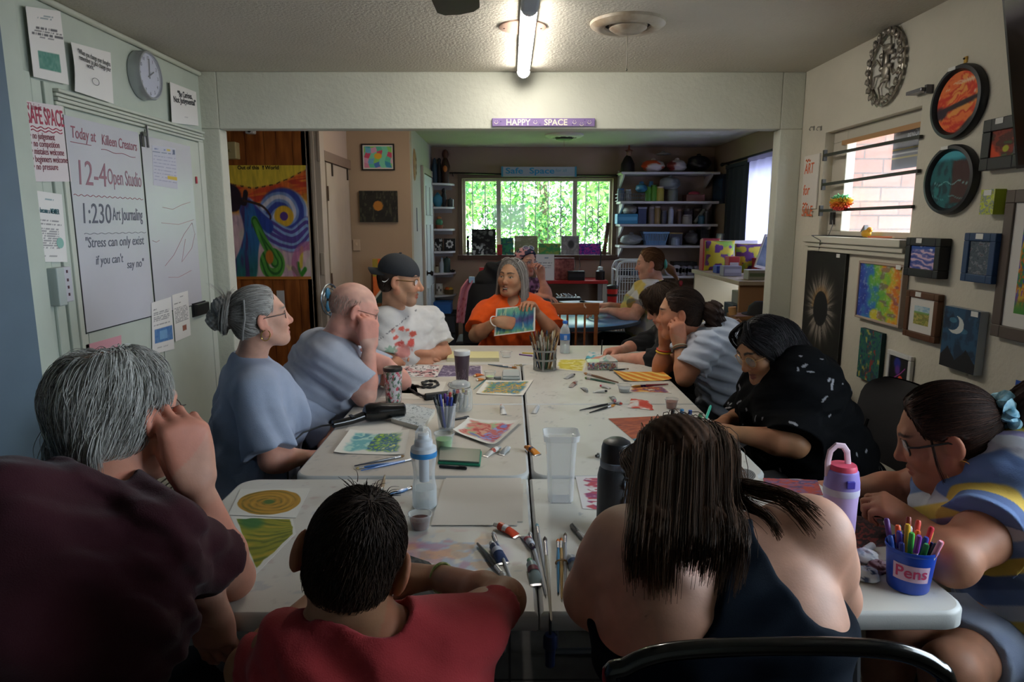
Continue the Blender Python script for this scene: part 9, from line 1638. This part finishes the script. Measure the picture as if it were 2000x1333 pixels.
rows_=np.array([[(x_+.17*a_*(1-.12*b**3),6.0+.05*b+.03*a_*a_,.48+.52*b)for a_ in np.linspace(-1,1,12)]for b in np.linspace(0,1,10)]);m=MB();m.grid(rows_);m.grid(rows_+V(0,.05,0),flip=True);m.build('backrest',M('17181b',.7),t);BX((x_-.24,6.03,.42),(x_+.24,6.48,.49)).build('seat',M('1a1b1e',.7),t,bevel=.02);MB().cyl((x_,6.25,.08),(x_,6.25,.42),.03).build('column',M('3a3a3c',.3,.7),t);m=MB();[m.tube([(x_,6.25,.09),(x_+.27*math.cos(q),6.25+.27*math.sin(q),.04)],.018,6)for q in np.arange(5)*2*PI/5];m.build('star_base',M('1a1a1c'),t)
t=thing('pink_jacket','pink jacket with red scribbled pattern hanging on the black office chair','jacket',onY(905,640,5.97));L_=[onY(*q,5.975)for q in((918,545),(908,548),(899,566),(892,600),(893,628),(906,631),(912,606),(915,580),(921,556))];pr_=MB()
u_=np.linspace(0,1,26);lf=[onY(*q,5.97)for q in((913,545),(900,562),(893,596),(891,630))];rt=[onY(*q,5.97)for q in((925,548),(915,570),(911,600),(907,631))]
ip=lambda A_,s_:np.array([np.interp(s_,np.linspace(0,1,len(A_)),np.array(A_)[:,i])for i in range(3)]).T
Lp,Rp=ip(lf,u_),ip(rt,u_);w_=np.linspace(0,1,14);P_=Lp[:,None]*(1-w_)[None,:,None]+Rp[:,None]*w_[None,:,None];P_[...,1]-=.02+.02*np.sin(w_*9)[None,:];cc=mixc(np.broadcast_to(rgb('d08a9a'),(26,14,3)),rgb('a83a50'),ss(.06,.03,np.abs(fbm(P_[...,0]*40,P_[...,2]*40,3)-.5))*(u_[:,None]>.45));m=MB();m.grid(P_,cc,flip=True);m.grid(P_+V(0,.03,0),cc);m.build('cloth',VC,t);BX(onY(916,548,5.95)-V(.0,.01,.02),onY(927,541,5.95)+V(0,.02,0)).build('blue_lining',M('9ac0e0'),t)
t=thing('black_coat','big black coat draped over the chair behind the woman in orange','coat',onY(955,570,6.42));sdf_=[cone(onY(968,535,6.42),onY(950,575,6.42),.10,.14),cone(onY(950,575,6.42),onY(946,630,6.42),.14,.15),cone(onY(975,560,6.42),onY(985,620,6.42),.10,.12)];sdfobj('coat_body',sdf_,.012,M('14171d',.9),t,None,folds(.02,8,seed=3),.03);MB().ell(onY(978,519,6.38),(.06,.05,.035)).build('collar',M('14171d',.9),t)
# ------ wall shelving on the right of the back wall
SZ=(2.125,1.79,1.525,1.275,.916);nm_=('topmost','second','third','fourth','lowest');YF=8.14
for z_,lb in zip(SZ,nm_):
 t=thing('wall_shelf','%s long white shelf on the right of the back wall'%lb,'shelf',(1.87,8.3,z_-.03),'long white wall shelves');BX((1.30,YF,z_-.028),(2.455,8.498,z_)).build('shelf_board',WS,t,bevel=.006)
 for x_ in(1.33,2.36):m=MB();m.prism([V(x_,8.497,z_-.029),V(x_,YF+.03,z_-.029),V(x_,YF+.06,z_-.055),V(x_,8.45,z_-.16),V(x_,8.497,z_-.17)],(.02,0,0));m.build('bracket',WS,t)
t=thing('shelf_upright','white slotted metal upright carrying the long shelves','upright',(1.34,8.49,.6));BX((1.315,8.485,.55),(1.335,8.499,2.16)).build('rail',WS,t);BX((1.338,8.488,.55),(1.342,8.492,2.16)).build('slots',M('8a8888'),t)
def onS(k,name,label,cat,px0,px1,py,col,D=.2,Y=8.2,extra=None,rough=.5):return boxY(name,label,cat,(px0,py),(px1,py),Y,D,col,SZ[k],'body',extra,rough)
def jarS(k,name,label,px,r,h,col,lid='b0b0b0',Y=8.25,glass=False):
 o=onY(px,400,Y);at=V(o[0],Y,SZ[k]);t=thing(name,label,'jar' if name=='jar' else 'bottle' if name=='bottle' else name,at);MB().lathe([(0,.001),(r,.001),(r,h*.8),(r*.8,h*.88),(r*.8,h*.9)],at,n=18).build('jar_wall',GLASS(col,.6,.08)if glass else M(col,.4),t);MB().lathe([(r*.85,h*.9),(r*.85,h),(0,h)],at,n=16).build('lid',M(lid,.4),t);return t
def bagS(k,label,px0,px1,py,col,col2,seed=0,name='bag',Y=8.28,z=None):
 A_,B_=onY(px0,py,Y),onY(px1,py,Y);zb=SZ[k]if z is None else z;c=V((A_[0]+B_[0])/2,Y,(A_[2]+zb)/2);r_=V((B_[0]-A_[0])/2,.14,(A_[2]-zb)/2);th_,ph_=np.meshgrid(np.linspace(0,PI,20),np.linspace(0,2*PI,36),indexing='ij');s_=.86+.28*(fbm(th_*2+seed,np.cos(ph_)*1.5+np.sin(ph_),seed)-.5);sp_=lambda q:np.sign(q)*np.abs(q)**.7
 P_=c+np.stack([r_[0]*s_*sp_(np.sin(th_))*np.cos(ph_),r_[1]*s_*sp_(np.sin(th_))*np.sin(ph_),r_[2]*s_*np.cos(th_)],-1);P_[...,2]=np.maximum(P_[...,2],zb+.002);P_[:,-1]=P_[:,0];t=thing(name,label,name.replace('_',' '),V(c[0],Y,zb));MB().grid(P_,mixc(np.broadcast_to(rgb(col),(*th_.shape,3)),rgb(col2),ss(.5,.56,fbm(P_[...,0]*9,P_[...,2]*12,seed+4)))).build('bag_body',VCG,t,smooth=70);MB().ell((c[0],Y,P_[...,2].max()),(.03,.03,.025)).build('knot',M(col,.5),t);return t
o=onY(1226,325,8.3);t=thing('figurine','dark seated figure with an orange hat on the topmost long shelf','figurine',V(o[0],8.3,SZ[0]));MB().lathe([(0,.001),(.085,.001),(.08,.1),(.045,.17),(.02,.2)],(o[0],8.3,SZ[0]),n=16).build('body',M('1c1a1c',.6),t);MB().ell((o[0]+.01,8.29,SZ[0]+.225),(.035,.035,.04)).build('head',M('8a6a58',.6),t);MB().lathe([(.05,.25),(.012,.27),(.006,.32)],(o[0]+.01,8.3,SZ[0]),n=12).build('hat',M('8a3f1c',.6),t)
bagS(0,'white bag with orange markings, left of the pair on the topmost long shelf',1251,1301,312,'d0c4bc','d0502a',3);bagS(0,'white bag with red and black markings, right of the pair on the topmost long shelf',1300,1345,312,'ccc4c0','8a3430',8);bagS(0,'black bundled bag at the right end of the topmost long shelf',1338,1392,303,'15171b','1d2026',12);bagS(0,'pale clear wrapping on top of the two white bags',1279,1312,299,'8a8884','9a9894',15,'wrapping',z=SZ[0]+.20)
bagS(1,'crumpled clear plastic bag hanging below the topmost long shelf',1286,1332,345,'7a8284','8e9698',21,z=SZ[1]+.13)
o=onY(1247,391,8.25);A_,B_=onY(1207,379,8.2),onY(1258,391,8.2);t=thing('wire_basket','silver wire basket on the second long shelf','basket',V((A_[0]+B_[0])/2,8.28,SZ[1]));m=MB();[m.tube([(x_,8.2,SZ[1]+.004),(x_,8.2,A_[2])],.003,5)for x_ in np.linspace(A_[0],B_[0],13)];[m.tube([(A_[0],8.2,z_),(B_[0],8.2,z_),(B_[0],8.4,z_),(A_[0],8.4,z_),(A_[0],8.2,z_)],.0035,5)for z_ in(SZ[1]+.005,(SZ[1]+A_[2])/2,A_[2])];m.build('wire_cage',M('8a8c90',.35,.7),t)
jarS(1,'jar','blue-topped jar in the wire basket',1212,.045,.15,'5f7080','3a6aa0',8.3);jarS(1,'jar','white-topped glass jar in the wire basket',1226,.04,.14,'8a9090','b8bcc0',8.3)
for k,(px,col,lab)in enumerate(((1266,'4f8f2a','lime green pitcher, left on the second long shelf'),(1276,'5a9a30','lime green pitcher, right beside the other one'))):jarS(1,'pitcher',lab,px,.04,.17+.02*k,col,'3f7a22')
jarS(1,'bottle','yellow glue bottle on the second long shelf',1288,.05,.17,'b8a850','c8b8a0');jarS(1,'bottle','pale grey-green bottle under the plastic bag',1313,.06,.16,'77807a','8a908a');t=onS(1,'storage_box','low brown box with a pink cloth on the second long shelf','box',1341,1377,380,'7a4a38',extra=lambda t,A_,B_,Y,z:MB().ell(((A_[0]+B_[0])/2,Y+.08,A_[2]+.01),(.07,.06,.03)).build('pink_cloth',M('c04a5a',.7),t));bagS(1,'small blue bag near the pitchers',1240,1266,358,'2f6a88','3f86a8',31,z=SZ[1]+.10);jarS(1,'bottle','blue-capped bottle behind the pitchers',1270,.03,.24,'3a7a98','2a6a8a',8.38)
onS(2,'storage_box','bright blue box at the left of the third long shelf','box',1206,1246,418,'2f88b0',extra=bandf('5aa8cc'));bagS(2,'clear bag of bits on top of the bright blue box',1214,1246,400,'8a8c8c','77706c',41,z=SZ[2]+.105);onS(2,'storage_box','navy square canister on the third long shelf','box',1247,1263,408,'2a3a60',extra=lidf('8a90a8'))
for k,(px,c_,l_,lab)in enumerate(((1273,'6a6460','8a8078','jar of grey shells on the third long shelf'),(1284,'8a7448','9a9088','jar of yellow pieces on the third long shelf'),(1297,'4a4e5a','6a6c70','dim grey jar on the third long shelf'),(1311,'b0b8c4','9a9894','white and blue tube bottle on the third long shelf'),(1328,'4a3a34','8a6a58','brown jar on the third long shelf'),(1343,'9a9690','a8a49c','white tub on the third long shelf'),(1371,'3a7088','5a6a70','teal bottle near the end of the third long shelf'),(1381,'4a4c50','77787a','grey bottle at the end of the third long shelf'))):jarS(2,'jar',lab,px,(.042,.042,.035,.032,.035,.06,.04,.03)[k],(.20,.21,.16,.20,.17,.11,.11,.15)[k],c_,l_)
t=thing('paper_roll','pale rolled paper leaning on the third long shelf','paper roll',onY(1362,430,8.25));p_=onY(1357,432,8.25);p_[2]=SZ[2]+.02;TB([p_,p_+V(.12,.05,.15)],.02,10).build('roll',M('8f8e8a',.6),t);TB([p_+V(.12,.05,.15),p_+V(.121,.0505,.1515)],.012,10).build('roll_end',M('5a5a58',.7),t)
for k in range(3):o=onY(1346+19*k,409,8.3);t=thing('tin_tray',('shallow tin, left','shallow tin, middle','shallow tin, right')[k]+' of three stored high on the third long shelf','tin',V(o[0],8.36,SZ[2]+.155));MB().lathe([(0,.0),(.05,.0),(.055,.025),(.05,.025),(.045,.004)],(o[0],8.36,SZ[2]+.155),n=16).build('tin',M('77706c',.35,.7),t);BX((o[0]-.05,8.33,SZ[2]+.001),(o[0]+.05,8.39,SZ[2]+.1545)).build('holder',M('4a4442',.6),t)
bagS(3,'clear bag of white pieces at the left of the fourth long shelf',1208,1258,457,'7f8488','9a9ea2',51)
A_,B_=onY(1259,455,8.2),onY(1304,476,8.2);t=thing('slatted_basket','pale blue slatted plastic basket on the fourth long shelf','basket',V((A_[0]+B_[0])/2,8.28,SZ[3]));PB=M('7fa8d0',.4);m=MB();n=14
for k in range(n):f_=k/(n-1);xb,xt=A_[0]+.03+(B_[0]-A_[0]-.06)*f_,A_[0]+(B_[0]-A_[0])*f_;m.tube([(xb,8.21,SZ[3]+.004),(xt,8.19,A_[2])],.006,4);m.tube([(xb,8.37,SZ[3]+.004),(xt,8.39,A_[2])],.006,4)
m.build('slats',PB,t);m=MB();m.tube([(A_[0]-.01,8.19,A_[2]),(B_[0]+.01,8.19,A_[2]),(B_[0]+.01,8.39,A_[2]),(A_[0]-.01,8.39,A_[2]),(A_[0]-.01,8.19,A_[2])],.012,6);m.build('rim',PB,t);BX((A_[0]+.02,8.21,SZ[3]+.001),(B_[0]-.02,8.37,SZ[3]+.05)).build('basket_floor',PB,t)
onS(3,'storage_box','dark clear box with a yellow lid on the fourth long shelf','box',1307,1333,457,'3a3f4a',extra=lidf('a88a3a',.012));jarS(3,'jar','glass jar with a blue lid standing before the dark clear box',1322,.05,.10,'8a98b0','4a5a78',8.16);bagS(3,'grey filled bag near the right of the fourth long shelf',1335,1366,452,'5a5a5e','6e6e72',61);onS(3,'storage_box','dark upright box at the right end of the fourth long shelf','box',1369,1386,449,'26282c',extra=bandf('3a3c40'))
onS(4,'storage_box','flat dark box at the left of the lowest long shelf','box',1208,1234,528,'23262a',extra=lidf('33363c',.01));onS(4,'storage_box','flat blue-grey box behind the white cage','box',1232,1256,526,'5a7080',extra=lidf('6a8090',.01))
for k in range(6):o=onY(1310+13*k,505,8.2);t=thing('ribbon_roll','%s of the row of white ribbon rolls on the lowest long shelf'%('first','second','third','fourth','fifth','sixth')[k],'ribbon roll',V(o[0],8.2,SZ[4]),'ribbon rolls on the lowest shelf');r_=.062-.004*(k>1);MB().lathe([(r_*.4,-.02),(r_,-.02),(r_,.02),(r_*.4,.02),(r_*.4,-.02)],(o[0],8.22,SZ[4]+r_+.001),(0,1,0),22).build('ribbon',M('a8a8ac' if k<2 else '7a7a82',.5),t);MB().lathe([(r_*.39,-.018),(r_*.39,.018)],(o[0],8.22,SZ[4]+r_+.001),(0,1,0),16).build('core',M('2a2a2c',.6),t)
onS(4,'storage_box','black crate under the right end of the shelves','box',1316,1362,512,'1e1e22',Y=8.3,extra=bandf('3a2a2a'));
t=thing('low_shelf','white low shelf board below the long shelves','shelf',(1.9,8.3,.60));BX((1.55,8.1,.60),(2.3,8.498,.625)).build('shelf_board',WS,t);BX((1.6,8.3,0),(1.65,8.45,.5995)).build('support',WS,t);BX((2.2,8.3,0),(2.25,8.45,.5995)).build('support',WS,t)
t=thing('red_figurine','little red figure standing on the low white shelf','figurine',onY(1329,566,8.15));o=onY(1329,566,8.18);MB().lathe([(0,.626),(.03,.626),(.02,.72),(.03,.78),(.01,.80)],(o[0],8.18,0),n=12).build('body',M('9a1f2a'),t);MB().ell((o[0],8.18,.83),(.025,.025,.03)).build('head',M('b03a40'),t)
A_,B_=onY(1206,511,7.6),onY(1262,600,7.6);t=thing('wire_crate','white-framed wire crate standing behind the woman in tie-dye','crate',((A_[0]+B_[0])/2,7.75,0));x0,x1,z1=A_[0],A_[0]+.46,A_[2];WM=M('c4c6c4',.45);m=MB()
for y_ in(7.6,7.95):m.tube([(x0,y_,0),(x0,y_,z1-.08),(x0+.03,y_,z1-.02),(x0+.08,y_,z1),(x1-.08,y_,z1),(x1-.03,y_,z1-.02),(x1,y_,z1-.08),(x1,y_,0)],.014,8)
m.build('frame',WM,t);m=MB();[m.tube([(x_,y_,.05),(x_,y_,z1-.03)],.0035,4)for x_ in np.linspace(x0+.03,x1-.03,14)for y_ in(7.6,7.95)];[m.tube([(x0,y_,z_),(x1,y_,z_)],.0035,4)for z_ in np.linspace(.1,z1-.1,8)for y_ in(7.6,7.95)];m.build('wire_mesh',WM,t);[TB([(x_,7.6,z_),(x_,7.95,z_)],.008,6).build('cross_tie',WM,t)for x_ in(x0,x1)for z_ in(.1,z1-.1)]
def curtain(label,y0,y1,z0,z1,col,X,amp,fr,name='curtain',mat=None):
 t=thing(name,label,'curtain',(X,(y0+y1)/2,z0));y_=np.linspace(y0,y1,70);z_=np.linspace(z0,z1,10);Y_,Z_=np.meshgrid(y_,z_,indexing='ij');X_=X+amp*np.sin(Y_*fr+.6*np.sin(Z_*3))*(.6+.4*(z1-Z_)/(z1-z0));P_=np.stack([X_,Y_,Z_],-1);m=MB();m.grid(P_);m.grid(P_+V(.003,0,0),flip=True);m.build('cloth',mat or M(col,.85),t,smooth=80);BX((X-.012,y0,z1),(X+.012,y1,z1+.04)).build('heading',mat or M(col,.85),t);return t
sheer=bpy.data.materials.new('mat_sheer');sheer.use_nodes=True;nt=sheer.node_tree;p_=nt.nodes['Principled BSDF'];nt.nodes.remove(p_);df=nt.nodes.new('ShaderNodeBsdfDiffuse');df.inputs[0].default_value=(*lin(rgb('a9a4c4')),1);tr=nt.nodes.new('ShaderNodeBsdfTranslucent');tr.inputs[0].default_value=(*lin(rgb('b8b4d4')),1);mx=nt.nodes.new('ShaderNodeMixShader');mx.inputs[0].default_value=.6;nt.links.new(df.outputs[0],mx.inputs[1]);nt.links.new(tr.outputs[0],mx.inputs[2]);t2_=nt.nodes.new('ShaderNodeBsdfTransparent');mx2=nt.nodes.new('ShaderNodeMixShader');mx2.inputs[0].default_value=.25;nt.links.new(mx.outputs[0],mx2.inputs[1]);nt.links.new(t2_.outputs[0],mx2.inputs[2]);nt.links.new(mx2.outputs[0],nt.nodes['Material Output'].inputs[0])
curtain('dark navy curtain beside the right window of the back room',7.16,7.86,.85,2.13,'141c22',2.435,.018,38);curtain('sheer lilac curtain over the right window of the back room',5.5,7.16,1.10,2.15,'a9a4c4',2.44,.014,30,mat=sheer)
t=thing('curtain_rod','dark curtain rod on the right wall of the back room','rod',(2.41,6.9,2.19));TB([(2.435,5.45,2.215),(2.435,8.0,2.195)],.011,8).build('rod',M('1a1a1c',.4,.4),t);MB().ell((2.435,8.03,2.195),(.022,.03,.022)).build('finial',M('1a1a1c',.4,.4),t);[TB([(2.435,y_,2.20),(2.479,y_,2.185)],.008,6).build('bracket',M('1a1a1c',.4,.4),t)for y_ in(5.5,7.92)]
a_,b_=onX(1393,345,2.46),onX(1408,398,2.46);t=thing('framed_picture','narrow dark blue framed picture in the right corner of the back room','painting',(2.465,8.2,b_[2]));BX((2.455,8.0,b_[2]),(2.479,8.44,a_[2])).build('frame',M('17263a',.4),t);BX((2.452,8.05,b_[2]+.05),(2.4545,8.39,a_[2]-.05)).build('picture',M('3a5878',.5,ns=8,col2='22384e'),t)
o=onY(1411,470,8.0);t=thing('silver_canister','tall silver canister standing in the right corner of the back room','canister',V(2.30,7.9,.93));x_=onY(1411,450,7.9)[0];MB().lathe([(0,.94),(.07,.94),(.07,1.40),(.06,1.42),(0,1.42)],(x_,7.9,0),n=20).build('body',M('a8b8b8',.25,.7),t);MB().lathe([(.072,1.30),(.072,1.33)],(x_,7.9,0),n=20).build('band',M('4a6068',.4),t);MB().cyl((x_,7.9,0),(x_,7.9,.939),.06).build('stand',M('3a3a3c'),t)
A_=onY(1358,530,7.55);t=thing('worktop_cabinet','cream worktop cabinet with open shelves under the right window','cabinet',(2.15,6.5,0));CRM=M('b5a68c');m=MB();m.box((1.85,5.5,1.04),(2.385,6.95,1.075));m.build('worktop',CRM,t,bevel=.004)
BX((1.87,5.53,0),(2.38,5.56,1.0395)).build('end_panel',M('a87f58'),t);BX((1.87,6.88,0),(2.38,6.91,1.0395)).build('end_panel',CRM,t);BX((1.88,5.561,.45),(2.38,6.879,.48)).build('shelf',CRM,t)
WZ=1.0755
def cush(label,px0,py0,px1,py1,Y,seed):
 A_,B_=onY(px0,py0,Y),onY(px1,py1,Y);c=V((A_[0]+B_[0])/2,Y,(A_[2]+WZ)/2+.01);h_=(A_[2]-WZ)/2;w_=(B_[0]-A_[0])/2;n=40;u,v=np.meshgrid(np.linspace(-1,1,n),np.linspace(-1,1,n),indexing='ij');b_=(1-np.abs(u)**3)*(1-np.abs(v)**3);pin=1-.10*(1-np.abs(v))*np.abs(u)**2-.08*(1-np.abs(u))*np.abs(v)**2;lean=.35
 t=thing('cushion',label,'cushion',V(c[0],Y,WZ),'patterned cushions on the worktop')
 def col(s_):cc=mixc(np.broadcast_to(rgb('b8a828'),(n,n,3)),rgb('7fa838'),ss(.55,.62,fbm(u*2.2+seed,v*2.2,seed)));return mixc(cc,rgb('5a2a6a'),ss(.60,.64,vn(u*3.4+seed*2,v*3.4+7,seed+5)))
 m=MB();
 for s_ in(1,-1):P_=np.stack([c[0]+u*w_*pin+.06*v*w_,np.full_like(u,Y)-s_*.07*b_**.6+v*h_*lean*.4,c[2]+v*h_*pin],-1);m.grid(P_,col(s_),flip=s_<0)
 m.build('cover',VC,t);TB([(c[0]+a_*w_*.94,Y+b__*h_*lean*.4,c[2]+b__*h_*.94)for a_,b__ in((-1,-1),(1,-1),(1,1),(-1,1),(-1,-1))],.008,6).build('piping',M('a89a30',.7),t)
cush('yellow cushion with purple patches, left of the two',1377,472,1432,528,6.6,3);cush('yellow cushion with purple patches, right of the two',1436,478,1488,530,6.25,9)
boxY('white_board','white card standing behind the cushions','card',(1405,470),(1480,520),6.8,.02,'c4c0bc',WZ,extra=bandf('b8b4b0'));boxY('red_box','red box behind the left cushion','box',(1374,468),(1404,500),6.75,.12,'a02a30',WZ,extra=lidf('8a2026',.01))
t=thing('canvas_stack','framed canvas leaning beside the right jamb in the back room','painting',onY(1490,500,6.0));q=[onY(1474,522,5.9),onY(1500,528,5.9),onY(1512,458,6.0),onY(1496,458,6.0)];MB().prism(q,(0,.03,0)).build('frame',M('c8c2bc'),t);q2=[a_*.85+sum(q)/4*.15+V(0,-.002,0)for a_ in q];MB().prism(q2,(0,.0015,0)).build('picture',M('77828e',.6,ns=8,col2='4a5a6a'),t)
for k,(p0,p1,col,lab,c2)in enumerate((((1424,502),(1444,528),'b03a38','white, red and black patterned box before the cushions','d0ccc8'),((1414,520),(1448,541),'8a8a98','pale violet plastic tub before the cushions','a8a8b4'),((1400,520),(1414,531),'2a4aa0','blue ball-like pot before the left cushion','3a5ab0'),((1462,528),(1500,545),'9a9a88','grey-green flat case near the right jamb','6a7a5a'),((1478,505),(1496,528),'8a2430','dark red small pouch near the leaning canvas','5a1a24'))):boxY('desk_box',lab,'box',p0,p1,(6.1,6.0,6.35,5.6,6.05)[k],.12,col,WZ,extra=bandf(c2))
for k,(p0,p1,z_,col,lab,c2)in enumerate((((1432,596),(1446,640),0.481,'3a4654','dark blue-grey bin on the cabinet shelf','5a6a78'),((1448,572),(1468,610),.481,'8a8c84','white box with a green top on the cabinet shelf','4a9a78'),((1470,572),(1492,610),.481,'b8b0a4','row of pale book spines on the cabinet shelf','8a3a34'),((1436,690),(1470,740),.001,'9a9a94','white lidded crate below the cabinet shelf','4a4a48'))):boxY('storage_box',lab,'box',p0,p1,(5.75,5.75,5.75,5.75)[k],.25,col,z_,extra=bandf(c2))
a_,b_=onY(1440,592,5.0),onY(1496,640,5.0);t=thing('wooden_chest','wooden chest with a rounded dark object on top, beside the jamb','chest',((a_[0]+b_[0])/2,5.1,0));WD2=M('8a6238',.5,noise=.2,ns=10);x0,x1=a_[0],min(b_[0]+.15,2.2);BX((x0,5.0,0),(x1,5.195,b_[2]+.06)).build('body',WD2,t);BX((x0-.01,4.985,b_[2]+.0605),(x1+.01,5.199,b_[2]+.085)).build('lid',WD2,t);m=MB();[m.box((x0+.02+.03*k,4.994,b_[2]+.02),(x0+.035+.03*k,4.9995,b_[2]+.05))for k in range(int((x1-x0-.04)/.03))];m.build('lattice_band',M('5a3c22'),t)
o=onY(1487,592,5.1);t=thing('black_hat','black rounded hat lying on the wooden chest','hat',V(o[0],5.1,b_[2]+.086));MB().lathe([(.13,.0),(.10,.008),(.09,.06),(.05,.095),(0,.10)],(o[0],5.1,b_[2]+.086),n=24).build('crown',M('141416',.8),t);MB().lathe([(.14,.0),(.14,.004),(.10,.006)],(o[0],5.1,b_[2]+.086),n=24).build('brim',M('141416',.8),t)
t=thing('wooden_mannequin','jointed wooden artist figure with a red waist standing by the jamb','mannequin',onY(1440,700,4.62));WD3=M('b88a58',.45);Yq=4.62;J2=lambda px,py:onY(px,py,Yq)
for nm,pts,r_ in(('torso',((1432,625),(1434,645)),.035),('waist',((1434,645),(1434,662)),.03),('hips',((1434,662),(1434,678)),.034),('head',((1430,600),(1431,615)),.028),('arm',((1428,625),(1414,640),(1428,650)),.013),('arm',((1440,625),(1456,640),(1470,640)),.013),('leg',((1430,678),(1428,720),(1430,900)),.02),('leg',((1440,678),(1444,720),(1444,900)),.02)):pts_=[J2(*q)for q in pts];pts_[-1][2]=max(pts_[-1][2],.01);TB(pts_,r_,10).build(nm,M('a8302a',.45)if nm=='waist' else WD3,t)
a_,b_=onY(1428,690,4.75),onY(1498,735,4.75);t=thing('red_crate','red printed crate on the floor stack beside the jamb','box',((a_[0]+b_[0])/2,4.85,0));BX((a_[0],4.75,b_[2]),(1.93,4.93,a_[2])).build('crate_body',M('8a2a2c'),t);BX((a_[0]+.04,4.746,b_[2]+.04),(1.88,4.7499,a_[2]-.04)).build('pale_print',M('b8907a'),t);BX((a_[0]+.01,4.76,0),(1.92,4.92,b_[2]-.0005)).build('lower_crate',M('7a5a3a',.6),t)
a_,b_=onY(1455,655,4.7),onY(1500,690,4.7);t=thing('white_card_box','pale cardboard box above the red crate','box',((a_[0]+b_[0])/2,4.85,0));zz_=onY(1428,690,4.75)[2]+.001;BX((a_[0],4.76,zz_),(1.93,4.92,a_[2])).build('body',M('a89c90',.7),t);BX((a_[0]-.003,4.757,a_[2]),(1.933,4.923,a_[2]+.012)).build('lid',M('b8aca0',.7),t)
t=thing('navy_jacket','navy jacket hanging over the chair of the woman in white','jacket',onY(1443,760,3.62));sdfobj('cloth',[cone(onY(1436,728,3.62),onY(1450,760,3.62),.045,.07),cone(onY(1450,760,3.62),onY(1452,850,3.62),.07,.08)],.01,M('151c2a',.9),t,None,folds(.012,14,seed=2),.02);MB().ell(onY(1437,722,3.62),(.04,.05,.03)).build('collar',M('1a2232',.9),t)
# ------ camera, sky, render look
cam=bpy.data.cameras.new('camera');co=bpy.data.objects.new('camera',cam);C.objects.link(co)
cam.sensor_width=36;cam.lens=24;cam.clip_start=.05;co.location=CAM.tolist()
co.rotation_euler=(PI/2-PITCH,0,YAW);bpy.context.scene.camera=co
cam.dof.use_dof=False
sc=bpy.context.scene
w=bpy.data.worlds.new('sky');sc.world=w;w.use_nodes=True;nt=w.node_tree
bg=nt.nodes['Background'];bg.inputs[0].default_value=(.80,.92,1.0,1);bg.inputs[1].default_value=SKY
sc.view_settings.view_transform='Standard';sc.view_settings.look='None';sc.view_settings.gamma=1;sc.view_settings.exposure=EXPO
sc.view_settings.use_curve_mapping=False
sc.cycles.use_denoising=True;sc.cycles.max_bounces=5;sc.cycles.diffuse_bounces=3;sc.cycles.adaptive_threshold=.03;sc.cycles.adaptive_min_samples=16;sc.cycles.glossy_bounces=3;sc.cycles.transmission_bounces=4
sc.cycles.transparent_max_bounces=9;sc.cycles.caustics_reflective=False;sc.cycles.caustics_refractive=False;sc.cycles.sample_clamp_indirect=4
